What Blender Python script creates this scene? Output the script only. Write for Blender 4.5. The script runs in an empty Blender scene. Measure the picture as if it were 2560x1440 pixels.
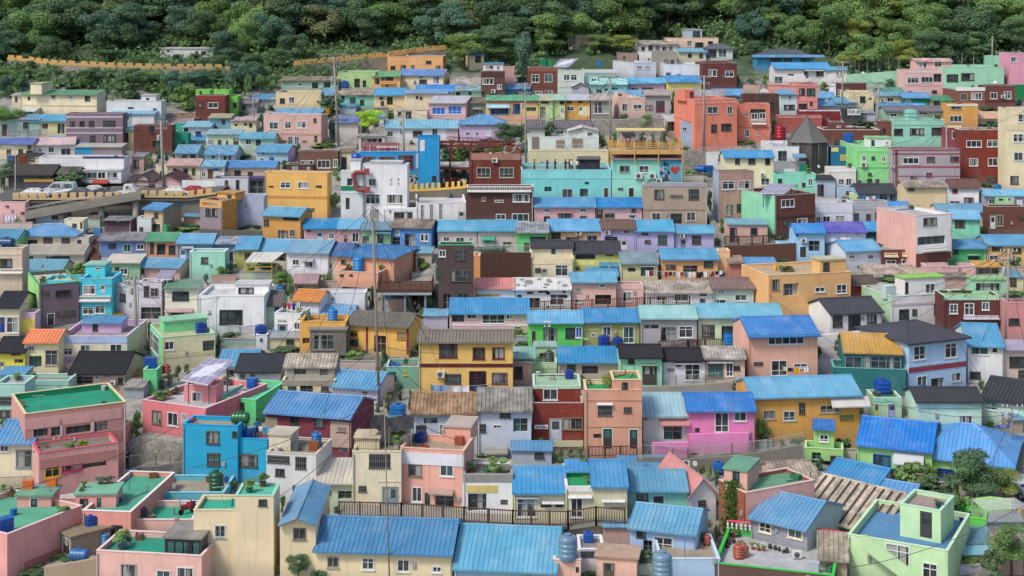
import bpy, math, random
from mathutils import Vector, Matrix
R = random.Random(7)
SC = bpy.context.scene
COL = SC.collection
F, HV, ZC, S = 3600.0, 40.0, 60.0, 1.2
# ---------------------------------------------------------------- hillside profile: row in the picture -> distance
DV = [(-900, 620), (-500, 440), (-200, 330), (0, 272), (60, 258), (120, 246), (200, 226), (300, 203), (400, 186), (500, 171), (600, 157),
      (700, 146.5), (800, 137), (900, 128), (1000, 119.5), (1100, 112), (1200, 105), (1300, 98.5), (1440, 91), (1700, 80), (2300, 60)]
DV = [(v, d * S) for v, d in DV]
ZT = [(d, ZC + (HV - v) / F * d) for v, d in DV]
ZT.sort()
def lerp(tab, x):
    if x <= tab[0][0]: return tab[0][1]
    for (a, p), (b, q) in zip(tab, tab[1:]):
        if x <= b: return p + (q - p) * (x - a) / (b - a)
    return tab[-1][1]
def Dv(v): return lerp(DV, v)
def zt(d): return lerp(ZT, d)
def pt(u, v, d): return Vector(((u - 1280) / F * d, d, ZC + (HV - v) / F * d))
def gnd(u, v, d=None):
    d = d or Dv(v)
    return Vector(((u - 1280) / F * d, d, zt(d)))
# ---------------------------------------------------------------- mesh helper
class MB:
    def __init__(s): s.v = []; s.f = []; s.m = []
    def q(s, *p, mi=0):
        n = len(s.v); s.v += [tuple(a) for a in p]; s.f.append(tuple(range(n, n + len(p)))); s.m.append(mi)
    def box(s, x0, x1, y0, y1, z0, z1, mi=0, P=None):
        c = [(x, y, z) for z in (z0, z1) for y in (y0, y1) for x in (x0, x1)]
        if P: c = [P(*a) for a in c]
        n = len(s.v); s.v += c
        for f in ((0, 2, 3, 1), (4, 5, 7, 6), (0, 1, 5, 4), (2, 6, 7, 3), (0, 4, 6, 2), (1, 3, 7, 5)):
            s.f.append(tuple(n + i for i in f)); s.m.append(mi)
    def lathe(s, prof, n=12, mi=0, o=(0, 0, 0), M=None):
        k = len(s.v)
        for r, z in prof:
            for i in range(n):
                a = 2 * math.pi * i / n
                p = Vector((r * math.cos(a), r * math.sin(a), z))
                if M: p = M @ p
                s.v.append((p[0] + o[0], p[1] + o[1], p[2] + o[2]))
        for j in range(len(prof) - 1):
            for i in range(n):
                a = k + j * n + i; b = k + j * n + (i + 1) % n
                s.f.append((a, b, b + n, a + n)); s.m.append(mi)
        s.f.append(tuple(k + (len(prof) - 1) * n + i for i in range(n))); s.m.append(mi)
        s.f.append(tuple(k + n - 1 - i for i in range(n))); s.m.append(mi)
    def tube(s, p, q, r0, r1=None, n=6, mi=0):
        p = Vector(p); q = Vector(q); r1 = r0 if r1 is None else r1
        d = (q - p)
        if d.length < 1e-5: return
        M = d.to_track_quat('Z', 'Y').to_matrix()
        s.lathe([(r0, 0), (r1, d.length)], n, mi, p, M)
    def obj(s, name, mats, parent=None, smooth=False, loc=None):
        me = bpy.data.meshes.new(name); me.from_pydata(s.v, [], s.f)
        for m in (mats if isinstance(mats, (list, tuple)) else [mats]): me.materials.append(m)
        if any(s.m): me.polygons.foreach_set('material_index', s.m)
        if smooth: me.polygons.foreach_set('use_smooth', [True] * len(s.f))
        me.update()
        return link(name, me, parent, loc)
def link(name, me, parent=None, loc=None):
    o = bpy.data.objects.new(name, me); COL.objects.link(o)
    if parent: o.parent = parent
    if loc is not None: o.location = loc
    return o
LABELS = {}
def tag(o, label, cat, group=None, kind=None):
    label = ' '.join(label.split())
    o['label'] = label; o['category'] = cat
    if group: o['group'] = group
    if kind: o['kind'] = kind
    n = len(label.split())
    if n < 4 or n > 16: print('LABELLEN', n, label)
    if label in LABELS and LABELS[label] != group or (label in LABELS and not group): print('DUPLABEL', label)
    LABELS[label] = group
    return o
def empty(name, loc, rz=0):
    o = bpy.data.objects.new(name, None); COL.objects.link(o); o.location = loc; o.rotation_euler = (0, 0, rz); o.empty_display_size = .3
    return o
def dup(o, loc=None, rz=None, sc=None, parent=None):
    c = o.copy(); COL.objects.link(c); c.parent = parent
    if loc is not None: c.location = loc
    if rz is not None: c.rotation_euler = (0, 0, rz)
    if sc is not None: c.scale = sc
    for ch in list(o.children): dup(ch, parent=c)
    return c
# ---------------------------------------------------------------- materials
MATS = {}
def lin(h):
    c = [int(h[i:i + 2], 16) / 255 for i in (0, 2, 4)]
    return [x / 12.92 if x <= .04045 else ((x + .055) / 1.055) ** 2.4 for x in c]
GAIN = dict(wall=.86, brick=.82, m=.66, t=.85, c=.8, k=.7, r=.68, plain=.85)
SAT = dict(wall=.93, m=.96, r=.95, plain=.97, brick=.92)
class NT:
    def __init__(s, m):
        m.use_nodes = True; s.t = m.node_tree; s.N = s.t.nodes; s.b = s.N['Principled BSDF']
    def n(s, typ, **kw):
        nd = s.N.new(typ)
        for k, v in kw.items():
            if k.startswith('_'): setattr(nd, k[1:], v)
            else: nd.inputs[k].default_value = v
        return nd
    def l(s, a, b): s.t.links.new(a, b)
    def math(s, op, a, b):
        nd = s.N.new('ShaderNodeMath'); nd.operation = op
        for i, x in enumerate((a, b)):
            if hasattr(x, 'links'): s.l(x, nd.inputs[i])
            else: nd.inputs[i].default_value = x
        return nd.outputs[0]
    def mix(s, fac, a, b, typ='MIX'):
        nd = s.N.new('ShaderNodeMix'); nd.data_type = 'RGBA'; nd.blend_type = typ
        for x, i in ((fac, 0), (a, 6), (b, 7)):
            if hasattr(x, 'links'): s.l(x, nd.inputs[i])
            else: nd.inputs[i].default_value = x if i == 0 else (*x[:3], 1)
        return nd.outputs[2]
    def ramp(s, x, p0, p1):
        nd = s.N.new('ShaderNodeMapRange'); nd.interpolation_type = 'SMOOTHSTEP'; nd.inputs[1].default_value = p0; nd.inputs[2].default_value = p1
        s.l(x, nd.inputs[0]); return nd.outputs[0]
    def coords(s, sc=(1, 1, 1)):
        tc = s.N.new('ShaderNodeTexCoord'); oi = s.N.new('ShaderNodeObjectInfo')
        mu = s.N.new('ShaderNodeVectorMath'); mu.operation = 'MULTIPLY'; mu.inputs[1].default_value = sc; s.l(tc.outputs['Object'], mu.inputs[0])
        ad = s.N.new('ShaderNodeVectorMath'); ad.operation = 'ADD'
        m2 = s.math('MULTIPLY', oi.outputs['Random'], 97.)
        s.l(mu.outputs[0], ad.inputs[0]); s.l(m2, ad.inputs[1]); return ad.outputs[0]
    def noise(s, sc, scale=(1, 1, 1), det=3., rough=.6):
        nd = s.n('ShaderNodeTexNoise', Scale=sc, Detail=det, Roughness=rough); s.l(s.coords(scale), nd.inputs['Vector']); return nd.outputs[0]
    def bump(s, h, st, d=.02):
        nd = s.n('ShaderNodeBump', Strength=st, Distance=d); s.l(h, nd.inputs['Height']); s.l(nd.outputs[0], s.b.inputs['Normal'])
def base_lin(h, kind):
    c = lin(h); g = GAIN.get(kind, .8); s = SAT.get(kind, 1)
    L = .21 * c[0] + .72 * c[1] + .07 * c[2]
    o = [max(.012, min(.9, (L + (x - L) * s) * g)) for x in c]
    if kind == 'foliage': return c
    if kind == 'm' and c[2] > c[0] * 1.6 and c[2] > c[1] * 1.15: o = [o[0] * .95 + .01, o[1] * (1.24 if c[0] < .06 else 1.17) + .01, o[2] * 1.04]
    if kind == 'wall' and c[0] < .1 and c[2] > c[0] * 2.2 and c[2] > c[1] * 1.15: o = [o[0] * .8, o[1] * 1.22, o[2]]
    if kind in ('wall', 'r', 'm') and c[0] > c[2] * 2.2 and c[1] > c[2] * 1.4: o[2] = o[2] * 1.2 + .035; o[1] = o[1] * 1.06
    return o
def mat(kind, h='808080', rough=None):
    key = (kind, h)
    if key in MATS: return MATS[key]
    m = bpy.data.materials.new(kind + '_' + h); t = NT(m); b = t.b
    c = base_lin(h, kind); dk = [x * .55 for x in c]; lt = [min(.9, x * 1.25 + .03) for x in c]
    b.inputs['Roughness'].default_value = .8
    b.inputs['Specular IOR Level'].default_value = .25
    if kind in ('wall', 'brick'):
        big = t.noise(.45, det=2.); st = t.noise(1.1, (2.6, 2.6, .22), 4.); fine = t.noise(9., det=2.)
        geo = t.n('ShaderNodeTexCoord'); sep = t.n('ShaderNodeSeparateXYZ'); t.l(geo.outputs['Object'], sep.inputs[0])
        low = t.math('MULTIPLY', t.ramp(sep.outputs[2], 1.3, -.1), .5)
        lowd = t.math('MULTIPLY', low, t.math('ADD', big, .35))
        col = t.mix(t.ramp(big, .3, .72), [x * .92 for x in c], [min(.9, x * 1.06) for x in c])
        dirt = [x * .5 + .035 for x in c]
        col = t.mix(t.math('MULTIPLY', t.ramp(st, .48, .8), .48), col, dirt)
        pat = t.noise(.9, (1., 1., .7), 5., .7); col = t.mix(t.math('MULTIPLY', t.ramp(pat, .58, .66), .34), col, [x * .66 + .1 for x in c])
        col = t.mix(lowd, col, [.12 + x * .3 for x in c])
        if kind == 'brick':
            ax = t.math('ADD', sep.outputs[0], sep.outputs[1]); cb = t.n('ShaderNodeCombineXYZ'); t.l(ax, cb.inputs[0]); t.l(sep.outputs[2], cb.inputs[1])
            br = t.n('ShaderNodeTexBrick', Scale=1., **{'Mortar Size': .012, 'Brick Width': .36, 'Row Height': .12})
            br.inputs['Color1'].default_value = (.72, .72, .72, 1); br.inputs['Color2'].default_value = (1.12, 1.1, 1.08, 1); br.inputs['Mortar'].default_value = (1.5, 1.5, 1.5, 1)
            t.l(cb.outputs[0], br.inputs['Vector']); col = t.mix(.75, col, br.outputs[0], 'MULTIPLY')
        else:
            col = t.mix(t.math('MULTIPLY', t.ramp(fine, .55, .8), .12), col, dk)
        t.l(col, b.inputs['Base Color']); t.bump(fine, .15)
    elif kind == 'm':       # painted sheet metal
        big = t.noise(.5, det=4.); st = t.noise(1.2, (2.5, .35, .35), 4.); fine = t.noise(5., det=4.)
        pale = [x * .55 + .25 for x in c]
        col = t.mix(t.math('MULTIPLY', t.ramp(big, .42, .78), .45), c, pale)
        col = t.mix(t.math('MULTIPLY', t.ramp(st, .52, .75), .5), col, [x * .6 for x in c])
        oi = t.n('ShaderNodeObjectInfo'); col = t.mix(t.math('MULTIPLY', oi.outputs['Random'], .2), col, pale)
        tc2 = t.n('ShaderNodeTexCoord'); br = t.n('ShaderNodeTexBrick', Scale=1., **{'Mortar Size': .0, 'Brick Width': 2.7, 'Row Height': .95}); rot = t.n('ShaderNodeMapping'); rot.inputs['Rotation'].default_value = (0, 0, math.pi / 2); t.l(t.coords(), rot.inputs[0]); t.l(rot.outputs[0], br.inputs['Vector'])
        br.inputs['Color1'].default_value = (.84, .86, .88, 1); br.inputs['Color2'].default_value = (1.1, 1.08, 1.06, 1); col = t.mix(.8, col, br.outputs[0], 'MULTIPLY')
        r1 = t.math('FRACT', t.math('MULTIPLY', oi.outputs['Random'], 13.7), 0.); r2 = t.math('FRACT', t.math('MULTIPLY', oi.outputs['Random'], 57.3), 0.)
        hv = t.n('ShaderNodeHueSaturation'); t.l(col, hv.inputs['Color']); t.l(t.math('ADD', t.math('MULTIPLY', r1, .026), .482), hv.inputs['Hue']); t.l(t.math('ADD', t.math('MULTIPLY', r2, .24), .82), hv.inputs['Value']); t.l(t.math('ADD', t.math('MULTIPLY', r1, .25), .82), hv.inputs['Saturation']); col = hv.outputs[0]
        rust = t.math('MULTIPLY', t.ramp(fine, .68, .76), t.ramp(oi.outputs['Random'], .55, 1.))
        col = t.mix(t.math('MULTIPLY', rust, .6), col, (.16, .08, .04))
        t.l(col, b.inputs['Base Color']); b.inputs['Roughness'].default_value = .5; b.inputs['Specular IOR Level'].default_value = .4
    elif kind in ('t', 'k', 'c', 'r', 'concrete', 'rust'):
        big = t.noise(.6, det=5., rough=.7); fine = t.noise(4., det=4., rough=.7)
        col = t.mix(t.ramp(big, .35, .7), dk if kind in 'c' else [x * .8 for x in c], lt if kind in 'c' else c)
        st = t.noise(1.3, (3., .4, .4), 4.)
        if kind in ('r',): col = t.mix(t.math('MULTIPLY', t.ramp(t.noise(.35, det=6., rough=.75), .5, .58), .5), col, [x * .5 + .05 for x in c])
        if kind in 'ctr': col = t.mix(t.math('MULTIPLY', t.ramp(st, .52, .74), .45 if kind != 'c' else .7), col, [x * .45 + .02 for x in c])
        col = t.mix(t.math('MULTIPLY', t.ramp(fine, .5, .75), .4), col, [x * .6 for x in c])
        if kind == 'c':
            col = t.mix(t.math('MULTIPLY', t.ramp(t.noise(1.6, det=5.), .6, .72), .55), col, (.19, .11, .06))
        t.l(col, b.inputs['Base Color']); b.inputs['Roughness'].default_value = .85
        t.bump(fine, .3)
    elif kind == 'glass':
        oi = t.n('ShaderNodeObjectInfo'); r = oi.outputs['Random']
        nz = t.noise(1.3, (1.3, 1.3, .06), 0.); n2 = t.noise(.8, det=1.)
        col = t.mix(t.ramp(n2, .3, .7), (.018, .022, .026), (.07, .085, .09))
        cur = t.math('MULTIPLY', t.ramp(r, .62, .66), t.ramp(nz, .5, .52))
        col = t.mix(cur, col, (.32, .33, .31))
        gr = t.math('MULTIPLY', t.ramp(r, .3, .22), t.ramp(nz, .48, .5)); col = t.mix(gr, col, (.05, .14, .13))
        t.l(col, b.inputs['Base Color']); b.inputs['Roughness'].default_value = .12; b.inputs['Specular IOR Level'].default_value = .55
    elif kind == 'foliage':
        c = lin(h); oi = t.n('ShaderNodeObjectInfo'); nz = t.noise(.8, det=3.)
        col = t.mix(t.ramp(nz, .3, .7), [x * .72 for x in c], [x * 1.3 for x in c])
        r = t.math('MULTIPLY', oi.outputs['Random'], .45)
        col = t.mix(r, col, t.mix(.5, col, (c[0] * 1.6, c[1] * 1.2, c[2] * .75)))
        t.l(col, b.inputs['Base Color']); b.inputs['Roughness'].default_value = .7
        tr = t.n('ShaderNodeBsdfTranslucent'); t.l(col, tr.inputs[0]); mx = t.n('ShaderNodeMixShader', Fac=.42)
        t.l(b.outputs[0], mx.inputs[1]); t.l(tr.outputs[0], mx.inputs[2]); t.l(mx.outputs[0], t.N['Material Output'].inputs[0])
    elif kind == 'wood':
        g = t.noise(2., (6., 6., .5), 3.); col = t.mix(g, [x * .6 for x in c], [x * 1.25 for x in c]); t.l(col, b.inputs['Base Color'])
    elif kind == 'stone':
        vo = t.n('ShaderNodeTexVoronoi', Scale=2.6); cc = t.coords(); t.l(cc, vo.inputs['Vector']); ed = t.n('ShaderNodeTexVoronoi', Scale=2.6, _feature='DISTANCE_TO_EDGE'); t.l(cc, ed.inputs['Vector'])
        sp = t.n('ShaderNodeSeparateColor'); t.l(vo.outputs['Color'], sp.inputs[0]); col = t.mix(sp.outputs[0], [x * .7 for x in c], [x * 1.2 for x in c])
        col = t.mix(t.ramp(ed.outputs['Distance'], .09, .0), col, [x * .45 for x in c]); nz = t.noise(1.)
        col = t.mix(t.math('MULTIPLY', nz, .4), col, [x * .8 for x in c]); t.l(col, b.inputs['Base Color'])
    elif kind == 'gloss':
        nz = t.noise(3.); col = t.mix(t.math('MULTIPLY', nz, .35), c, [x * .7 for x in c]); t.l(col, b.inputs['Base Color']); b.inputs['Roughness'].default_value = .3; b.inputs['Specular IOR Level'].default_value = .5
    else:
        nz = t.noise(2.5, det=3.); col = t.mix(t.math('MULTIPLY', t.ramp(nz, .35, .75), .4), c, [x * .65 for x in c]); t.l(col, b.inputs['Base Color'])
        b.inputs['Roughness'].default_value = .6
    MATS[key] = m
    return m
def roofmat(code): return mat(code[0], code[1:])
WHITE = lambda: mat('plain', 'e6e6e2')
DARK = lambda: mat('plain', '4a4644')
# ---------------------------------------------------------------- windows, doors and other parts on a wall
def part_on_wall(k, a0, a1, z0, z1, P, par, col, deep, flat=False):
    """a0..a1 along the wall, P(a, inward, z) -> local point"""
    w = a1 - a0; h = z1 - z0
    if w < .08 or h < .06: return
    y = .0 if deep else -.05
    if k in 'wkgbW':
        ft = min(.075, .16 * w, .16 * h); fm = mat('plain', 'e8e8e6') if k in 'wg' else (mat('plain', col) if (col and k != 'W') else (WHITE() if k == 'W' else DARK()))
        if k in 'wg' and not col and R.random() < .22: fm = mat('plain', R.choice(('b0a89c', '8a7a6c', 'c8ccd0')))
        if col and k in 'wg': fm = mat('plain', col)
        b = MB(); e = .02
        o0, o1 = (-.035, .08) if deep else (-.09, .02)
        b.box(a0 - e, a0 + ft, o0, o1, z0 - e, z1 + e, P=P); b.box(a1 - ft, a1 + e, o0, o1, z0 - e, z1 + e, P=P)
        b.box(a0 + ft, a1 - ft, o0, o1, z0 - e, z0 + ft, P=P); b.box(a0 + ft, a1 - ft, o0, o1, z1 - ft, z1 + e, P=P)
        n = max(2, min(5, round(w / .75)))
        for i in range(1, n):
            x = a0 + w * i / n; b.box(x - ft * .4, x + ft * .4, o0 + .02, o1, z0 + ft, z1 - ft, P=P)
        if h > 1.3 or (k == 'w' and R.random() < .35):
            z = z0 + h * R.choice((.33, .62, .7)); b.box(a0 + ft, a1 - ft, o0 + .03, o1 - .01, z - ft * .3, z + ft * .3, P=P)
        if h > .4: b.box(a0 - .08, a1 + .08, o0 - .05, o0 + .04, z0 - .075, z0 - e - .002, P=P)
        yy = .055 if deep else -.02
        gm = mat('plain', col or '3070c8') if k == 'W' else mat('glass')
        if flat:
            b.q(*[P(*p) for p in ((a0, yy, z0), (a1, yy, z0), (a1, yy, z1), (a0, yy, z1))], mi=1)
            b.obj('window', [fm, gm], par); return
        o = b.obj('glass_door' if k == 'g' and h > 1.5 else 'window', fm, par)
        b = MB(); b.q(*[P(*p) for p in ((a0, yy, z0), (a1, yy, z0), (a1, yy, z1), (a0, yy, z1))]); b.obj('shutter' if k == 'W' else 'pane', gm, o)
        if k == 'b' or (k == 'k' and R.random() < .5):
            b = MB(); yo = o0 - .09
            for i in range(1, max(3, int(w / .17))):
                x = a0 + w * i / max(3, int(w / .17)); b.box(x - .013, x + .013, yo, yo + .025, z0, z1, P=P)
            for z in (z0, z0 + h * .5, z1 - .03): b.box(a0, a1, yo - .004, yo + .02, z, z + .03, P=P)
            b.obj('grille', mat('plain', '8a8886'), o)
    elif k == 'd':
        b = MB(); b.box(a0, a1, .03 if deep else -.07, .1 if deep else .01, z0, z1, P=P)
        b.box(a0 + w * .18, a1 - w * .18, .0 if deep else -.1, .09 if deep else .0, z0 + h * .55, z0 + h * .9, mi=1, P=P)
        b.box(a0 + w * .18, a1 - w * .18, .0 if deep else -.1, .09 if deep else .0, z0 + h * .08, z0 + h * .45, P=P)
        o = b.obj('door', [mat('plain', col or '5a4a42'), mat('glass')], par)
        if not flat:
            b = MB(); b.box(a0 - .07, a0, -.03 if deep else -.1, .08, z0, z1 + .07, P=P); b.box(a1, a1 + .07, -.03 if deep else -.1, .08, z0, z1 + .07, P=P); b.box(a0, a1, -.03 if deep else -.1, .08, z1, z1 + .07, P=P)
            b.obj('door_frame', WHITE() if R.random() < .5 else mat('plain', 'b8b0a4'), o)
    elif k == 'o':
        b = MB(); yy = .3 if deep else -.03
        b.q(*[P(*p) for p in ((a0, yy, z0), (a1, yy, z0), (a1, yy, z1), (a0, yy, z1))])  # set-back panel, dark glass unless coloured, stands for the shade inside an opening
        n = max(2, int(w / .9))
        for i in range(n + 1):
            x = a0 + w * i / n; b.box(x - .03, x + .03, yy - .05, yy - .002, z0, z1, mi=1, P=P)
        b.box(a0, a1, yy - .05, yy - .003, z0 + h * .5, z0 + h * .5 + .05, mi=1, P=P)
        b.obj('doorway', [mat('plain', col) if col else mat('glass'), mat('plain', R.choice(('5c5650', '76706a', 'a8a49e')))], par)
    elif k == 'p':
        b = MB(); b.box(a0, a1, -.045, -.002, z0, z1, P=P); b.obj('wall_panel', mat('wall', col or 'e8e8e8'), par)
    elif k == 'a':
        pj = -min(.75, max(.32, 2.2 * h)); fl = min(.12, .35 * h); b = MB(); c = [P(a0, -.003, z1), P(a1, -.003, z1), P(a1, pj, z0), P(a0, pj, z0)]
        b.q(*c); b.q(*[(p[0], p[1], p[2] - .06) for p in c]); b.q(c[3], c[2], (c[2][0], c[2][1], c[2][2] - fl), (c[3][0], c[3][1], c[3][2] - fl))
        b.q(c[0], c[3], (c[3][0], c[3][1], c[3][2] - fl), (c[0][0], c[0][1], c[0][2] - fl)); b.q(c[1], c[2], (c[2][0], c[2][1], c[2][2] - fl), (c[1][0], c[1][1], c[1][2] - fl))
        b.obj('awning', mat('m', col or 'd8d8d8'), par)
    elif k == 'y':
        b = MB(); b.box(a0, a1, -.25, -.08, z1 - .1, z1, P=P); b.box(a0, a1, -.25, -.08, z0, z0 + .1, P=P); b.box(a0, a1, -.5, -.003, z0 - .14, z0 - .002, P=P)
        n = max(3, int(w / .24))
        for i in range(n + 1):
            x = a0 + .04 + (w - .08) * i / n; b.box(x - .04, x + .04, -.2, -.12, z0 + .1, z1 - .1, P=P)
        b.obj('balustrade', mat('plain', col or 'ece8e2'), par)
# ---------------------------------------------------------------- roofs
def slope(b, A, B, C, Dd, th=.07, ribs=None, rw=None, rh=.04, mi=0):
    """roof plane: A,B eave ends, C,Dd ridge ends (C above B)"""
    A, B, C, Dd = map(Vector, (A, B, C, Dd))
    n = (B - A).cross(Dd - A); n.normalize()
    if n.z < 0: n = -n
    t = n * th
    b.q(A, B, C, Dd, mi=mi); b.q(A - t, B - t, C - t, Dd - t, mi=mi)
    for p, q in ((A, B), (B, C), (C, Dd), (Dd, A)): b.q(p, q, q - t, p - t, mi=mi)
    if ribs:
        L = (B - A).length; k = max(2, int(L / ribs)); ex = (B - A).normalized() * (rw or (.035 if rh < .06 else .085))
        for i in range(k + 1):
            f = i / k; p = A + (B - A) * f; q = Dd + (C - Dd) * f; u = n * rh
            if (C - Dd).length < L * .93:
                dr = (B - A) / L; e0 = max(.01, (Dd - A).dot(dr)); e1 = max(.01, (B - C).dot(dr)); q = p + ((Dd - A) - dr * e0) * min(1, f * L / e0, (1 - f) * L / e1)
                if (q - p).length < .1: continue
            b.q(p - ex, p + u, q + u, q - ex, mi=mi); b.q(p + u, p + ex, q + ex, q + u, mi=mi); b.q(p - ex, p + ex, p + u, mi=mi)
def ridgecap(b, p, q, r=.09, mi=0): b.tube(p, q, r, r, 6, mi)
RIB = dict(m=.36, t=.34, c=.34, k=None, r=None, p=None)
HOUSES = []
class House: pass
def parse_opts(s):
    o = {}
    ts = s.split(); i = 0
    while i < len(ts):
        t = ts[i]
        if len(t) == 1 and t != 'I' and i + 1 < len(ts) or t == 'I' and i + 1 < len(ts): o[t] = ts[i + 1]; i += 2
        else: o[t[0]] = t[1:]; i += 1
    return o
def build(line, parent=None):
    fs = [x.strip() for x in line.split('|')]
    label, geo, mt = fs[0], fs[1].split(), fs[2].split()
    op = parse_opts(fs[3]) if len(fs) > 3 else {}
    wins = fs[4] if len(fs) > 4 else ''
    x0, x1, vb = float(geo[0]), float(geo[1]), float(geo[2])
    ve = [float(a) for a in geo[3].split(',')]; vr = float(geo[4]) if len(geo) > 4 else 0
    rt, wc, rc = mt[0], mt[1], (mt[2] if len(mt) > 2 else 'ra8a298')
    vn = max(ve)
    h = House(); h.label = label; h.par = parent
    if parent is None: D = Dv(float(op['D']) if 'D' in op else vb)
    elif 'k' in op: D = parent.D + float(op['k'])
    else: D = F * (ZC - parent.zroof) / (vb - HV)
    if parent is None: D += R.uniform(-.08, .08)
    k0, k1 = (x0 - 1280) / F, (x1 - 1280) / F
    if len(ve) == 2 and ve[0] != ve[1]:
        dL = D * (vn - HV) / (ve[0] - HV); dR = D * (vn - HV) / (ve[1] - HV)
        L = Vector((k0 * dL, dL)); Rr = Vector((k1 * dR, dR)); th = math.atan2(-(Rr - L).y, (Rr - L).x); w = (Rr - L).length
    else:
        th = math.radians(float(op.get('y', 0)))
        if parent is not None and 'y' not in op: th = parent.th
        c, s = math.cos(th), math.sin(th)
        if th >= 0:
            w = (k1 * D - k0 * D) / (c + k0 * s); L = Vector((k1 * D - w * c, D + w * s))
        else:
            w = (k1 * D - k0 * D) / (c + k1 * s); L = Vector((k0 * D, D))
    c, s = math.cos(th), math.sin(th)
    zf = ZC + (HV - vb) / F * D if parent is None else (parent.zroof if not ('k' in op and float(op['k']) < 0) else parent.z)
    zf -= .012 * R.random()
    ze = ZC + (HV - vn) / F * D
    H = max(.5, ze - zf)
    # depth and roof rise
    rise = 0; run = 0; cth = max(.5, c)
    dp = float(op['d']) if 'd' in op else None
    if rt in 'gh':
        p = .34 if rt == 'g' else .42
        run = D / F * (vn - vr) / ((vr - HV) / F + p) if vr else 2.6
        run = max(1.9, min(4.6, run))
        if dp: run = dp / 2
        rise = (ZC + (HV - vr) / F * (D + run)) - ze if vr else run * p
        rise = max(.18, min(2.4, rise)); dp = 2 * run
    elif rt == 's':
        run = dp or max(2.6, min(7, D / F * (vn - vr) / ((vr - HV) / F + .14)))
        rise = max(.1, min(2.2, (ZC + (HV - vr) / F * (D + run)) - ze)); dp = run
    elif rt == 'x':
        rise = (vn - vr) / F * D; dp = dp or 6.
    else:
        if dp is None: dp = D * ((vn - HV) / (vr - HV) - 1) / cth if vr else (6.5 if parent is None else 3.)
        dp = max(2.2, min(13, dp))
    h.D, h.th, h.w, h.dp, h.z, h.H, h.rt, h.L = D, th, w, dp, zf, H, rt, L
    h.n = Vector((s, c)); h.t = Vector((c, -s)); h.rise = rise
    loc = (L.x, L.y, zf)
    ext = 2.6 if parent is None else (.0 if H > .4 else 0)
    par_h = float(op.get('P', .38))
    if rt == 'f': par_h = min(par_h, H * .5)
    h.zroof = zf + (H - par_h if rt == 'f' else H)
    h.par_h = par_h
    HOUSES.append(h)
    sub = parent is not None
    if not sub:
        root = empty('house', loc, -th); tag(root, label, op.get('q', 'house').replace('_', ' ')); h.root = root
        if 'q' in op: root.name = op['q']
        if 'G' in op: root['group'] = op['G'].replace('_', ' ')
    else:
        root = parent.root; h.root = root
    # local transform for sub-buildings: express points in root frame
    if sub:
        Mi = Matrix.Translation(parent.root.location) @ Matrix.Rotation(-parent.th, 4, 'Z')
        Mo = Matrix.Translation(Vector(loc)) @ Matrix.Rotation(-th, 4, 'Z')
        M = Mi.inverted() @ Mo
    else: M = Matrix.Identity(4)
    # windows
    holes = []; todo = []
    for tok in wins.split(';'):
        tok = tok.strip()
        if not tok: continue
        col = None
        if ':' in tok: tok, col = tok.split(':'); col = col.strip(); tok = tok.strip()
        side = ''
        if tok[0] in '<>': side = tok[0]; tok = tok[1:]
        k = tok[0]; a = [float(z) for z in tok[1:].split()]
        if len(a) != 4: print('BADWIN', label, tok); continue
        cs = []
        for (uu, vv) in ((a[0], a[1] + a[3]), (a[0] + a[2], a[1])):
            kk = (uu - 1280) / F; r2 = Vector((kk, 1))
            if side == '': dd = L.dot(h.n) / r2.dot(h.n); al = (r2 * dd - L).dot(h.t)
            elif side == '>': dd = (L + h.t * w).dot(h.t) / r2.dot(h.t); al = (r2 * dd - L).dot(h.n)
            else: dd = L.dot(h.t) / r2.dot(h.t); al = (r2 * dd - L).dot(h.n)
            cs.append((al, ZC + (HV - vv) / F * dd - zf))
        a0, a1 = min(cs[0][0], cs[1][0]), max(cs[0][0], cs[1][0]); z0, z1 = min(cs[0][1], cs[1][1]), max(cs[0][1], cs[1][1])
        lim = w if side == '' else dp
        if k in 'wkgbdoW':
            a0 = max(a0, .06); a1 = min(a1, lim - .06); z1 = min(z1, H - .06 + (rise * .6 if rt == 'x' else 0)); z0 = max(z0, 0.02)
            if a1 - a0 < .12 or z1 - z0 < .1: print('OUTWIN', label, tok); continue
        deep = side == '' and k in 'wkgbdoW' and z1 <= H - .03
        if deep:
            if any(not (a1 < q[0] or a0 > q[1] or z1 < q[2] or z0 > q[3]) for q in holes): deep = False
            else: holes.append((a0, a1, z0, z1, .32 if k == 'o' else .1))
        todo.append((k, a0, a1, z0, z1, side, col, deep))
    # walls
    b = MB(); wt = .16
    cm = op.get('C'); sc_ = 1 if cm else 0
    isb = wc[0] == 'b' and len(wc) == 7
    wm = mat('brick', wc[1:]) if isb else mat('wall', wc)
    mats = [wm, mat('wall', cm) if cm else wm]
    xs = sorted({0, w, *[q[0] for q in holes], *[q[1] for q in holes]}); zs = sorted({-ext, H, *[q[2] for q in holes], *[q[3] for q in holes]})
    for i in range(len(xs) - 1):
        zrun = None
        for j in range(len(zs) - 1):
            xm, zm = (xs[i] + xs[i + 1]) / 2, (zs[j] + zs[j + 1]) / 2
            hole = any(q[0] < xm < q[1] and q[2] < zm < q[3] for q in holes)
            if not hole and zrun is None: zrun = zs[j]
            if (hole or j == len(zs) - 2) and zrun is not None:
                ztop = zs[j] if hole else zs[j + 1]
                b.q((xs[i], 0, zrun), (xs[i + 1], 0, zrun), (xs[i + 1], 0, ztop), (xs[i], 0, ztop)); zrun = None
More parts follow.
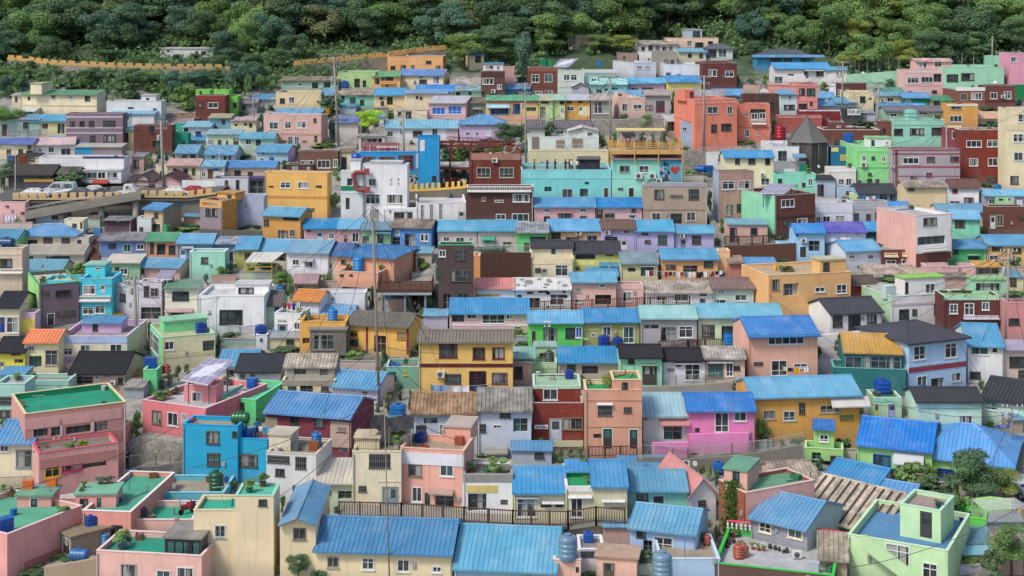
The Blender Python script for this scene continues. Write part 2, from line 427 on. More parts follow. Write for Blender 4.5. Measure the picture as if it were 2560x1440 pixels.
    for a0, a1, z0, z1, dpth in holes:
        b.q((a0, 0, z0), (a1, 0, z0), (a1, dpth, z0), (a0, dpth, z0)); b.q((a0, 0, z1), (a1, 0, z1), (a1, dpth, z1), (a0, dpth, z1))
        b.q((a0, 0, z0), (a0, dpth, z0), (a0, dpth, z1), (a0, 0, z1)); b.q((a1, 0, z0), (a1, dpth, z0), (a1, dpth, z1), (a1, 0, z1))
    Hb = H + (rise if rt == 's' else 0)
    b.q((w, dp, -ext), (0, dp, -ext), (0, dp, Hb), (w, dp, Hb))
    if rt == 'g':
        b.q((0, dp, -ext), (0, 0, -ext), (0, 0, H), (0, run, H + rise), (0, dp, H), mi=sc_); b.q((w, 0, -ext), (w, dp, -ext), (w, dp, H), (w, run, H + rise), (w, 0, H), mi=sc_)
    else:
        b.q((0, dp, -ext), (0, 0, -ext), (0, 0, H), (0, dp, Hb), mi=sc_); b.q((w, 0, -ext), (w, dp, -ext), (w, dp, Hb), (w, 0, H), mi=sc_)
    if rt == 'x':
        b.q((0, 0, H), (w, 0, H), (w / 2, 0, H + rise)); b.q((0, dp, H), (w, dp, H), (w / 2, dp, H + rise))
    if rt == 'f':
        zi = H - par_h; x_, y_ = w - wt, dp - wt
        o4 = [(0, 0), (w, 0), (w, dp), (0, dp)]; i4 = [(wt, wt), (x_, wt), (x_, y_), (wt, y_)]
        for i in range(4):
            j = (i + 1) % 4
            b.q((*o4[i], H), (*o4[j], H), (*i4[j], H), (*i4[i], H)); b.q((*i4[i], H), (*i4[j], H), (*i4[j], zi - .02), (*i4[i], zi - .02), mi=1 if 'I' in op else 0)
        if 'I' in op: mats[1] = mat('wall', op['I'])
    for i, p in enumerate(b.v): b.v[i] = tuple(M @ Vector(p)) if sub else p
    wall = b.obj('wall' if not sub else 'upper_wall', mats, root)
    if sub: h.node = wall
    pr = root if not sub else wall
    # roof
    b = MB(); oh = float(op.get('o', .38 if not sub else .25)); sh = .1; rm = roofmat(rc) if rt != 'f' else mat('r', rc[-6:])
    if rc[0] == 'r' and rt != 'f': rm = mat('r', rc[1:])
    kind = rc[0]; ribs = RIB.get(kind); rmats = [rm]
    if D > 230 and kind == 'm': ribs = .6
    if D > 230 and kind in 'tc' and ribs: ribs = .45
    jz = R.random() * .03 + .02
    rh = dict(m=.05, t=.085, c=.07).get(kind, .045)
    if rt == 'g':
        sl = rise / run; ez = H - oh * sl + jz
        slope(b, (-sh, -oh, ez), (w + sh, -oh, ez), (w + sh, run, H + rise + jz), (-sh, run, H + rise + jz), ribs=ribs, rh=rh)
        slope(b, (w + sh, dp + oh, ez), (-sh, dp + oh, ez), (-sh, run, H + rise + jz), (w + sh, run, H + rise + jz), ribs=ribs, rh=rh)
        ridgecap(b, (-sh - .02, run, H + rise + jz), (w + sh + .02, run, H + rise + jz), .1 if kind != 't' else .15)
        b.box(-sh - .03, w + sh + .03, -oh - .05, -oh - .005, ez - .14, ez + .01)
        for xx in (-sh - .025, w + sh - .035):   # verge boards
            for (ya, za, yb, zb) in ((-oh, ez, run, H + rise + jz), (dp + oh, ez, run, H + rise + jz)):
                b.q((xx, ya, za + .05), (xx + .06, ya, za + .05), (xx + .06, yb, zb + .07), (xx, yb, zb + .07))
                b.q((xx, ya, za + .05), (xx, yb, zb + .07), (xx, yb, zb - .13), (xx, ya, za - .13)); b.q((xx + .06, ya, za + .05), (xx + .06, yb, zb + .07), (xx + .06, yb, zb - .13), (xx + .06, ya, za - .13))
    elif rt == 's':
        sl = rise / run; ez = H - oh * sl + jz
        slope(b, (-sh, -oh, ez), (w + sh, -oh, ez), (w + sh, dp + .1, H + rise + jz + .1 * sl), (-sh, dp + .1, H + rise + jz + .1 * sl), ribs=ribs, rh=rh)
        b.box(-sh - .03, w + sh + .03, -oh - .05, -oh - .005, ez - .12, ez + .01)
    elif rt == 'h':
        e = min(run * 1.0, w * .42); ez = H - .05; zt_ = H + rise + jz
        q = [(-oh, -oh, ez), (w + oh, -oh, ez), (w + oh, dp + oh, ez), (-oh, dp + oh, ez)]; r0, r1 = (e, run, zt_), (w - e, run, zt_)
        slope(b, q[0], q[1], r1, r0, ribs=ribs, rh=rh); slope(b, q[2], q[3], r0, r1, ribs=ribs, rh=rh)
        slope(b, q[1], q[2], r1, r1); slope(b, q[3], q[0], r0, r0)
        ridgecap(b, r0, r1, .12)
        for p_, r_ in ((q[0], r0), (q[3], r0), (q[1], r1), (q[2], r1)): ridgecap(b, p_, r_, .09)
        b.box(-oh - .03, w + oh + .03, -oh - .05, -oh - .005, ez - .14, ez + .01)
    elif rt == 'x':
        sl = rise / (w / 2); zt_ = H + rise + jz; ez = H - sh * sl + jz; f = oh
        slope(b, (-sh, dp, ez), (-sh, -f, ez), (w / 2, -f, zt_), (w / 2, dp, zt_), ribs=ribs, rh=rh); slope(b, (w + sh, -f, ez), (w + sh, dp, ez), (w / 2, dp, zt_), (w / 2, -f, zt_), ribs=ribs, rh=rh)
        ridgecap(b, (w / 2, -f, zt_), (w / 2, dp, zt_))
    elif rt == 'n':
        b.box(-oh * .5, w + oh * .5, -oh * .5, dp + oh * .5, H + .003, H + .16)
    else:
        zi = H - par_h
        b.q((wt * .5, wt * .5, zi), (w - wt * .5, wt * .5, zi), (w - wt * .5, dp - wt * .5, zi), (wt * .5, dp - wt * .5, zi))
        cp = op.get('T')
        if cp != '0':
            rmats.append(mat('plain', cp) if cp else mat('wall', '%02x%02x%02x' % tuple(min(255, int(int((cm or wc)[-6:][i:i + 2], 16) * .6 + 95)) for i in (0, 2, 4)) if not isb else 'b8a8a0'))
            e = .035
            for bb in ((-e, w + e, -e, wt + e), (-e, w + e, dp - wt - e, dp + e), (-e, wt + e, wt + e, dp - wt - e), (w - wt - e, w + e, wt + e, dp - wt - e)):
                b.box(*bb, H + .003, H + .06, mi=1)
    for i, p in enumerate(b.v): b.v[i] = tuple(M @ Vector(p)) if sub else p
    ro = b.obj('roof', rmats, pr)
    # place the parts
    for k, a0, a1, z0, z1, side, col, deep in todo:
        if side == '': P0 = lambda a, i, z: (a, i, z)
        elif side == '>': P0 = lambda a, i, z: (w - i, a, z)
        else: P0 = lambda a, i, z: (i, a, z)
        P = (lambda a, i, z, P0=P0: tuple(M @ Vector(P0(a, i, z)))) if sub else P0
        part_on_wall(k, a0, a1, z0, z1, P, pr, col, deep, flat=sub or D > 235)
    # small wall details on ground-level houses: downpipe, meter box, cable conduit
    if not sub and D < 215 and w > 3 and rt in 'gsf':
        b = MB(); x = w - .12 if R.random() < .5 else .12
        if not any(q[0] < x < q[1] for q in holes):
            b.tube((x, -.07, -.2), (x, -.07, H - .15), .045, .045, 6); b.obj('downpipe', mat('plain', R.choice(('d8d4cc', 'a8a49c', wc[-6:]))), pr)
        x = R.uniform(.3, w - .3)
        if not any(q[0] - .25 < x < q[1] + .25 for q in holes):
            b = MB(); b.box(x - .14, x + .14, -.12, -.002, 1.25, 1.65); b.box(x - .1, x + .1, -.14, -.122, 1.35, 1.5); b.obj('meter_box', mat('plain', 'a8a8a4'), pr)
    return h
def find_roof(u, v):
    best = None
    for h in HOUSES:
        if h.rt not in 'fn': continue
        if v <= HV + 2: continue
        d = F * (ZC - h.zroof) / (v - HV)
        if d <= 0: continue
        p = Vector(((u - 1280) / F * d, d)) - h.L; a, n = p.dot(h.t), p.dot(h.n)
        if -.2 <= a <= h.w + .2 and -.6 <= n <= h.dp + .8 and (best is None or d < best[1]):
            best = (h, d, max(.3, min(h.w - .3, a)), max(.35, min(h.dp - .3, n)))
    return best
def on_roof(u, v, lab=None):
    """point and host for something standing at a pixel: a flat roof if one is there, else the ground"""
    if lab:
        for h in HOUSES:
            if h.label.startswith(lab):
                d = F * (ZC - h.zroof - h.rise * .5) / (v - HV); p = Vector(((u - 1280) / F * d, d)) - h.L; a, n = max(.3, min(h.w - .3, p.dot(h.t))), max(.4, min(h.dp - .4, p.dot(h.n)))
                q = h.L + h.t * a + h.n * n; return Vector((q.x, q.y, h.zroof + .005)), h
        print('NOHOST', lab)
    r = find_roof(u, v)
    if r:
        h, d, a, n = r; q = h.L + h.t * a + h.n * n
        return Vector((q.x, q.y, h.zroof + .005)), h
    return gnd(u, v), None
def on_wall(u, v):
    best = None
    for h in HOUSES:
        kk = (u - 1280) / F; r2 = Vector((kk, 1)); den = r2.dot(h.n)
        if den < .2: continue
        d = h.L.dot(h.n) / den; a = (r2 * d - h.L).dot(h.t); z = ZC + (HV - v) / F * d - h.z
        if -.05 <= a <= h.w + .05 and -.3 <= z <= h.H + .3 and (best is None or d < best[1]): best = (h, d, a, z)
    return best
def host_name(h):
    while h is not None and h.par is not None: h = h.par
    return h.label if h else None
def nearest(p):
    best = min((h for h in HOUSES if h.par is None), key=lambda h: (Vector((p.x, p.y)) - (h.L + h.t * h.w / 2)).length)
    return best.label
DATA = r'''
long white flat roofed house alone in the forest|400 532 140 122 116|n e4e4e2 re6e6e2||k418 126 6 4;d488 128 8 10;k503 128 12 8
cream hall with thin sloping green roof|55 242 287 236 226|s f0e4c0 m6ab884|y8|w128 237 11 10;w171 238 11 11;k212 240 13 12;k70 242 5 7;p58 263 184 2:d8c8a0
+stair tower|76 104 240 210 207|n f0e4c0 rdcd0b0|k.3|
tiny cream annex left of the long cream hall|30 54 264 237 232|s ece0c4 md8d8d0||k38 242 5 12
shed with tilted white roof below the cream hall|46 88 292 277 266|s dcd4c0 me4e4e0||o60 279 22 10
wide white flat house with small rooftop cube|266 403 322 253 250|f e6e6e4 rb0aca4||k320 268 14 4;k383 271 8 10
+cube|353 390 253 239 237|n e8e8e2 re0e0dc|k1.5|k366 245 6 5
+front annex|276 386 322 284 271|s b8c4d4 m6ab0e4|k-2.2|w341 289 15 14;w308 288 16 15;p331 286 54 36:e4e6e6
low cream house with pale blue roof and verandah|62 166 336 300 287|g e0d8a0 m6aaede||d65 310 11 22;d105 309 15 14;o144 309 18 25
mauve three storey block with white bands|165 307 373 284 281|f 8c7884 ra0949c||p165 291 142 3:ded0e0;p165 318 142 3:d0c4d8;p165 331 142 3:d0c4d8;k175 303 11 13;k199 303 12 13;k222 302 13 15;k258 301 30 15;k225 338 13 17;k259 337 30 18
brick cube house with lime green backdrop|489 563 301 239 236|f b7a4038 r8a6a60||k496 258 12 10;w520 256 25 14;p489 240 74 10:94403c
+lime parapet|489 524 238 225 223|f 7ed321 ra0c080|k4|k499 228 5 10
+lime parapet|534 572 238 225 223|f 7ed321 ra0c080|k4|
bright lime green wall house beside the brick cube|564 594 288 241 238|f 7ed321 ra0c080||k583 256 9 12
low house with faded brown corrugated roof|410 498 302 294 284|g b0907a c9c8876||
dusty pink roofed low house under the trees|405 478 318 311 297|g c8b4a4 mb09090||
grey gabled shed right of the lime house|594 642 282 256 247|g 9a9aa0 c8a8a90||k604 262 10 12
weathered blue two storey house with mustard roof|522 578 328 293 284|s 7fb4cc mc4b478||k555 299 8 10;k533 316 10 9
pale cream house with rose roof edge|578 640 330 300 294|g eee8c0 md8b0b0||k587 310 5 5;k611 308 6 6;k623 308 7 9
white cottage with light blue roof under mustard house|457 527 340 316 303|s e0e0e0 m7ab8e0||k460 321 10 8;k489 329 13 9
small turquoise wall house behind the brick block|430 457 338 310 307|f 2eb896 r50b090||w434 326 14 4
cottage with plain blue awning roof and tank|470 516 360 350 338|s d8dcd8 m6ab0e0||
pale green row house with whitish blue roof|515 600 366 334 323|s dce8c4 ma8d4dc||w520 348 14 14;k545 350 8 12;k565 352 5 8;d583 345 14 18
pale mint house with slanting light blue roof|598 686 376 344 332|g c0dcbc m6ab0dc||w614 346 14 16;k640 350 12 12
yellow house under blue and purple patched roof|-10 82 396 358 345|g f0e0b4 m4a62c4||w16 373 12 14;k46 373 11 13;k66 376 16 10;k69 363 9 9
bright blue roof behind the pinkish roofed house|120 220 372 354 341|g c8ccd0 m1f7fd8||
white house with pale pink ribbed roof|84 187 392 360 345|g f0f0f0 me8c8c4|y-12|w121 367 14 15;g152 370 25 20;k98 373 5 4
brown brick block with green tank on top|334 430 384 313 310|f b74443a r7a5a50||k341 323 8 4;k373 316 14 18;o382 352 25 16;k347 358 6 5
teal painted house right of the brown brick block|430 470 376 333 331|f 0f9a76 r2a9a7a||k455 351 8 10
narrow yellow house squeezed beside brown brick block|307 334 366 322 316|s ecd890 m88b4e0||o309 332 12 14;o309 344 12 12
grey white house with two tone blue roof|438 494 398 380 363|g b0c4cc m4a9ad8||k455 388 12 10;o475 386 14 10
pale blue cottage with wide sky blue roof|512 588 404 384 364|g b4d8e0 m4a9cdc||d572 388 5 12;k560 390 6 8;k530 390 6 5
large pale pink two storey apartment house|659 803 364 288 285|f d8aea4 rb8a098|y14 T f0e4e0|w673 305 23 18;w712 304 16 17;w743 303 24 17;k784 296 7 10;g720 341 12 20;g736 341 12 20;k707 352 10 3;k756 352 10 3;k786 336 7 8;k786 345 7 8;p659 334 144 2:c89a90
shed walled with grey corrugated sheet beside pink apartment|827 866 345 300 297|n 8c8480 ra09890||
house with bright blue roof behind pink apartment|688 805 300 285 272|g d8d8d8 m4a90d8||
orange house with diagonal stair below stone wall|970 1022 183 141 138|f f2b060 re8b878|y-6|k977 165 11 8;k1002 163 12 9
+right wing|1022 1107 183 141 139|f f2b060 re8b878|k-.02 y4|k1028 163 8 9;k1065 152 13 7;k1090 164 11 8
little yellow hut with blue roof under trees|1174 1210 172 137 125|s f0dca0 m4aa0dc|y-10|k1188 138 14 18
long grey green terrace with brown roof edge|703 845 226 200 191|s a8c8b4 c9a9078||w746 207 10 9;o780 206 15 15;o810 205 16 14;w835 204 9 12
light green house with tall stepped parapet|845 938 222 181 176|f b4d490 ra8c088||w856 202 10 11;o886 197 14 22;k907 201 8 15
orange house with mint green roof and balcony|930 1000 222 190 178|s f4b868 m6fd08c||o953 192 30 10;o935 196 14 15;y950 204 38 4:f0b060;k965 212 6 4
yellow cottage with worn violet blue roof|996 1108 220 187 174|g f0d898 m7a9ade|y12|w1010 203 9 12;w1034 201 8 11;k1048 199 19 10;g1082 191 17 18;k1049 190 7 4
dark brick house with white upper room|1203 1262 248 178 176|f b6a4a44 rb0a09c||w1206 195 28 16;w1243 211 11 12;p1203 180 59 12:5a3c38
+white upper room|1208 1258 178 161 158|n e8e4e4 r6a9cc0|k.5|w1214 163 20 11;w1242 164 6 9
pink rear house right of the dark brick house|1254 1286 216 168 166|f e0b0a8 rc8a8a0||
yellow flat house with blue side wall|690 802 272 231 226|f ecd090 rd8c090||w722 242 14 16;k700 246 12 12;k792 252 4 4
house with blue walls and shining blue roof edge|802 833 264 235 222|g 7fc4e0 m4a98dc||
house with white fascia and sky blue roof beside yellow house|626 690 264 248 236|s d8dce0 m6aa8e0||p676 244 14 8:e8b848
mustard cottage with two small square windows|811 848 264 238 231|s e8d088 cb09a80||k817 240 6 6;k828 238 7 7
aqua green cottage with brown sheet roof|848 936 270 236 222|s 8cd0b8 cb0a090||k853 240 8 8;d875 244 14 20:5a4844;k905 233 8 8;k900 250 10 12
pale yellow house with blue roof and concrete balcony|936 1012 274 236 221|g f0d090 m3f9de0||k949 242 9 6;k952 253 8 10;o967 242 15 20;y918 268 52 8:a09a94
cream wall house with three small vents|1012 1118 277 232 223|s f0dca8 m4a8ade||k1050 242 5 6;k1082 242 6 5;k1040 240 6 6
beige house beneath a long worn blue roof|1040 1165 242 228 213|g ecd8b0 m4a8fde||
grey stone shed near the hilltop garden|1126 1200 222 210 193|g b0aaa8 cb0a8a0||
pale green cottage left of the dark brick house|1138 1205 248 226 213|s b0dcbc ca0b8c0||k1172 228 6 8;k1140 231 10 8
pink shop house with six bright blue shutters|1070 1164 302 257 240|s e8b8bc me4e0ea|y8|W1080 268 33 18:2f6fd0;W1120 265 34 20:2f6fd0
old grey cottage between pink shop and orange shop|1172 1218 292 256 243|s 8a9a88 c8a7f74||k1187 276 18 12;a1180 268 24 4:a0b0a8
yellow shop with green roof and orange fascia|1215 1345 302 250 238|s f0c468 m4fc48c||p1215 250 130 8:e08050;a1216 260 58 8:b0d0f0;w1226 270 46 16:60a0d8;w1282 260 18 24:3070c0;o1316 268 24 10;p1215 288 130 14:eeb080
cream rubble wall house under vented wall house|985 1068 302 276 274|f f0d8a8 rc8b898||k1014 278 14 16;k995 280 8 8;k975 282 8 8
white house with purple blue tiled roof by tree|838 895 347 304 291|g e0d8d0 m6a78c0||
long white house with pale blue hipped roof|962 1145 352 318 300|g f0f0f0 m7ab4dc||w968 328 15 14;w1032 327 24 15;w1080 320 14 18;w1000 325 8 12;p1115 318 30 30:d4b8c4
lilac house with blue traditional hip roof|1150 1262 357 309 287|h d4b4e0 m4a90d8||w1163 311 10 7;w1184 310 11 7;w1164 328 11 12;w1188 329 10 11;W1210 320 17 20:e0d8ea
mossy concrete bunker with two dark doorways|1421 1497 124 88 82|n b0a088 ra8a080|y-12 q bunker|o1424 98 4 18;o1431 94 8 18
peach house with rooftop terrace on hilltop|1668 1796 121 95 91|f f0c8a0 rd0b8a0||w1716 101 15 15;k1738 106 20 12;k1770 103 12 7
+glass room|1713 1755 95 75 73|n b8c8d8 rd8d8d8|k1|k1732 78 18 14
white cottage with row of five windows|1594 1695 132 110 101|s e8e8e6 cb0a89c||k1604 117 8 9;k1621 114 11 12;k1639 115 10 12;k1656 117 11 10;k1672 117 9 10
glazed porch house with dark grey tiled roof|1765 1832 148 121 110|h e4e4e4 t6a6e78||g1771 124 20 19;g1796 124 20 19
cream cottage with pale blue sheet roof edge|1696 1765 152 129 121|s f0e4c4 m7ab4e0||k1720 134 9 9;k1748 134 9 10
white cube stair house in front of five windows|1598 1632 152 130 128|f e8e8e8 rd8d8d8||k1620 146 4 4
grey bare concrete house with boxy parapet|1636 1693 172 130 127|f a09a90 ra8a298||k1661 149 10 12;k1676 150 9 10
low brown concrete garden house on terrace|1546 1594 152 133 131|f a08c7c ra09488||k1558 140 5 6
white lilac house with two small windows|1585 1640 195 157 149|f d8dae4 rd0d0d0|y-14|w1592 165 13 7;w1613 165 13 7
maroon brick block beside the white warehouse|1758 1842 224 158 153|f b6e3a38 r8a7070||w1772 174 20 17;w1813 177 21 15
white corrugated warehouse left of maroon brick block|1664 1757 205 161 155|f e6e8ea rd8d8d8||w1665 181 12 9;k1692 186 10 5
red brown brick house with green tanks on roof|1320 1392 238 170 167|f b7a4a3c ra08078||w1329 186 19 20;w1361 185 20 20;w1330 228 26 8;w1362 227 20 9;p1320 171 72 8:9a5c50
pale concrete house with rust stain below window|1393 1461 238 175 172|f ccd8cc rb8c0b0||w1409 186 15 15;w1427 186 15 15
grey green house right of the rust stained house|1461 1540 198 180 173|f a8c4bc r8aa878||p1461 174 79 8:e0e8e4
tiny grey gabled house with one window|1429 1473 243 217 206|x b8bcc8 mb0b4c0||w1435 219 11 6
mint house with broad pale blue sheet roof|1475 1568 238 209 197|g 9ce0cc ma8dcec||w1489 222 16 12;k1512 222 8 6;k1530 219 14 5
+attic box|1463 1495 209 194 191|f b8e8d8 rc0e0d8|k1|w1478 196 13 7
lilac pink house with glossy sky blue roof|1567 1662 227 207 195|g dcb4c8 m6ab8ec||k1580 220 14 5;k1605 219 28 6
lemon yellow house with vivid blue folded roof|1668 1754 230 204 190|g f0e060 m2a8fe0|y-8|w1684 216 5 8;p1730 218 14 6:b8c0d8
lime house of the striped row beside orange shop|1345 1382 302 250 237|s d8e0a0 mdce4b4||o1350 267 14 30;o1352 253 20 6;p1368 266 14 32:c4dc84
green cottage under pale turquoise roof|1382 1412 300 249 236|s c8dc94 ma8d8c0||k1400 252 10 8;d1400 268 11 28:e8ece0
amber cottage with white shiny roof|1411 1475 298 249 236|s f0b030 md8dce8||w1417 266 18 11;k1418 251 11 6;k1446 250 11 6;d1447 266 9 22:f0f0e8;p1456 266 18 26:e8dcb0
cafe with striped tile roof and dark glass front|1478 1530 302 248 237|g 9a9490 tc0b0ac|q cafe|g1484 254 42 30
peach house with flat porch roof|1547 1612 295 246 238|f f0c8a4 re0c0a0|y-10|g1555 259 15 19;w1583 261 22 12;p1547 280 65 14:e8c0a0
+peach box|1545 1566 246 232 230|f f0c8a4 re0c0a0|k.6|k1546 235 8 4
house with pale sky blue roof behind peach house|1532 1608 252 238 226|g d0b8a8 m7ab8e8||
mauve grey house with ribbed roof and torn awning|1612 1676 292 236 226|g b8acac tb0a4a0||w1612 263 20 12;d1640 252 22 30:6a4048
big orange three storey house with utility pole|1737 1843 374 250 244|f f08858 re0a080|y-15 d9|w1768 266 27 18;w1818 266 13 19;k1778 311 14 20;k1803 309 25 18;p1737 304 106 2:c87048;p1737 252 106 8:f09868
+stair head|1712 1738 252 226 223|f f08858 re0a080|k3|k1725 230 8 12
orange annex with white balcony railing|1845 1925 354 261 257|f f08858 re0a080||o1876 273 38 25;w1878 283 16 15;w1898 282 16 15;y1877 300 38 9;w1863 280 6 12;w1861 324 12 18;w1892 330 8 8;p1845 318 80 2:c87048
lilac roofed house behind the big orange house|1737 1812 252 238 226|g d8a8a8 mb8b0b8||
house with bright blue tarp roof behind orange house|1785 1857 247 236 223|g d86a60 m2a80d8||
dark brick house with dish behind orange annex|1858 1935 282 234 232|f b6a4038 r7a6058||
small pale green house with red gable roof|1668 1726 332 301 287|g c8d8c0 me4e0e4|y-16|o1665 304 22 24
blue grey plaster house with two tiny windows|1705 1746 368 306 304|f a8c0dc rb0b8c0||w1706 318 11 9;w1729 319 10 9
white house with small grey tiled roof left|1318 1362 347 318 301|g dce8d8 t7a7478||d1330 340 18 6:8a8478
white house with long grey tiled roof|1385 1478 347 318 302|g e4e8dc t7a7478||w1391 326 18 10
white gabled barn with garden wall in front|1420 1497 367 328 318|x eef2ea mc8c0bc||w1468 331 14 9
long white garden wall house with brown panels|1320 1497 387 345 342|f e4eee6 rc8ccc0||p1330 342 18 40:8a8478;p1390 350 22 20:9a8a7c;p1430 347 27 22:9a8a7c
deep blue cottage left of red brown brick house|1262 1325 242 220 210|g 3a78b8 m2f7fd8||w1285 229 28 8
blue temple style house with dark hipped roof|1895 2035 174 142 124|h 4a88c0 t5a6470||k1925 146 30 12;k1960 146 20 10;k2000 146 24 10;a1880 137 180 5:3a80c8
white shop house with vivid sky blue roof|1935 2075 212 170 157|g e8e8e4 m4fa8e8||k1970 185 14 5;g1932 191 25 18;o2010 176 12 20;w2040 175 22 16;a2010 172 60 4:d8e0e8;p1962 189 52 16:f0ece8
+right wing|2060 2118 212 174 168|g e8e8e0 m4fa8e0|k-.5|w2091 177 14 15;k2050 203 8 10
pink three storey house with planted balcony|2263 2357 242 176 173|f e8bcb8 rd0b0a8||w2268 193 29 15;w2303 192 29 14;o2334 185 20 20;k2271 228 9 6;k2330 226 12 7;p2263 213 94 2:d8a8a0;p2263 177 94 5:f0d4d0
+penthouse|2290 2380 176 153 147|g e8b8b0 cd8b8b0|k2|w2297 156 20 14;w2336 153 18 15
long mint green house with brown windows|2357 2510 242 168 160|f a4e0bc rb0d8c0||k2367 186 28 18;k2403 183 32 18;w2365 227 13 11
mint tower house at the upper right edge|2496 2527 202 142 139|f 9ce0bc rb0d8c0||k2501 143 9 14
pink house with bay window at right edge|2524 2572 242 133 131|f e8a0b8 rd8a8b0||w2527 142 16 13
brick hut with turquoise panel below mint house|2450 2500 217 175 172|f b7a4c40 r9a8a80||p2452 176 38 14:60d8c8;w2458 208 20 6
pale mint wall house behind the green tank|2500 2552 214 170 168|f b0e8d4 rc0e0d8||
salmon house with two paired windows|1990 2044 282 208 205|f f0987c re0a890||k1998 221 14 17;k2017 221 21 18;k1996 259 22 15;k2025 255 6 8;p1990 252 54 2:d88468
low salmon terrace left of the salmon house|1930 1992 237 213 210|f f09a80 re0a890||
pale blue white house with small blue roof|1948 1992 282 235 224|s dcecec m4a98e0||w1971 239 8 9;k1960 262 27 12
charcoal brick house beside pale blue house|1895 1948 302 234 232|f b5c4440 r6a5c58||k1924 256 10 16
wine brick house with white left wall|2090 2166 247 209 207|f b744440 r8a7470|y-10 C e8e8ea|w2095 223 27 16
mustard cottage with blue roof beside salmon house|2044 2088 258 243 231|g e0b040 m4090d8||
blue grey cottage with blue roof and dish|2038 2096 277 262 252|g a8c0d0 m4a90dc||
light blue cottage behind the dark sign shop|2090 2140 277 256 244|g a8cce0 m5aa0dc|y-12|w2125 256 12 6
cream cube house with one black window|2121 2184 274 231 226|f f4e4b8 rdcd0b0||k2150 241 13 15;k2173 245 6 4
yellow house with blue awning roof and air conditioner|2188 2254 262 238 231|g f0d084 m6aa8dc||w2218 244 16 11
house with torn green tarp roof|2200 2262 242 231 220|g c8d0c0 m3fa488||
emerald green house with patchy blue roof|2256 2324 266 243 232|g 109058 m2a80e0||w2263 250 14 8
peach cottage with teal green roof|2325 2390 266 250 239|s e0b8a0 m20a880||o2335 252 15 11
brick house with broad white fascia band|2390 2463 270 225 217|f b8a5a4c ra09890||w2402 234 16 17;w2428 232 27 17;p2390 218 73 9:f0ecec
square brick house with air conditioner and green tank|2466 2538 272 214 211|f b74443c r9a8a80||w2476 231 17 16;w2510 229 18 18;p2466 252 72 2:5a3430
green painted house at right edge beside square brick|2538 2582 250 212 210|f 0f8a50 r50a078||
ochre house with rusty terrace fence|2367 2445 314 261 258|f e0a030 rd8a850||w2377 265 27 9;w2374 289 31 16;p2367 261 78 4:f0ece8
house with pale orange sheet roof and pink gable|2430 2520 307 294 280|g f0d0b8 me8b060||
sage green house with long grey tiled roof|2212 2366 302 276 266|g 9cc4a4 t7a7880||w2225 283 18 9;w2295 279 25 8;w2335 286 28 12
house with blue sheet roof behind sage green house|2198 2318 282 270 259|g 9ac0d8 m4a9ade||
big mint block with three brown windows|2234 2362 368 300 297|f 9cdcc4 rb8d0c0||k2235 322 22 16;k2275 321 35 16;k2329 319 27 18;p2234 312 128 2:80c0a8
brick stair house left of the big mint block|2200 2235 362 303 301|f b7c4a40 r8a7068||o2204 322 10 14
dark shop with white sign board|2114 2151 307 271 268|f 444448 r5a5a5c|q shop|
maroon house with white roof line|1998 2100 322 276 274|f 8a2f34 rc0a8a8||k2065 290 10 14;p1998 275 102 3:f0e8e8
small grey gabled house behind wooden tower|1900 1946 300 280 272|g d0c8b8 cb0a898||
rose red house behind the wooden tower|1945 2055 332 290 288|f b86058 rc89088||p1945 291 110 4:d89890
brick terrace house with thin white coping|2060 2200 364 325 318|f b7c4c40 ra8988c|T f0f0f0|k2086 349 16 10
+brick hut|2078 2112 325 306 303|f b7c4c40 ra08078|k1|w2092 314 9 5
crimson narrow house with one tall window|2362 2404 377 318 316|f a04858 rc0a098||w2380 327 22 20;p2362 314 42 5:f0e0c0
tall red brick apartment with six barred windows|2402 2515 454 325 321|f b8c3c30 ra08880|T f0e4e0|w2416 351 38 17;w2468 350 38 17;w2423 396 22 19;w2470 395 24 20;k2420 443 22 9;k2468 441 22 16
tall cream apartment at the right edge|2516 2580 477 272 268|f f0e0b8 rd8ccb0||w2545 285 25 20;w2533 335 40 20;w2535 381 22 20;k2526 440 20 20;p2515 310 65 16:e8d498
long white house with dark purple roof line|97 312 454 393 388|f ececec rd4d0cc|T e8e8e8|p207 391 105 5:4a3a78
+terrace room|190 305 393 366 358|s a8989c me8e0cc|k4|p190 368 40 16:1f9ae0;w197 369 12 9
+cafe front|195 303 454 427 421|n ececf0 re8e8ec|k-2|w202 431 40 15;g244 430 20 17;w268 430 25 15;a233 450 39 6:d04848
old house with dark tiles and yellow roof patches|20 132 478 434 413|g 4a4440 t5a5450||o36 440 90 16;p60 447 75 8:d0a030;p60 458 75 16:5a5068
dark green shed with grey sheet roof|130 195 473 432 418|g 2f3f34 c6a6660||
pink cottage with brown gable and hood|389 452 484 452 436|x e8bcb4 t5a4448||
pink cottage with two brown tiled dormers|325 392 482 450 437|g e4b0a8 t5f5054||o345 464 40 14;a342 461 46 3:4a3c3e
+dormer|342 372 482 448 436|x f0d8d0 t5f5054|k-.2|
white modern cabin above blue grey basement|536 622 492 445 440|f d8dae0 rc8c8cc|T 404048|k562 451 8 22;k590 450 8 22
blue grey basement house with small window|590 662 563 489 486|f b8c0d8 rb8bcc4||w612 506 7 16
dark framed balcony house beside white cabin|622 660 490 447 442|n 707680 r6a5a90||o626 452 32 34
cream cottage with orange rusted roof|417 500 449 411 398|g f0dca4 me0b088||k433 421 8 15;d458 421 12 26:6a90a0;k480 421 8 15
white cottage with blue round sign|498 560 449 414 402|g f4f0e8 m6aacde||d520 423 12 24:8a5048;w504 430 10 12;p533 421 14 6:2a6fc0
long peach house with faded blue roof|552 690 442 416 403|g f0cfb8 m5a98dc||k586 426 16 13;k620 430 12 8;k560 420 8 8
pale yellow wall house by the tall pole|390 418 449 414 412|f f0dca4 rd0c8b0||k400 428 5 6
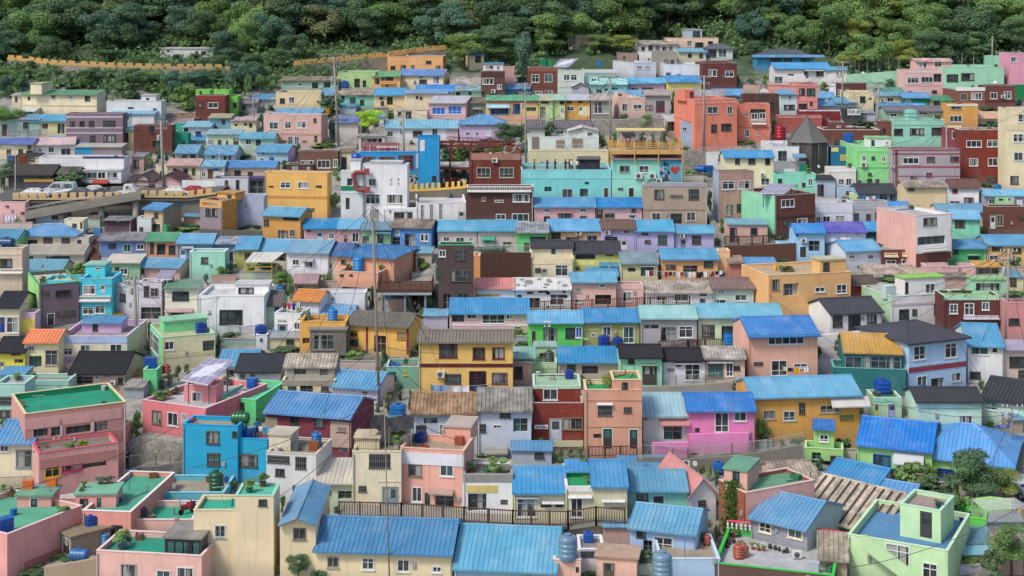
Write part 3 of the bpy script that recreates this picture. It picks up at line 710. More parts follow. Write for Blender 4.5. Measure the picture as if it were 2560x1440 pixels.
pink house with white laundry below the road|-10 65 553 505 498|f f0bcb8 re0c0b8||k52 530 9 6;k14 514 8 4
pale blue roof at left edge above pink house|-20 46 512 500 491|g e0d8d0 m6ab0e0||
peeling cream house with blue roof below the bridge|361 409 582 523 510|g ccb890 m5a98d8|y25 C a09a8c|k386 532 9 12;d381 560 20 20:5a5854
mauve house with ochre side and balcony|500 556 592 503 496|f 9a8a94 rc8a868|y25 C d8941c|k514 522 12 18;k530 522 13 18;p500 504 56 13:e8a840;p506 507 40 6:f4e8d0
+ochre stair head|543 587 503 485 482|n e0a030 rd8a048|k3|k572 488 6 6
peeling white shack with small window|343 378 582 545 543|f dde4e0 rb8b4a8||k349 568 8 12
brown timber shed under the bridge|262 328 580 549 545|s 6a4a38 c9a9ca0||
beige house with broad blue hipped roof|47 188 618 587 560|h e4dcc0 m5a98d8||k70 600 23 16;k109 594 22 20;k154 595 20 15
cream stair tower behind the blue hipped roof|160 208 598 550 547|f f0e4c4 rd8d0b8||k181 559 10 8;o200 555 6 18
small grey house right of the blue hipped roof|188 222 620 594 590|f d0ccc0 rc0bcb0||k193 600 10 12
pale green house with teal blue roof at left edge|-10 46 642 593 574|g 90d090 m4a9ad8||
blue cottage under plain grey roof|247 368 637 598 582|g 7090c8 c8a8a90||k272 609 18 11;g308 610 20 20;w342 610 18 14
orange cottage with emerald roof|366 445 642 599 582|g f0a058 m20b078||d375 602 10 34;o392 610 22 28;k422 614 16 20
periwinkle cottage with ice blue roof|443 532 654 605 585|g 8fa8cc m4aa0e4||d449 623 16 30:e0e8f4;w450 608 12 6;a456 612 30 6:c0c4c8
steel blue cottage with pale grey roof|532 592 652 606 592|g 8098c8 ca8b0c0||k574 630 12 20
olive yellow cottage with deep blue roof|590 645 662 620 592|g c8c048 m3a98e0||w600 630 7 6;g612 632 14 16
cream cottage with patched cream roof and vines|65 210 657 632 612|g ece0c8 mc8bca4||k68 641 15 12;o115 640 60 10
yellow cottage with turquoise blue roof|52 152 694 680 650|g e8d4b0 m46a0d8||k128 683 14 8
beige two storey house with balcony at left edge|-10 58 732 620 614|f dcc4b0 rc8b8a8||k-2 647 32 22;y-8 671 66 9;p-8 632 66 5:e8d4c4
green cottage with flat cream awning roof|265 350 692 654 635|s 9cd0a0 mf0e4d0||k268 668 10 16;k288 668 12 18;g300 670 20 16
pink cottage with light blue gable roof|338 450 694 667 648|g e0b4a8 m4a9ade|y10|k348 672 12 10
mint cube house with white roof edge|474 562 692 630 622|f a4e4cc rd8e0dc|T f0f4f4|k503 643 17 16
'''
DATA += r'''
sky blue two storey house with white balustrade|200 280 797 697 680|f 4fc0e8 rb0d8d8|T 8ad8f0|w207 713 31 23;d252 713 9 20:e0e8f0;y200 739 78 11;w206 768 28 18;w238 764 24 20
+aqua box|213 262 690 664 655|n 58cce8 rb4ecd8|k3|w237 668 14 7
cyan terrace house behind the mauve house|107 200 790 702 688|f 58c4e4 r90d0d8||
mauve house with lime side and green roof|97 198 817 713 700|f 7c6a78 re4f0c4|y-26 C 9cd868 T 50a860 d9|k104 728 18 10;k139 724 38 18;d119 784 16 28:3a3640;k142 775 44 16
cream shop with black roof and purple door|-10 48 842 765 730|g f0dca8 t3a3c44||d0 793 12 38:2838a0;g16 792 32 40
pink and yellow cabin with tiny window|49 88 834 783 780|f e8c8dc re0c0d0||p51 796 36 38:f0d830;w70 801 9 8
cream cottage with bright orange roof|62 146 927 852 825|g ece4b4 mfc8840||k70 865 16 12:e8e4d8;o72 890 32 28;g113 875 32 38
yellow cottage with black roof at left edge|-10 62 932 877 843|g f0e020 k34343a||k28 874 22 14;o36 898 22 10;d0 905 10 22:e0e0d8
cream house with lilac terrace and pale blue fascia|150 318 907 841 800|f ece4c4 rb8b0b4|P.5 T e4d0e4 I d4b4d8|p150 842 168 16:b0c8f0;w158 870 24 18;w201 862 24 20;w275 860 30 20;p156 892 32 14:c4a8d0
+lilac room|205 303 835 806 790|s d4b0d4 m1f88d8|k4|k232 808 12 18
old brown house with black tar roofs|175 312 977 930 880|g d0b0a0 k303034||w237 938 13 10;w260 933 12 10;w243 960 30 12;k295 945 12 15;p175 966 58 9:e0a8a0;o182 942 50 18
aqua flat house at left edge with wide window|-10 62 1052 960 940|f a8dcd0 rc0c8c0|P.3|k0 992 32 18;k0 1025 38 20
aqua flat house with grey shutters|62 172 1007 952 935|f a8d8c8 ra8a090|P.3|w68 980 33 25:d8dcd8;g103 978 34 18;p62 953 110 10:98d0c0
+blue sheet roof|-2 62 950 938 925|s a0ccc8 m5aa8e0|k2|
lilac grey corner house with recessed balcony|348 404 802 705 700|f dcd4dc rc8c4c8||k360 715 12 26;w376 720 20 22;o352 768 50 30;p350 748 54 14:e4dce4
grey white sloping wall house beside the steps|290 348 795 715 708|f c8ccd4 rc0c4c8|y24|k300 735 14 18
cream house with green sheet roof|412 496 802 718 700|s f0ecdc m6ab08c||w431 729 41 22:404448;o424 780 37 18;a413 771 70 6:d0a0a0
white modernist house with skylight|497 660 832 740 712|f f4f4f4 reeeeee|T f8f8f8|g549 775 57 35:404448;k521 776 7 9;p497 738 44 92:f4f4f4
+white upper box|590 672 740 712 704|n f6f6f6 rf0f0f0|k3|k596 719 38 19
cream green house with stacked roof rooms|405 538 922 845 812|f e8dc9c re0d8b0|y-24 C 6fdc90|w411 852 24 24:f0f0e8;o507 850 30 30;<w378 846 20 22;p405 884 133 3:d8c888
+bright green roof room|410 518 830 806 795|n 7fe09c m98e8b8|k4|
green shed with blue tank by the steps|358 392 977 925 915|f 60d890 ra8e8c0||
white house with navy tarpaulin roof|590 700 967 925 885|g e8e8f0 k40444c||w600 935 12 10;w625 930 14 14
white shed with bright blue roof behind solar panel|545 640 952 910 875|g dcdce4 m3a8fd8||k570 925 14 12
coral pink house with grey tiled terrace|357 515 1112 1000,1022 960|f f08890 re0dce0|P.5 T f4c8c4|w380 1028 24 30;w419 1033 26 30;d455 1037 12 24:c8ccd4
+coral upper room|460 540 1000 966 952|f f09898 rf0d0c8|k4 y8|w479 980 25 24
bright green cube house with mint roof|549 640 1062 1000 955|f 5fe088 r70dca8|y14 P.15 T 80f0b8|k565 1007 46 29
pink house with large emerald terrace|62 315 1212 1036,1005 972|f d89a90 r20b088|P.5 I 0f9060 T e8dca8 d7.5|o165 1060 62 27;o237 1052 32 28;o128 1066 28 25;o84 1070 36 24;p64 1044 240 6:e8b0a8;p150 1050 6 70:e8d4cc;p228 1050 6 70:e8d4cc;p64 1098 240 5:c88880
+terrace annex|97 296 1212 1134 1108|f e0a8a0 r9a9488|k-3.4 P.4 T e06070|o206 1152 60 20;p100 1146 190 3:c88880;w112 1158 38 38:e0c030;w155 1158 50 24:c04868
cream house with vivid blue roof at left edge|-10 85 1212 1104 1050|g f0e4c0 m1f90e8||w0 1113 22 16;g40 1125 44 44:8a9aa0
turquoise blue cube house with green barrel tank|456 594 1202 1061,1066 1044|f 1f9cd8 rc8b090|P.35 T 30a8e0|b516 1078 32 31;b518 1133 32 31;k581 1079 12 13
lower turquoise wing with corner terrace|594 668 1202 1100 1072|f 1f9cd8 rb0b0b0|y10 P.4 T 30a8e0|b600 1137 44 29
salmon house with tall wall and green terrace|18 205 1445 1337,1264 1240|f f0a8a0 r6cc8a0|P.4 T f4d0cc d8|k157 1312 36 22;k110 1349 36 14;p60 1400 110 6:c87870
salmon stair hut with green lid|43 128 1300 1240 1222|n f0a8a0 m6cc8a0|D1330 q stair_hut|d77 1247 17 32:404048
low salmon box with green lid|45 114 1332 1296 1274|n f0a8a0 m6cc8a0|D1334 q stair_hut|
coral terrace house with green floor|207 327 1362 1276,1281 1225|f f0a090 r5cc4a0|P.35 T f4ece8 d10|k278 1314 28 29
+coral stair room|188 290 1276 1238,1236 1212|n f0a8a0 m6cc8a0|k2|k200 1247 19 19;d242 1245 11 28:2a5a50
white floored roof terrace with orange boxes|120 300 1262 1248 1186|f f0b8a8 re8e4e8|P.12|
cyan terrace house with green tank|397 560 1257 1232 1188|f 60c8dc rc8b8a0|P.45 T 90dcec I 60c8dc|
peach terrace house with moto and laundry|331 482 1342 1300 1252|f f0c4b4 r3cc4a0|P.45 T f4dcd4|k405 1328 18 10
cream wall house with lattice window|484 600 1430 1276 1238|f f0dcb4 r3cc4a0|P.3 T e8d8b0|b536 1313 28 31:f0f0f0
tall cream stair tower with mint roof|588 684 1432 1240 1209|f f0dcb4 r6ad8b0|P.06 T a8e0c8|k647 1249 20 15
pale pink house with glass rooftop room|241 504 1478 1377,1391 1338|f f0bcb0 r20b090|P.4 T f4d4cc|w302 1411 40 40;w442 1419 42 40;b391 1427 35 40:f0f0f0
+glass room|411 502 1391 1345,1349 1313|n 6a6864 m8a8478|o.3|g414 1352 86 36:404040
grey concrete shed with blue tanks|153 178 1393 1345 1322|n a89880 ra8987c|y48 d7|d158 1352 16 40:4a3c34
rusty white house with junk on roof|666 790 1253 1137 1098|f dcdcdc rb0a08c|y10 P.15 T d8ccb0|k669 1141 54 14;k689 1173 22 16;k739 1143 26 28;o731 1215 34 30
+flaking hut|672 726 1137 1090 1078|n e0d4bc re8dcc4|k1.5|
rust red house with ribbed royal blue roof|664 878 1153 1026,1042 992|g 8a3c30 m2f78cc||k725 1042 22 18;k784 1046 26 20;k843 1068 24 11;w830 1101 20 15;d853 1103 17 26:4a6068;p664 1044 30 70:b09a80;p826 1056 52 60:c8a888
pale green house with flat white canopy roof|772 885 1264 1205 1146|s d0e4c8 me4dccc||o845 1228 34 20;k807 1228 20 10;k780 1226 14 8
cream house with shutter and barred window|881 1003 1292 1130 1098|f f0dca8 rc8b89c|P.25 T e8dcb8|b923 1135 52 34;k897 1215 18 13;d957 1218 38 58:8aa0a4;p945 1201 58 4:e8dcb8
+roof hut|887 948 1118 1098 1078|n ecdcb8 re8d8b8|k1.5|
peach two storey house with white upper band|1001 1160 1292 1128 1092|f f0b09c rc8b494|P.5 y10 T f0c0ac|p1001 1138 159 20:e8e8f0;w1021 1161 33 29;w1100 1161 34 29;g1030 1218 25 36;d1062 1233 13 36:4a3c34;o1088 1233 46 38;a1075 1223 60 5:c0a088
+peach stair room|1113 1176 1094 1070 1046|n f0b09c mdcc098|k3.5|
white house with grey parapet and yellow patch|1157 1282 1302 1187 1150|f f0f0f0 r8a8478|P.3 T a8a49c|p1157 1188 125 17:9a9890;p1167 1213 77 18:e0c458;o1170 1234 46 44;k1252 1250 16 10
cream cottage with blue gable facing front|700 789 1445 1308 1291|x f0dcb0 m2a7ccc|d8.5 o.5|w733 1320 32 29
long cream house with wide blue ribbed roof|788 1130 1465 1370,1381 1300|g f0dcb0 m4a96d4||w818 1392 29 27;w905 1395 30 29;w993 1399 31 30;w1081 1416 23 15
pale blue house with wide blue ribbed roof|1136 1390 1485 1414,1424 1320|g 9cc8e0 m46a0d8||
olive cottage with vivid azure ribbed roof|1284 1414 1322 1226 1167|g d8cc94 m2092e4||g1292 1243 48 50;k1352 1256 26 11;k1389 1257 18 10;a1290 1240 58 3:f0f0f0;a1354 1252 56 4:f0f0f0
olive house with green notch in azure roof|1414 1568 1332 1218 1160|f d8cc94 r20b068|P.1 T f0ecec|p1414 1216 154 13:ece8e8;g1427 1244 30 50;k1523 1230 28 12;k1527 1252 35 15;a1420 1238 60 4:f0f0f0;a1504 1248 58 4:f0f0f0
+azure roof part|1481 1568 1218 1214 1150|g d8cc94 m2092e4|k-.05 o.2|
+green notch wall|1416 1480 1195 1177 1151|s 0f9a58 m2092e4|k3|
aqua cottage with mid blue ribbed roof|1568 1718 1292 1222 1175|g 8cd8c4 m3a94d8||k1592 1233 28 19;d1633 1240 26 32:5a5a58;k1588 1258 20 8
blue sheet covered shed below the walkway|1550 1690 1184 1172 1142|s a8a49c m5a9ee0||
white house with salmon tiled gable|1718 1790 1292 1240 1197|x e8ecec mf0987c|y-16 d7|k1746 1250 18 17
pink brick tower house with climbing vine|1797 1864 1332 1200,1233 1150|f ba8604c r7ab890|C f0b0a0 P.3 T f0c8bc d7|
+pink stair room|1810 1868 1224 1172,1180 1150|n e8b4a4 r80c0a0|k1.2 y-30|d1831 1180 18 40:3a3434
light blue house with ribbed azure roof|1575 1740 1402 1312,1330 1272|g a8c8ec m4aa0dc||k1592 1324 22 18;o1608 1352 22 40;g1634 1345 48 44
peach rooftop stair house with brown door|1492 1592 1455 1397 1374|n f0bca4 rdcb8a0|y10|d1509 1409 27 38:6a5a50
pale blue terrace house with concrete floor|1650 1800 1450 1398 1335|f b0d0ec rc0b098|P.4 T d0e4f4|
brick house with grey terrace and green parapet|1785 2085 1500 1408,1440 1345|f b6a5048 rd8d8dc|P.6 I 3fc050 T 3fc850|
grey brick house with deep blue gable roof|1878 2018 1387 1288,1320 1248|g b9a9ca8 m1a80d0|C b8ccd4|w1898 1292 30 36:f0e8c8;w1970 1306 36 36:f0e8c8
low house with ribbed brown asbestos roof|1990 2200 1345 1280,1335 1228|g a08c78 ccabcaa||
old house with mossy grey asbestos roof|1940 2045 1217 1200 1155|g d8c0a4 ca89c8c|y-8|
small beige house with blue ribbed roof|2050 2182 1257 1200,1230 1166|g d8c0a4 m2a8cdc||k2058 1216 30 13
low green house with vivid blue ribbed roof|2185 2275 1287 1246,1262 1210|g 3fae50 m1f7fe0||
lime green house with long vivid blue roof|2143 2330 1192 1107,1126 1056|g a4dc7c m1488ec|d9|w2183 1139 44 38:2050b0;a2234 1134 76 18:d8dce0;o2246 1150 60 34
lime green wing with vivid blue hip roof|2290 2528 1218 1136,1164 1070|h a4dc7c m1488ec|d9|w2340 1175 46 34:2050b0
lime green garden tower with small blue roof|2034 2085 1142 1072 1058|s a4dc7c m1a80e0|y12|w2049 1087 22 17
+lime terrace|2012 2108 1168 1125 1108|f a4dc7c r40a060|k-1.5 y12|o2030 1132 22 30;k2076 1141 26 18;
mint green house with square rooftop room|2120 2370 1480 1336,1378 1290|f c4e8b0 r6aa4d4|P.6 T d4f0c4 d9|w2214 1366 60 50;w2306 1411 38 44
+square roof room|2250 2352 1336 1260,1278 1232|f c4e8b4 rc4a888|k3.2 P.3 T c0ecd0 d4|d2300 1282 30 60:4a4a4c
lime annex with bright green flat roof|2390 2463 1332 1290,1300 1262|f 5fdc30 r7fe850|P.5 T 70e840|
orange house with sloping stair wall|1921 2127 792 690,680 662|f f0b460 re0c8a0|P.3 T f4ccA0|w1930 698 18 28;w2038 717 25 14;w2091 710 26 24;o1958 708 38 32
+orange roof room|2050 2115 685 652 646|n f0b860 me8d8a0|k2.5|k2058 656 15 22
white house with charcoal tiled gable|2075 2205 832 783 748|g f0f0ec t4a4c56|y-12|k2082 788 24 30;k2121 786 30 38;k2168 787 23 21
red house with brown tiled roof|2128 2190 747 710 690|g a85044 t6a5a58||
pale grey three storey house with mint side|2227 2358 814 742 715|f e8e4e4 rd0d8c8|y-15 C b8dcb8|k2248 773 24 26;k2281 773 11 15;k2335 760 9 11;k2335 775 9 12;p2227 758 131 2:c8c4c4
+upper floor|2262 2362 742 698 690|n e8e4e4 rb0e050|k2.5|k2248 706 22 28;w2313 708 25 26
dark brick house with green terrace|2360 2500 832 740 725|f b6a3c38 ra0d890|P.3 T b8e4c0|p2360 738 138 12:b8e4c0;w2374 760 20 24;g2411 758 24 30;w2455 755 18 20;y2408 788 88 6:d8d0d8;k2425 808 24 16
+mint upper room|2432 2518 740 700 694|n a8dcb4 ma8d890|k3|o2440 708 60 20
rose pink house at right edge with pole|2518 2582 852 757 752|f d89090 rd0a0a0||k2522 796 26 16
peach house with two tier cobalt roof|1870 2044 942 833 793|g f0b48c m2f7fd4|y-6|a1866 828 182 12:2f7fd4;p1870 863 174 4:f4e8e0;p1870 882 174 4:f4e8e0;w1920 840 90 22;g1928 900 40 40;w1984 908 35 13;k1885 905 22 10
pale blue two storey house with black tiles|2272 2415 987 857,841 808|h b0d0f0 t4a4c56|d8|w2284 863 30 38;w2362 856 30 40;w2292 938 26 32;o2328 943 32 28;w2378 930 24 25;p2272 905 143 8:c0d8f4;p2272 915 143 4:a04050
teal rusty house with yellow mossy roof|2083 2265 992 925 905|f 2a7c7c r4a8a80|y8|o2100 950 20 14;o2190 955 20 20
+glazed upper room|2110 2255 925 882 836|g 2a7c7c md8a030|k.5|g2160 892 92 30:7a9a98;w2113 892 42 28:7a9a98
white house with steep cobalt roof|2420 2508 952 863 810|g ececec m3a94dc|y8|w2427 868 44 18;k2482 868 10 10;k2425 930 26 16
beige house with mosaic tiled roof|2508 2582 947 872 850|s dcc8b8 mb8a8c8||k2524 892 40 26;k2546 925 20 20
pale green ticket booth like cabin with blue tank|2185 2254 1053 995 975|f b4dcb4 r2a7a50|P.2|d2180 1010 17 33:b8d850;d2220 1010 19 33:a8b0d8;p2183 996 71 8:98e0c0
ochre house with huge azure roof|1880 2150 1097 990 945|g e0a028 m2a94e4|y-6|w1908 1025 30 23;w1958 1027 30 25;w2050 1012 50 20;a2075 990 95 22:e8e4e0;k1998 1007 14 28;o2100 1037 35 18:a8a868
pale mint house with black roof and blue tank|2290 2455 1077 1000 970|g c8ecd8 t44464c||g2397 1038 34 28
pale mint house with two framed letters|2455 2582 1072 992,1010 955|g c8e8d8 t44464c||w2464 1010 28 13
house with spotted white cow pattern roof|1284 1427 772 720 696|g f0f0f0 mf4f4f0||w1318 729 14 6;o1320 745 30 26;g1375 735 35 28
pink house with two stepped azure roofs|1428 1540 770 702 682|g e8b8ac m2f94dc||w1438 721 14 10;w1499 709 14 10;w1437 747 16 10;o1488 737 40 25
pink house with open roof terrace|1540 1608 762 713 706|f e8b8ac ra89888|P.3|g1557 729 23 25;p1540 714 68 9:f0c4b8
white row house with long brown asbestos roof|1615 1780 762 728 702|g f0f0f0 cb4a89c||w1641 739 25 13;g1685 735 36 18;k1750 729 16 9;k1750 747 12 12
pale green row house with plum tiled roof|1780 1885 762 718 695|g c4dcd4 t8a7470||w1794 724 16 10;g1783 748 32 11;g1837 736 30 16
vivid green row house with azure roof|1320 1457 867 803 778|g 58dc58 m2090e4||o1358 820 36 38;k1414 820 26 25;d1330 828 9 30:404438;W1439 818 17 26:2060c0;p1440 845 30 4:a0e8a0
olive green row house with tanks in front|1457 1600 864 801 772|g a8a84a m3a98e4||g1506 816 22 35;g1558 816 28 42;w1478 833 12 8;p1457 822 44 3:c8c870
grey row house with whitened blue roof|1602 1742 867 792 765|g b4b0b4 ma8dcec||o1609 812 38 10;o1652 818 38 36;w1697 815 35 29
pale green row house with light azure roof|1745 1955 862 790 760|g d4e4c0 m5aacdc||k1755 812 31 31;o1804 815 40 38
sage green house with pale blue roof patch|1285 1337 947 893 868|s b8d8a0 m98ccbc||w1296 910 25 14;o1290 938 40 6
sage green house with roof balcony|1337 1392 937 908 862|f b8d8a0 ra8c898|P.5|p1337 909 55 12:c0e0a8
+green back room|1337 1390 906 868 858|n b8d8a0 ma8d4c0|k2.4|w1349 882 18 11
beige house with clean azure ribbed roof|1395 1548 937 902 868|g d0bca8 m3a94dc||k1418 912 20 14;o1455 915 40 20
jade green house with black tar roof|1550 1655 967 890 862|g 98e0b8 k38343a||d1606 913 36 50:505048;a1600 908 44 4:90a890;k1570 895 16 14
white house with black tar roof and sliding door|1656 1762 957 897 870|g f0f0f4 k38343a||w1668 921 18 8;g1712 909 38 42;a1686 904 66 4:e8e8e8;k1690 908 12 8
tan house with mossy grey roof beside tar roofs|1762 1862 957 892 867|g e4c4ac cb8b0a8||g1770 908 38 36;g1815 907 18 34;k1834 915 16 10;a1770 901 62 4:e8e8e8
dark red tiled house with mint roof|1331 1458 1117 1008 985|f b8a3c30 r7a4438|P.6|d1375 1048 28 55:c8d0dc;w1405 1044 52 30;p1331 1101 127 16:d8dcb4;p1336 1062 34 9:ece8e8
+red upper floor|1333 1452 1000 966 936|f b8a3c30 rb8dcb8|k2.5 P.1 T c8e8d0|w1358 972 36 28;p1333 964 119 8:b8dcc0
tan tower house with green roof decks|1463 1605 1142 975 950|f e0a070 r20b068|P.35 T f4d8a8 I f0d898|k1495 1012 34 26;k1560 1018 18 13;d1508 1072 22 50:4a4038;d1574 1074 20 48:4a4038;k1484 1085 18 8;a1492 1007 40 3:f0f0f0;p1463 1000 142 2:c88a5c;p1463 1066 142 2:c88a5c
+upper tower|1531 1603 975 950 928|f e0a070 r20b868|k.03 P.25 T f4d8a8|k1555 956 14 16
white house with scuffed pale blue roof|1608 1718 1117 1035 983|g e4e4e0 mb0cce4||w1610 1040 8 10;o1660 1062 45 38;a1648 1048 75 9:e09060
bubblegum pink house with cobalt sheet roof|1718 1888 1122 1022 982|g f088c0 m3a80d4||g1787 1031 35 50;w1835 1028 31 25;k1738 1070 10 10
sage house with dark grey tiled roof|627 700 817 760 728|g b0d4bc t7a7470||w648 768 15 12;k687 768 12 12;o648 796 18 18
white house with terracotta tiled roof|733 800 802 750 727|g f0f0f0 tE09858|y12|o740 758 12 18
plain white wall house behind terracotta roof|790 914 777 732 728|f e4e6ea rd0d0d0||w840 758 20 7
grey hut with rust streaked roof|735 792 730 705 686|g a89c88 md0a890||k745 717 11 10
white house with laundry terrace and tank|686 752 852 785 770|f ececec rc8c8c8|y10|w694 798 23 10;d695 812 22 30:a8a8a8;w735 806 16 18
yellow house with faded blue folded roof|782 885 802 785 763|g e8b030 m5a98dc||
amber house with glazed bay and stair|750 865 882 805 788|f f0b030 rd0a868|P.4 T f4b838|o756 845 18 14
+glazed bay|775 865 882 826 820|n 7a746c ra8a298|k-1.2|g784 836 52 38:9a948c
yellow house with brown posts and tiled gable|870 1022 887 815 786|g f4b838 t7c7870|y14|w875 827 20 15:c08030;w993 831 20 17:c08030;o935 840 30 43:402018;k875 849 20 14;p869 818 5 68:8a3020;p915 818 5 68:8a3020;p1016 820 6 66:8a3020
dark brick tower with orange parapet|1096 1183 792 613 609|f b5c4a48 r50c890|T 60c898|k1096 625 18 17:e8e8e8;k1139 624 24 26;k1127 676 48 28;o1108 735 20 45:3a3430;o1146 735 24 40
stepped orange wall house beside brick tower|1183 1200 742 640 637|f f0a848 re0b070||
white shop with bright orange roof|1188 1285 772 718 697|g f0f0ec mff8c48||p1190 735 60 5:e0a000;o1200 744 40 20
pale pink house with broad azure roof|1124 1322 832 780 746|g ecc4c8 m2a96e0||o1130 785 30 20;w1167 785 25 12;w1205 783 57 26;w1266 784 15 14;p1124 811 198 4:f4e8ea;w1285 816 18 14
yellow two storey house with maroon window frames|1047 1282 987 851 826|g f0c050 t8a8278||w1098 858 45 36:7a2830;w1182 869 30 29:7a2830;w1231 869 30 28:7a2830;p1047 909 235 9:6a2830;b1112 935 40 25:6a3038;g1173 928 42 45:7a2830;b1230 932 38 27:6a3038
long pale blue house with rusty corrugated roof|1030 1195 1132 1028 983|g b8c4d4 ca88868||b1040 1063 25 24;g1098 1060 20 40;g1150 1065 14 30;k1160 1038 20 8;o1060 1045 34 14
white blue house with grey corrugated roof|1195 1328 1132 1022 970|g ccd4e0 c98948c||w1233 1062 20 9;k1250 1032 26 12;k1200 1060 14 20;o1283 1046 36 34
old cream house with concrete balcony|705 838 997 952 930|f ecd498 ra09a88|P.4|p705 950 133 14:a09888;o750 962 32 28;k720 966 20 13;k803 966 18 12;b800 979 32 14
+grey upper room|712 838 952 915 886|g b8b0a0 cc0b4a4|k1.6|o735 918 30 18;o800 922 20 16
lilac white house with cobalt ribbed roof|830 945 1012 970 932|g e8dcec m3090d8|y14|w905 977 15 12;b855 990 20 8
sea green house with junk terrace|965 1048 962 918 898|f 7ab8a0 r9a9488||k1010 927 8 11:e0c840;o970 930 20 24
yellow orange cube gallery with flat roof|662 818 547 433 431|f f4b848 re8c078|y9|w701 455 25 15;w745 455 27 16;k672 465 12 3;k790 464 14 5;p662 491 156 3:d89830;k702 521 20 3;k768 521 18 3
ochre house with folded blue roof and tanks|657 752 602 538 520|g d89820 m4a9cd8|y14|k660 549 12 15;o695 576 24 22;w724 574 14 17;o708 541 40 10
long brick building with green tinted windows|745 845 427 378 376|f b7c5848 ra08878||w752 401 32 18;w793 400 32 20;w833 398 11 20
small brown rooftop hut behind yellow gallery|716 782 434 411 409|f b5a4438 r6a5a50||w731 417 13 6:f0f0f0;w768 418 6 6
pale blue house with lilac gable|640 720 407 378 362|g a8d0dc m5aa4dc|y10 C d8b8e0|k655 381 6 4;w650 394 10 8
white gallery house with giant red clamp|908 1018 554 412 409|f f0f0f0 re8e8e8|y4|w922 447 18 18;w914 485 36 25:e8e8e8;g967 486 40 23;g925 523 22 26;w976 446 4 7;w994 445 4 7;w976 457 4 6;w994 456 4 6
+stepped parapet|925 1003 412 407 406|n f0f0f0 re8e8e8|k.1|
white balcony tower with blue dome|852 910 554 430 427|f e0e4e4 rd8d8d8|P.2|p852 465 56 11:108a60;o868 446 12 18;d865 495 8 28:385058;p852 480 58 3:f0f0f0
+dome base|876 901 430 400 398|n f0f4f4 re8e8e8|k.6|
vivid blue cafe with pergola roof|898 1045 432 381 378|f 1f8ed8 r3a90c8|q cafe T 2a9ae0|g906 392 32 20:b04040;g948 392 38 20:b04040;g996 388 38 34:b04040;p1040 383 10 38:c0b8d0
tall vivid blue tower right of the blue cafe|1045 1099 484 341 338|f 2090dc r40a0d8|T 2a9ae0|p1050 350 12 28:e8e4e0;k1080 440 10 12
red brick cafe with rubble parapet|1178 1305 472 398 394|f b7a3a30 r9a7a70|q cafe P.3|g1192 419 34 25:c8c0b0;g1248 419 36 25:c8c0b0;p1178 384 122 16:b08070
dark brick house with white balustrade|1166 1333 557 467 463|f b5f3f38 r8a7068|T f0e8e0|y1168 466 160 11;w1282 485 42 20;w1204 493 10 10;w1237 500 22 6:f0f0f0;g1280 534 42 20;w1240 535 24 14
white gallery with slanted ribbed front|1040 1165 554 508 484|f f0ece8 rf0ece8|y-4|g1051 511 9 38;g1074 510 9 40;g1097 508 10 42;d1147 530 13 20:c8c8c8
white museum shop with deck roof|958 1042 554 520 503|f f0f0f0 r7a7478|P.1|g985 530 46 20;p958 519 84 7:f4f4f4
rose cottage with clean blue roof|760 848 607 568 548|g e0b0b0 m3a98dc||k768 570 9 8;d792 581 15 22:d0e0f0;w822 583 14 14
rose cottage adjoining the rose cottage on right|845 912 609 568 548|g e0b0b0 m3a98dc||d860 588 8 18;g880 582 18 24;k857 574 12 3
pistachio cottage with slate blue roof|905 978 614 571 556|g a0dca0 m6a8cb8||o905 590 18 20;d943 585 15 25:405048;a938 577 40 5:4080b0
cornflower blue cottage with brown roof|980 1078 619 567 550|g 5f9ce0 c9c8c7c|y10|w988 577 11 11;o1012 585 26 30;w1051 585 20 18;o980 594 20 18
pale mauve row house with blue tiled roof left|1095 1192 614 574 552|g dccac8 m38a0e0||w1108 592 16 12;w1139 593 22 15;w1172 594 11 10
pale mauve row house with mint door|1194 1294 614 574 551|g dccac8 m38a0e0||d1209 597 25 28:a8dcc0;w1257 604 22 11;a1202 590 35 7:40b890
cottage with azure roof above the cream awning|650 745 662 627 600|g e8e0d8 m2a9ae8|y8|o655 632 60 20
cottage with washed blue roof in long row|583 652 652 622 595|g d8d0b8 m4a9cdc||
white cottage with pale grey blue roof|718 822 692 630 602|g ececf0 m8ab4dc|y8|w731 648 17 15;d760 652 24 33:e0e4ec;a756 645 30 5:d8d8d8
cream cottage with peeling violet roof|788 872 692 635 608|g f0e4c4 m6478b8|y10|w815 657 16 15;d801 662 8 24:e8e8e8;w800 645 9 7
orange corner house with large blue hip roof|843 985 712 643 614|h e8a470 m2a80d4|y16 d8|k853 650 12 9
+front block|843 945 712 683 672|f e8a470 rd8b090|k-2.5|k850 686 9 6;k874 686 8 5
cream retaining wall house above the aqua cafe|1322 1520 427 378 376|f ecd89c rd8ccb0||k1350 405 8 10
aqua cafe with visitors on roof terrace|1303 1528 497 425 408|f 7fdcdc ra8b8b0|q cafe P.35 T 98e8e4|p1303 427 225 20:88e0e0;o1361 467 18 12;g1405 472 26 22;o1450 472 20 20;d1510 470 10 24:584038;k1462 455 10 5
+dark shelter|1446 1500 412 397 391|s 3a3a48 m6a5858|k3|
mint house with heart mural and yellow deck|1530 1706 497 396 386|s 98e4d0 md8a0a0||w1549 414 25 17;w1598 414 24 17;d1572 470 12 22:4a3028;k1545 470 12 5;p1530 444 176 2:b8f0e0
pink row cottage with azure tiled roof left|1336 1488 557 514 495|g e8b8b8 m1f90e0||w1360 522 14 10;w1450 521 15 10;b1396 532 32 16;k1360 541 15 12;k1450 540 16 9;a1390 528 40 3:e0a8a0
pink row cottage with azure tiled roof right|1491 1606 554 515 495|g ecc4c8 m1f8ee0||w1511 533 26 12;k1579 522 10 8;d1572 538 18 14:c8d0d8;d1493 525 14 24:5a4038
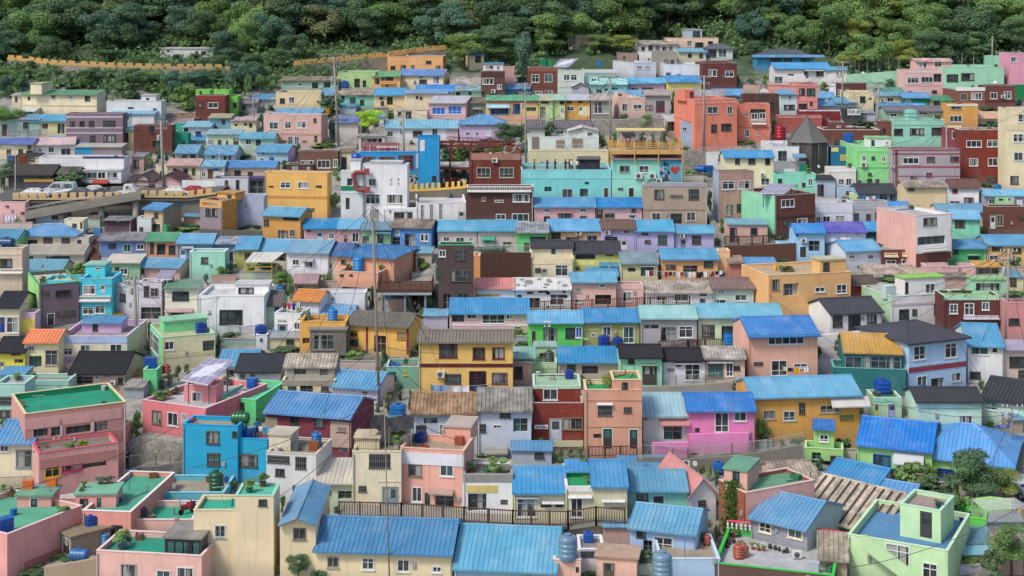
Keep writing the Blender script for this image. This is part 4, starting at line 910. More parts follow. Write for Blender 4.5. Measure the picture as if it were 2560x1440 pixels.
beige tiled two storey house with grey parapet|1610 1768 562 464 457|f b4a08c ra8a4a0||b1636 474 24 24;b1722 473 25 26;k1676 488 30 6;b1629 532 23 18:f0f0f0;b1715 530 24 22:f0f0f0;o1677 534 28 26;p1610 457 158 10:a8a8b0;p1610 523 158 3:9a8878
tan brick house with blue grey side|1797 1885 552 430 428|f bc09888 ra89890|y-13 C a8b4cc|w1805 452 31 22;w1846 451 31 22;g1815 510 18 30;k1842 509 28 20;p1797 494 88 3:7a5a50
pale yellow house with bright blue roof|1810 1935 477 391 377|g f0e4a8 m2a96e0||k1838 393 11 17;k1871 396 17 14;k1913 393 12 18;w1902 445 22 18
white side house left of pale yellow house|1768 1812 432 385 383|f e8e8e8 rd8d8d8||w1793 396 10 10
brick house with mint side wall|1937 2038 592 490 487|f b74483c r8a7068|y-24 C 90dcb4 d8|w1953 497 33 22;w1993 545 25 15;k1958 550 20 14;p1937 541 101 2:5a3430
light green cottage with grey roof|1293 1370 632 578 557|g 60d078 ca0a8b0||o1325 592 40 10;d1310 607 14 22:3a4a40
apricot cottage with saturated blue roof|1370 1503 612 574 549|g f0bc84 m1090e8||k1379 582 22 13;w1466 588 28 16;k1466 577 26 4;o1415 593 34 10
lavender cottage with brown tiled roof|1505 1587 627 570 551|g c0b8e4 t7a645c||w1559 575 14 9;o1512 592 32 11;d1552 602 16 22:f0f0f4
lavender cottage with light azure roof|1587 1685 627 575 551|g c0b8e4 m38a0e0||k1604 577 16 10;b1645 588 22 23;k1612 600 14 8
lavender cottage beside the hillside stairs|1686 1785 624 580 564|g c4bce8 m2a98e0||b1730 589 22 21;d1701 599 14 22:8088a0
cream house with black tiles and planted terrace|1326 1434 695 647 625|f f0dca8 rd0c8b0|P.4|k1338 670 14 10;d1355 673 12 17:b0b8b0;g1388 662 32 28;p1326 648 108 12:f4e0b4
+tiled back room|1330 1432 647 618 602|g f0dca8 t4a4a52|k2.5|d1378 622 11 14:207080
yellow house with black tiles and blue awning|1435 1550 677 630 604|g e8dc60 t4a4a52||o1438 634 50 14;k1516 634 18 6;p1434 651 54 13:ece070;a1497 655 52 8:3a80b8;k1440 668 8 6
cream house with patched grey roof|1552 1645 702 655 632|g e4dca8 m8a9ab0||o1602 667 32 24;a1600 662 36 3:f0f0f0;k1570 670 18 8
apricot house with bright azure roof and laundry|1653 1795 699 645 622|g f0b060 m2a9ae4||k1665 662 24 10;o1708 664 36 18;b1760 653 22 15
apricot block right of the laundry house|1795 1825 692 628 625|f f0bc74 re8d0a8||
dusty red shed with brown sheet roof|1822 1856 702 655 640|g d08878 ca08c7c||
light blue shed with blue tarpaulin roof|1858 1940 702 660 645|g 70b0e4 m4a94d8||
white modern house with outside stairs|1932 1998 432 367 352|f e8ecec rd0d0d0||g1945 377 22 26:8a9098
grey railing terrace house with blue awning|1935 2015 434 404 400|f a8acb0 r9a9a98||a1980 384 34 8:4080c0;p1960 422 28 10:f0f0f0
bright mint house with tarp and green box|1937 2040 487 436 430|f 8ce4c4 ra8d8c8||k1945 447 10 10;k2005 457 8 9;w2020 446 12 18
off white house below the mural terrace|2072 2140 467 421 416|f ece8dc rd8d4c8||w2076 450 16 14;w2096 447 14 15;g2115 446 14 18;p2072 422 68 8:f4f4f0
house with deep blue painted mural wall|2078 2142 427 368 366|f 2868a0 rb0c8b8||p2100 386 26 16:c8a850;p2078 369 18 10:e8d070
bright green tower house with rooftop shed|2142 2228 464 368 352|f 90e890 ra8e8a8|P.2|w2155 389 10 14;k2179 391 8 8;w2204 390 10 15;k2170 432 9 7;k2168 447 12 8;d2187 447 12 14:5a5c58;d2142 450 12 12:5a5c58;p2142 369 86 10:a0f0a0;p2142 418 86 2:70c878
+white rooftop shed|2172 2228 368 346 342|n e8f0ec ma0ec98|k1|d2178 350 9 16:405048;w2213 353 9 10
grey house with dark red horizontal stripes|2230 2400 477 372 368|f b4aab4 ra8a0a8|T a86060|p2230 374 170 3:a05858;p2230 383 170 3:a05858;p2245 415 155 4:a85a58;p2245 439 155 2:a85a58;w2257 394 40 16;w2317 392 20 13:8a5048;k2376 391 22 13:8a5048;w2316 432 14 10:8a5048;w2276 440 16 8;p2238 376 6 90:8a5048
yellow house with brown corrugated roof and tank|2262 2368 542 465 452|g e8c888 ca89c90||k2270 471 16 7
ochre flat house with blue edged parapet|2276 2357 532 483 480|f d8b06c rd0b880|T a8c8d0|w2303 493 7 8
white house with red window and brown roof|2371 2448 512 467 450|g f0f0f4 t7a5c54|y12|w2381 473 13 9:a03048;g2410 494 24 14:8a3050;W2374 502 26 7:8a3050
grey house with sky blue roof at right edge|2460 2582 517 487 475|g b0b4bc m5ab0e8||w2472 497 16 14
light green box house with laundry|2488 2536 519 490 488|f a0dca0 rb0dcb0||k2497 497 10 4;d2520 494 7 16:c8d8c8
sky blue house with black tiled roof|2145 2242 507 482 461|g 7ab8f0 t4a4a50||o2200 486 18 14;k2225 487 12 14
pale blue flat house beside black tiled roof|2095 2146 492 470 466|f b8d0e4 rc0d0d8||k2115 478 13 7
lime cream terrace cabin with pink laundry|2132 2180 507 486 484|f dce8a8 rd0dcb0||k2143 492 8 9;k2161 491 6 8
white box house with planted lattice terrace|2038 2134 562 508 498|f dcdce4 rb8b8b4|P.5|w2040 541 12 16;w2056 540 20 16;w2088 538 24 18;p2038 510 96 22:e4e4ec
grey box house right of the white box house|2133 2220 562 505 500|f b4b0b8 ra8a4a8|P.4|k2135 533 12 17;d2165 535 12 20:5a5250;k2188 530 20 18;p2133 506 87 18:b8b4bc
leaf green cottage with electric blue roof|2216 2280 557 526 505|g 70dc60 m1488ec||k2250 535 15 7
pink sided house with white upper floor|2290 2380 682 540 533|f f0f0f0 rd0d0d0|y-22 C e8b4a8 d8|w2308 543 34 22:8a8480;o2294 588 70 26;y2305 616 60 10;w2302 642 28 16;w2340 640 20 16;p2290 628 90 52:7c4c44
brick terrace house with cream balustrade|2205 2300 667 624 610|f b7c4840 r90c8a0|P.3|y2210 632 34 7:e8d8b0;y2255 631 38 7:e8d8b0;w2215 650 25 10;w2254 648 30 12
mint house with bright blue gable roof|2376 2450 602 545 527|g 88e0c0 m4aa0e0|y10|w2388 549 24 19:5a4038
cream house with pale patch on blue roof|2345 2470 562 528 510|g f0e0b4 m4a98d8||k2480 540 4 8
brick house with white shuttered door|2470 2562 585 517 513|f b74483c r9a8078||w2492 537 16 28;d2476 540 12 32:e0e0e0;k2547 537 13 10
baby blue cottage with electric blue roof|1988 2062 647 579 560|g a0d4f8 m1484e4||o2022 602 28 26;d2000 617 15 26:4a4440;k1990 585 6 5
baby blue annex with small door|1945 1988 642 610 606|f 98d4f0 ra8d0e0||k1975 620 6 8
pale lavender house with violet roof|2062 2165 622 577 556|g d8dcec m5a54c0||w2140 578 11 11;a2062 596 26 7:e8e8f0;a2100 592 26 7:e8e8f0
dark green cottage with blue roof and window figure|2150 2205 592 575 556|g 2f6858 m2a96e4||
whitewashed house with azure sloping roof|2113 2202 672 626 602|g dce4f0 m3a98e0|y-14|w2123 636 14 11;w2170 636 14 13
grass green house with two blue roofs|2373 2465 657 618 600|g 50c878 m4a98dc||k2376 625 20 9;o2420 636 28 14;a2416 634 34 3:88d8a0
golden house with striped light blue roof|2467 2582 657 610 588|g f0bc60 m4a9cdc||w2480 614 24 12:6a5038;w2531 620 22 13:6a5038;g2473 638 22 12
shed with rust patched asbestos roof|2160 2320 692 682 664|g b0a8a0 cb4a498||
pink terrace house with dark green tank|2315 2440 702 666 658|f e4b4b4 rd0b8b0|P.4|k2340 682 14 8
shelter with yellow tarpaulin roof|2440 2500 692 665 652|s a8a898 mf0b030|q shelter|o2446 672 50 12
'''
DATA += r'''
red brown walled terrace behind the blue cafe|905 996 394 360 357|f 9a4a48 rb0a098||p940 366 56 3:e8e8e8
concrete carport house left of the long white house|896 962 372 341 337|n d8d0c8 rc8c4bc||o903 346 52 22
pink tank pedestal block at the bottom edge|1384 1452 1475 1400 1388|f f0c0a8 rd8b8a0|P.1|k1440 1418 6 12
low white box house with tank near the bottom edge|1447 1510 1425 1374 1338|f e8e8ec ra8a298|P.2 T f0f0f0|p1450 1378 56 16:4a4a58
old hut with mossy grey roof by mint green house|2048 2118 1448 1398 1332|s c8b080 cb0a490|y12|
pink curved stair wall beside the emerald terrace|258 330 1172 1102,1052 1040|f e0a898 re8d090|P.2 d3 T e8d49c|
small pink room below the blue sheet shed|1466 1545 697 690 673|g e8b8ac m2f94dc||k1480 692 10 4
grey concrete hut on grey parapet roof corner|1218 1264 1152 1136 1130|n a8a498 rc0bcb0|d2.2|
white tank cabinet house beside sage tiled house|640 668 872 838 834|f e4e6ea rd0d0d0||k650 846 6 8
pale grey house behind pink alley terrace|2118 2205 700 690 682|g c8c4c0 ca8a098||
'''
cur = None
for ln in DATA.strip().split('\n'):
    if not ln.strip(): continue
    try:
        if ln[0] == '+': build(ln[1:], cur)
        else: cur = build(ln)
    except Exception as ex:
        print('FAIL', ln[:70], repr(ex)); raise
SUN, SKY = 2.6, .185
# ---------------------------------------------------------------- ground
def ground():
    ds = [30, 45, 60, 72, 84, 96]; d = 100.
    while d < 330: ds.append(d); d += 2
    while d < 760: ds.append(d); d += 14
    xs = [-420, -330, -260] + [-210 + 2.5 * i for i in range(169)] + [260, 330, 420]
    b = MB(); n = len(xs)
    for y in ds:
        near = [h for h in HOUSES if h.par is None and h.L.y - 16 < y < h.L.y + 16] if y < 330 else []
        for x in xs:
            z = zt(y) - .2 + R.uniform(-.1, .1)
            for h in near:
                q = Vector((x, y)) - h.L; a, n_ = q.dot(h.t), q.dot(h.n)
                if -1 < a < h.w + 1 and .2 < n_ < h.dp + 2.2: z = min(z, max(h.z + .15 if n_ > h.dp - 1.5 else h.z - .3, h.z - .3))
            b.v.append((x, y, z))
    for j in range(len(ds) - 1):
        for i in range(n - 1): a = j * n + i; b.f.append((a, a + 1, a + n + 1, a + n)); b.m.append(0)
    m = bpy.data.materials.new('ground'); t = NT(m)
    big = t.noise(.06, det=5.); fine = t.noise(.7, det=5., rough=.7)
    geo = t.n('ShaderNodeTexCoord'); sep = t.n('ShaderNodeSeparateXYZ'); t.l(geo.outputs['Object'], sep.inputs[0])
    con = t.mix(t.ramp(fine, .3, .7), (.17, .165, .15), (.34, .32, .29))
    gr = t.mix(t.ramp(fine, .3, .7), (.03, .055, .028), (.07, .11, .045))
    f = t.math('ADD', t.ramp(sep.outputs[1], 262, 285), t.math('MULTIPLY', t.ramp(big, .5, .6), .55))
    f2 = t.n('ShaderNodeClamp'); t.l(f, f2.inputs[0])
    t.l(t.mix(f2.outputs[0], con, gr), t.b.inputs['Base Color']); t.b.inputs['Roughness'].default_value = .95
    o = b.obj('ground', m, smooth=True); o['kind'] = 'structure'
ground()
# ---------------------------------------------------------------- foliage
def crown_mesh(seed, n, leaf, style):
    r = random.Random(seed); b = MB(); blobs = []
    for i in range({'round': 22, 'layer': 20, 'bush': 8, 'tall': 12}[style]):
        a = r.uniform(0, 6.28); q = r.random() ** .5
        if style == 'layer':
            z = r.uniform(-.55, .75); s = max(.25, .95 - abs(z - -.1) * .75); blobs.append((math.cos(a) * q * s * .8, math.sin(a) * q * s * .8, z, r.uniform(.22, .42), r.uniform(.12, .24)))
        elif style == 'tall':
            z = r.uniform(-.8, .9); s = 1 - .5 * abs(z); blobs.append((math.cos(a) * q * s * .45, math.sin(a) * q * s * .45, z, r.uniform(.22, .4), r.uniform(.2, .35)))
        else:
            z = r.uniform(-.55, .6); s = (1 - z * z) ** .5; k = r.uniform(.2, .4); blobs.append((math.cos(a) * q * s * .68, math.sin(a) * q * s * .68, z, k, k * r.uniform(.6, .9)))
    tot = sum(k * k for *_, k, _ in blobs)
    for x, y, z, k, kz in blobs:
        for j in range(int(n * k * k / tot)):
            d = Vector((r.gauss(0, 1), r.gauss(0, 1), r.gauss(.25, 1))); d.normalize()
            rr = r.uniform(.6, 1.12); c = Vector((x + d.x * k * rr, y + d.y * k * rr, z + d.z * kz * rr))
            nrm = (d + Vector((r.uniform(-.8, .8), r.uniform(-.8, .8), r.uniform(-.2, 1.1)))).normalized()
            t = nrm.cross(Vector((r.uniform(-1, 1), r.uniform(-1, 1), r.uniform(-1, 1)))).normalized(); u = nrm.cross(t)
            s = leaf * r.uniform(.6, 1.4); t *= s; u *= s * r.uniform(.5, .9)
            b.q(c - t * .5, c + u * .5, c + t * .6, c - u * .5)
    me = bpy.data.meshes.new('crown'); me.from_pydata(b.v, [], b.f); me.materials.append(mat('foliage', '405a28')); return me
CROWNS = {s: [crown_mesh(i * 7 + len(s), n, lf, s) for i in range(k)] for s, n, lf, k in (('round', 8000, .07, 5), ('layer', 7000, .07, 5), ('tall', 2600, .1, 2), ('bush', 900, .2, 4))}
def trunk_mesh(seed):
    r = random.Random(seed); b = MB(); top = Vector((r.uniform(-.1, .1), r.uniform(-.1, .1), 1.0))
    b.tube((0, 0, -.15), top * .55, .06, .045, 7); b.tube(top * .55, top * 1.1, .045, .02, 6)
    for i in range(4):
        a = r.uniform(0, 6.28); z = r.uniform(.45, .8); p = top * z; b.tube(p, p + Vector((math.cos(a) * .4, math.sin(a) * .4, r.uniform(.15, .4))), .025, .008, 5)
    me = bpy.data.meshes.new('trunk'); me.from_pydata(b.v, [], b.f); me.materials.append(mat('wood', '5a4a3c')); return me
TRUNKS = [trunk_mesh(i) for i in range(3)]
GREEN = {'d': '62805e', 'm': '76965e', 'y': '98a85e', 'b': 'b4d85c', 'g': '82a266', 'o': '7e8a66', 'e': '628470', 'r': '8a6a4a'}  # greens lightened and tinted bluish to put distance haze into the leaf colour
def tree(p, w_, h_, style, gcol, label, group=None, name='tree', cat='tree', full=0):
    t = empty(name, p, R.uniform(0, 6.28)); tag(t, label, cat, group)
    th = h_ * (.42 if style != 'tall' else .3)
    o = link('trunk', R.choice(TRUNKS), t); o.scale = (h_ * .5, h_ * .5, h_ * .62)
    c = link('crown', R.choice(CROWNS[style]), t); ch = h_ * (full or (.66 if style != 'tall' else .8))
    c.scale = (w_ / 2 * 1.15, w_ / 2 * 1.15, ch / 2 * 1.25); c.location = (0, 0, h_ - ch / 2)
    c.material_slots[0].link = 'OBJECT'; c.material_slots[0].material = mat('foliage', GREEN[gcol])
    return t
def bush(p, w_, h_, gcol, label, group=None, pot=None, name='shrub', cat='shrub'):
    t = empty(name, p, R.uniform(0, 6.28)); tag(t, label, cat, group); z = 0
    if pot:
        b = MB(); z = min(.35, h_ * .35); b.lathe([(w_ * .18, 0), (w_ * .26, z * .9), (w_ * .29, z * .9), (w_ * .29, z)], 10); b.obj('pot', mat('plain', pot), t)
    c = link('leaves', R.choice(CROWNS['bush']), t); c.scale = (w_ / 2 * 1.15, w_ / 2 * 1.15, (h_ - z) / 2 * 1.3); c.location = (0, 0, z + (h_ - z) / 2)
    c.material_slots[0].link = 'OBJECT'; c.material_slots[0].material = mat('foliage', GREEN[gcol])
    return t
# forest on the hill above the village: lower limit of the tree feet across the picture
LIM = [(0, 250), (60, 214), (240, 225), (300, 236), (400, 262), (480, 270), (600, 232), (700, 205), (840, 178), (930, 172), (975, 138), (1110, 128), (1130, 165), (1200, 172), (1320, 180), (1420, 130), (1500, 128),
       (1600, 105), (1660, 82), (1800, 96), (1840, 135), (1890, 128), (2060, 132), (2120, 182), (2300, 170), (2500, 150), (2560, 130)]
def forest():
    n = 0; rows = [-14, -2, 10, 22, 35, 49, 64, 80, 97, 115, 134, 154, 176, 199, 222, 246]
    spots = []
    for j, v in enumerate(rows):
        step = 104 if v < 20 else 96 if v < 80 else 74
        u = -60 + (j % 2) * step * .5
        while u < 2630:
            uu = u + R.uniform(-20, 20); vv = v + R.uniform(-5, 5); lim = lerp(LIM, uu)
            u += step
            if vv > lim - 4: continue
            # clearing with garden beds and the hut in the wood
            if 395 < uu < 535 and 122 < vv < 152: continue
            if 740 < uu < 920 and 118 < vv < 150: continue
            if 1420 < uu < 1520 and 50 < vv < 76: continue
            if 1640 < uu < 1800 and 66 < vv < 86: continue
            if 2500 < uu < 2570 and 30 < vv < 62: continue
            spots.append((uu, vv))
    for i in range(11): spots.append((2075 + i * 46, lerp(LIM, 2075 + i * 46) - 5))
    R.shuffle(spots); print('forest spots', len(spots))
    spots = spots[:296]
    for uu, vv in spots:
        p = gnd(uu, vv); d = p.y; px = d / F
        w_ = R.uniform(104, 158) * px * (1 if vv < 100 else .82); h_ = w_ * R.uniform(.78, 1.0)
        if vv > 150: w_ *= .82; h_ *= .72
        top = 178 if uu < 345 and 166 < vv else 180 if 345 < uu < 590 and vv > 174 else 144 if 385 < uu < 545 and 140 < vv <= 176 else 176 if 740 < uu < 990 and vv > 150 else None
        if top: hm = max(20, vv - top + R.uniform(-3, 8)) * px; w_ = min(w_, hm * 2.1); h_ = min(h_, hm)
        edge = lerp(LIM, uu) - vv < 22
        r = R.random()
        if 2060 < uu < 2300 and vv > 60: g = R.choice('ymg')
        elif 2400 < uu < 2560 and 50 < vv < 110: g = R.choice('yyg')
        else: g = 'd' if r < .45 else 'e' if r < .62 else 'm' if r < .85 else 'g' if r < .95 else 'o'
        st = R.choice(('layer', 'round', 'round')) if not edge else R.choice(('round', 'layer'))
        lab = {'d': 'dark green forest tree on the hill above the village', 'e': 'blue green forest tree on the hill above the village', 'm': 'mid green forest tree on the hill above the village', 'g': 'fresh green forest tree on the hill above the village',
               'o': 'dull olive forest tree on the hill above the village', 'y': 'yellow green forest tree above the upper right houses'}[g]
        tree(p, w_, h_, st, g, lab, 'trees of the forest on the hill', 'forest_tree', full=.84)
forest()
# undergrowth under and between the forest trees: too dense to count
def undergrowth():
    b = MB(); r = random.Random(5)
    def clump(p, s, k):
        for i in range(k):
            c = p + Vector((r.gauss(0, .5), r.gauss(0, .5), abs(r.gauss(0, .35)))) * s
            t = Vector((r.uniform(-1, 1), r.uniform(-1, 1), r.uniform(-.6, .6))).normalized() * .48; u = t.cross(Vector((r.uniform(-1, 1), r.uniform(-1, 1), r.uniform(-1, 1)))).normalized() * .34
            b.q(c - t, c + u, c + t, c - u)
    for i in range(2300):
        u = r.uniform(-100, 2660); v = r.uniform(-6, 262)
        if v > lerp(LIM, u) + 6 or 385 < u < 545 and 120 < v < 158: continue
        clump(gnd(u, v), r.uniform(1.3, 2.8), 30)
    o = b.obj('undergrowth', mat('foliage', '6c8c60')); tag(o, 'dense low undergrowth covering the forest floor on the hill', 'undergrowth', kind='stuff')
undergrowth()
# single trees and shrubs one can point to: u, v foot, width px, height px, style, colour, label
for u, v, wp, hp, st, g, lab in (
    (920, 349, 72, 76, 'round', 'b', 'bright lime green tree left of the long white house'),
    (1610, 332, 56, 44, 'round', 'g', 'small green tree on the rocky bank by orange house'),
    (1557, 318, 26, 30, 'bush', 'd', 'dark shrub tree on rocky bank under grey cafe'),
    (1375, 350, 30, 42, 'round', 'd', 'dark little tree before the grey tiled white house'),
    (1275, 375, 84, 66, 'round', 'd', 'dark leafy tree right of the lilac hip roof house'),
    (1160, 172, 96, 88, 'round', 'g', 'big light green tree left of the little yellow hut'),
    (1310, 205, 70, 110, 'tall', 'e', 'tall dark cypress like tree beside the brick house with tanks'),
    (1250, 168, 120, 84, 'layer', 'd', 'broad dark tree behind the little yellow hut'),
    (15, 330, 90, 66, 'round', 'g', 'leafy green tree at left edge beside verandah house'),
    (10, 472, 60, 62, 'round', 'd', 'dark tree at left edge above the road'),
    (180, 472, 90, 42, 'bush', 'd', 'dark spreading tree on the roadside before the cafe'),
    (2325, 160, 70, 36, 'bush', 'm', 'green shrub hanging over the mint retaining wall'),
    (2225, 216, 34, 18, 'bush', 'e', 'dark round shrub below the mint retaining wall'),
    (1500, 128, 90, 40, 'round', 'g', 'round green tree right of the concrete bunker'),
    (1555, 134, 80, 46, 'round', 'y', 'yellow green shrub tree below the concrete bunker'),
    (1385, 128, 70, 44, 'bush', 'm', 'leafy bush left of the concrete bunker'),
    (1885, 150, 50, 46, 'round', 'd', 'dark round tree left of the blue temple house'),
    (700, 725, 66, 46, 'round', 'm', 'green tree between white modernist house and grey hut'),
    (910, 262, 60, 24, 'bush', 'd', 'dark bush in front of the aqua green cottage'),
    (825, 282, 70, 36, 'bush', 'd', 'dark shrubs by the tall pole below mustard cottage'),
    (2270, 1230, 86, 72, 'bush', 'g', 'white flowering bush in front of the lime house porch'),
    (2435, 1262, 150, 126, 'round', 'd', 'large dark garden tree before the vivid blue hip roof'),
    (2510, 1262, 84, 90, 'round', 'y', 'yellow green tree right of the large garden tree'),
    (2340, 1250, 90, 60, 'bush', 'd', 'dark bush left of the large garden tree'),
    (2395, 1300, 90, 60, 'bush', 'm', 'mid green bush under the large garden tree'),
    (2530, 1440, 110, 120, 'round', 'm', 'round green tree in lower right corner'),
    (2480, 1452, 70, 70, 'bush', 'd', 'dark bush beside the mint house in lower right corner'),
    (744, 1452, 56, 66, 'round', 'd', 'dark green tree against the cream blue gable cottage'),
    (795, 1456, 50, 28, 'bush', 'd', 'low dark shrub under long cream house windows'),
    (338, 1098, 38, 40, 'bush', 'm', 'green bush by the steps beside the coral pink house'),
    (2365, 270, 30, 16, 'bush', 'm', 'small bush between teal roof and brick fascia house'),
    (205, 690, 70, 34, 'bush', 'm', 'vines beside the cream cottage with patched roof'),
    (1165, 1160, 34, 40, 'bush', 'd', 'dark bush right of the peach two storey house'),
    (1850, 1110, 34, 30, 'bush', 'm', 'green bush beside pink house steps'),
    (1905, 1100, 30, 46, 'bush', 'g', 'leafy vine by the ochre house corner'),
    (2060, 1345, 30, 20, 'bush', 'm', 'low bush between grey brick house and mint house'),
    (1020, 1172, 0, 0, 'bush', 'g', '')):
    if not lab: continue
    p = gnd(u, v); px = p.y / F
    if st == 'bush': bush(p, wp * px, hp * px, g, lab)
    else: tree(p, wp * px, hp * px, st, g, lab)
# potted plants and roof greenery
for u, v, wp, hp, g, pot, lab in (
    (1245, 1186, 58, 36, 'g', None, 'dense green hedge on the grey parapet roof'),
    (998, 1118, 50, 34, 'g', None, 'leafy vine on cream roof beside the peach house'),
    (1518, 976, 30, 40, 'y', None, 'bushy plant on the green roof deck of the tan tower'),
    (165, 1292, 36, 26, 'g', '8a6a58', 'flowering plants in box on salmon house roof'),
    (255, 1208, 26, 22, 'e', '4a6a50', 'dark potted plant right of blue tank on white roof'),
    (272, 1206, 22, 20, 'e', 'a05040', 'potted shrub in red planter on white floored roof'),
    (284, 1204, 20, 24, 'e', '4a6a50', 'tall potted plant at the edge of white floored roof'),
    (210, 1224, 18, 22, 'm', '505858', 'green potted plant in front of the upright blue tank'),
    (195, 1232, 20, 14, 'm', '7a5040', 'low plant in brown pot beside coral stair room'),
    (305, 1372, 46, 40, 'g', '707888', 'clump of leafy pot plants on pink terrace corner'),
    (325, 1362, 20, 22, 'm', 'e0e0e0', 'leafy plant in white pot on pink terrace'),
    (1850, 1368, 18, 18, 'y', 'b06048', 'leftmost yellow green plant in terracotta pot on grey terrace'),
    (1882, 1374, 18, 18, 'y', 'b06048', 'second yellow green plant in terracotta pot on grey terrace'),
    (1896, 1377, 18, 18, 'y', 'b06048', 'third yellow green plant in terracotta pot on grey terrace'),
    (1910, 1378, 16, 16, 'y', 'b06048', 'fourth yellow green plant in terracotta pot on grey terrace'),
    (1395, 930, 0, 0, 'g', None, ''),
    (180, 1128, 40, 24, 'm', None, 'plants in bed on the red edged terrace'),
    (205, 1122, 34, 22, 'y', None, 'light green bush on the red edged terrace'),
    (270, 1128, 34, 26, 'g', None, 'hanging greenery at right end of red edged terrace'),
    (400, 1000, 50, 24, 'm', None, 'row of pot plants on coral pink roof terrace'),
    (430, 985, 26, 20, 'd', '60584c', 'dark pot plant near coral upper room'),
    (2000, 1000, 30, 24, 'm', None, 'leafy plant spilling over ochre house balcony'),
    (1425, 1110, 0, 0, 'm', None, ''),
    (1970, 678, 50, 14, 'm', 'a89070', 'vegetable bed on the orange house roof'),
    (1960, 600, 30, 12, 'm', None, 'plants on terrace beside baby blue annex'),
    (2110, 505, 34, 14, 'o', None, 'brown green trellis vine on the white box house'),
    (1425, 638, 22, 28, 'm', '2a80c0', 'tall shrub in blue planter on cream roof terrace'),
    (1360, 640, 30, 8, 'm', None, 'low green plant row on cream roof terrace'),
    (870, 930, 0, 0, 'm', None, ''),
    (760, 926, 26, 20, 'g', None, 'leafy plant on the concrete balcony'),
    (1615, 618, 26, 16, 'm', None, 'flowering bush in front of lavender house wall'),
    (1640, 622, 20, 20, 'e', None, 'small conifer in front of lavender house window'),
    (1672, 620, 26, 12, 'm', None, 'low bush right of the lavender house window'),
    (1745, 618, 22, 18, 'y', '3a90c8', 'spiky plant in blue trough by lavender house'),
    (1325, 292, 30, 18, 'm', None, 'rose bush at the yellow shop front'),
    (1475, 552, 0, 0, 'm', None, ''),
    (1130, 600, 30, 10, 'y', None, 'yellow green plant on top of the dark brick tower'),
    (2010, 1388, 0, 0, 'm', None, ''),
    (1965, 1030, 34, 14, 'm', None, 'green plants along the ochre house porch'),
    (2490, 640, 16, 20, 'm', None, 'small palm plant by the golden house door')):
    if not lab: continue
    p, hh = on_roof(u, v); px = p.y / F; bush(p, wp * px, hp * px, g, lab, pot=pot, name='potted_plant' if pot else 'shrub', cat='plant')
# ---------------------------------------------------------------- water tanks, air conditioners, dishes
NUMS = {}
def place_words(items):
    """items: list of (host, u) -> words that order repeats on one host"""
    out = []
    for i, (h, u) in enumerate(items):
        same = sorted(x[1] for x in items if x[0] == h); n = len(same)
        if n == 1: out.append('')
        else:
            k = same.index(u); out.append({2: ('left hand ', 'right hand '), 3: ('leftmost ', 'middle ', 'rightmost ')}.get(n, ('leftmost ', 'second ', 'third ', 'fourth ', 'fifth ', 'sixth '))[k])
    return out
def ribs(r, h, n):
    out = [(r * .9, 0), (r, .04 * h)]
    for i in range(n):
        z0 = h * (.08 + .78 * i / n); z1 = h * (.08 + .78 * (i + 1) / n); out += [(r, z0), (r * 1.03, (z0 * .7 + z1 * .3)), (r * 1.03, z0 * .3 + z1 * .7), (r, z1)]
    return out + [(r * .93, h * .91), (r * .55, h * .97), (r * .3, h)]
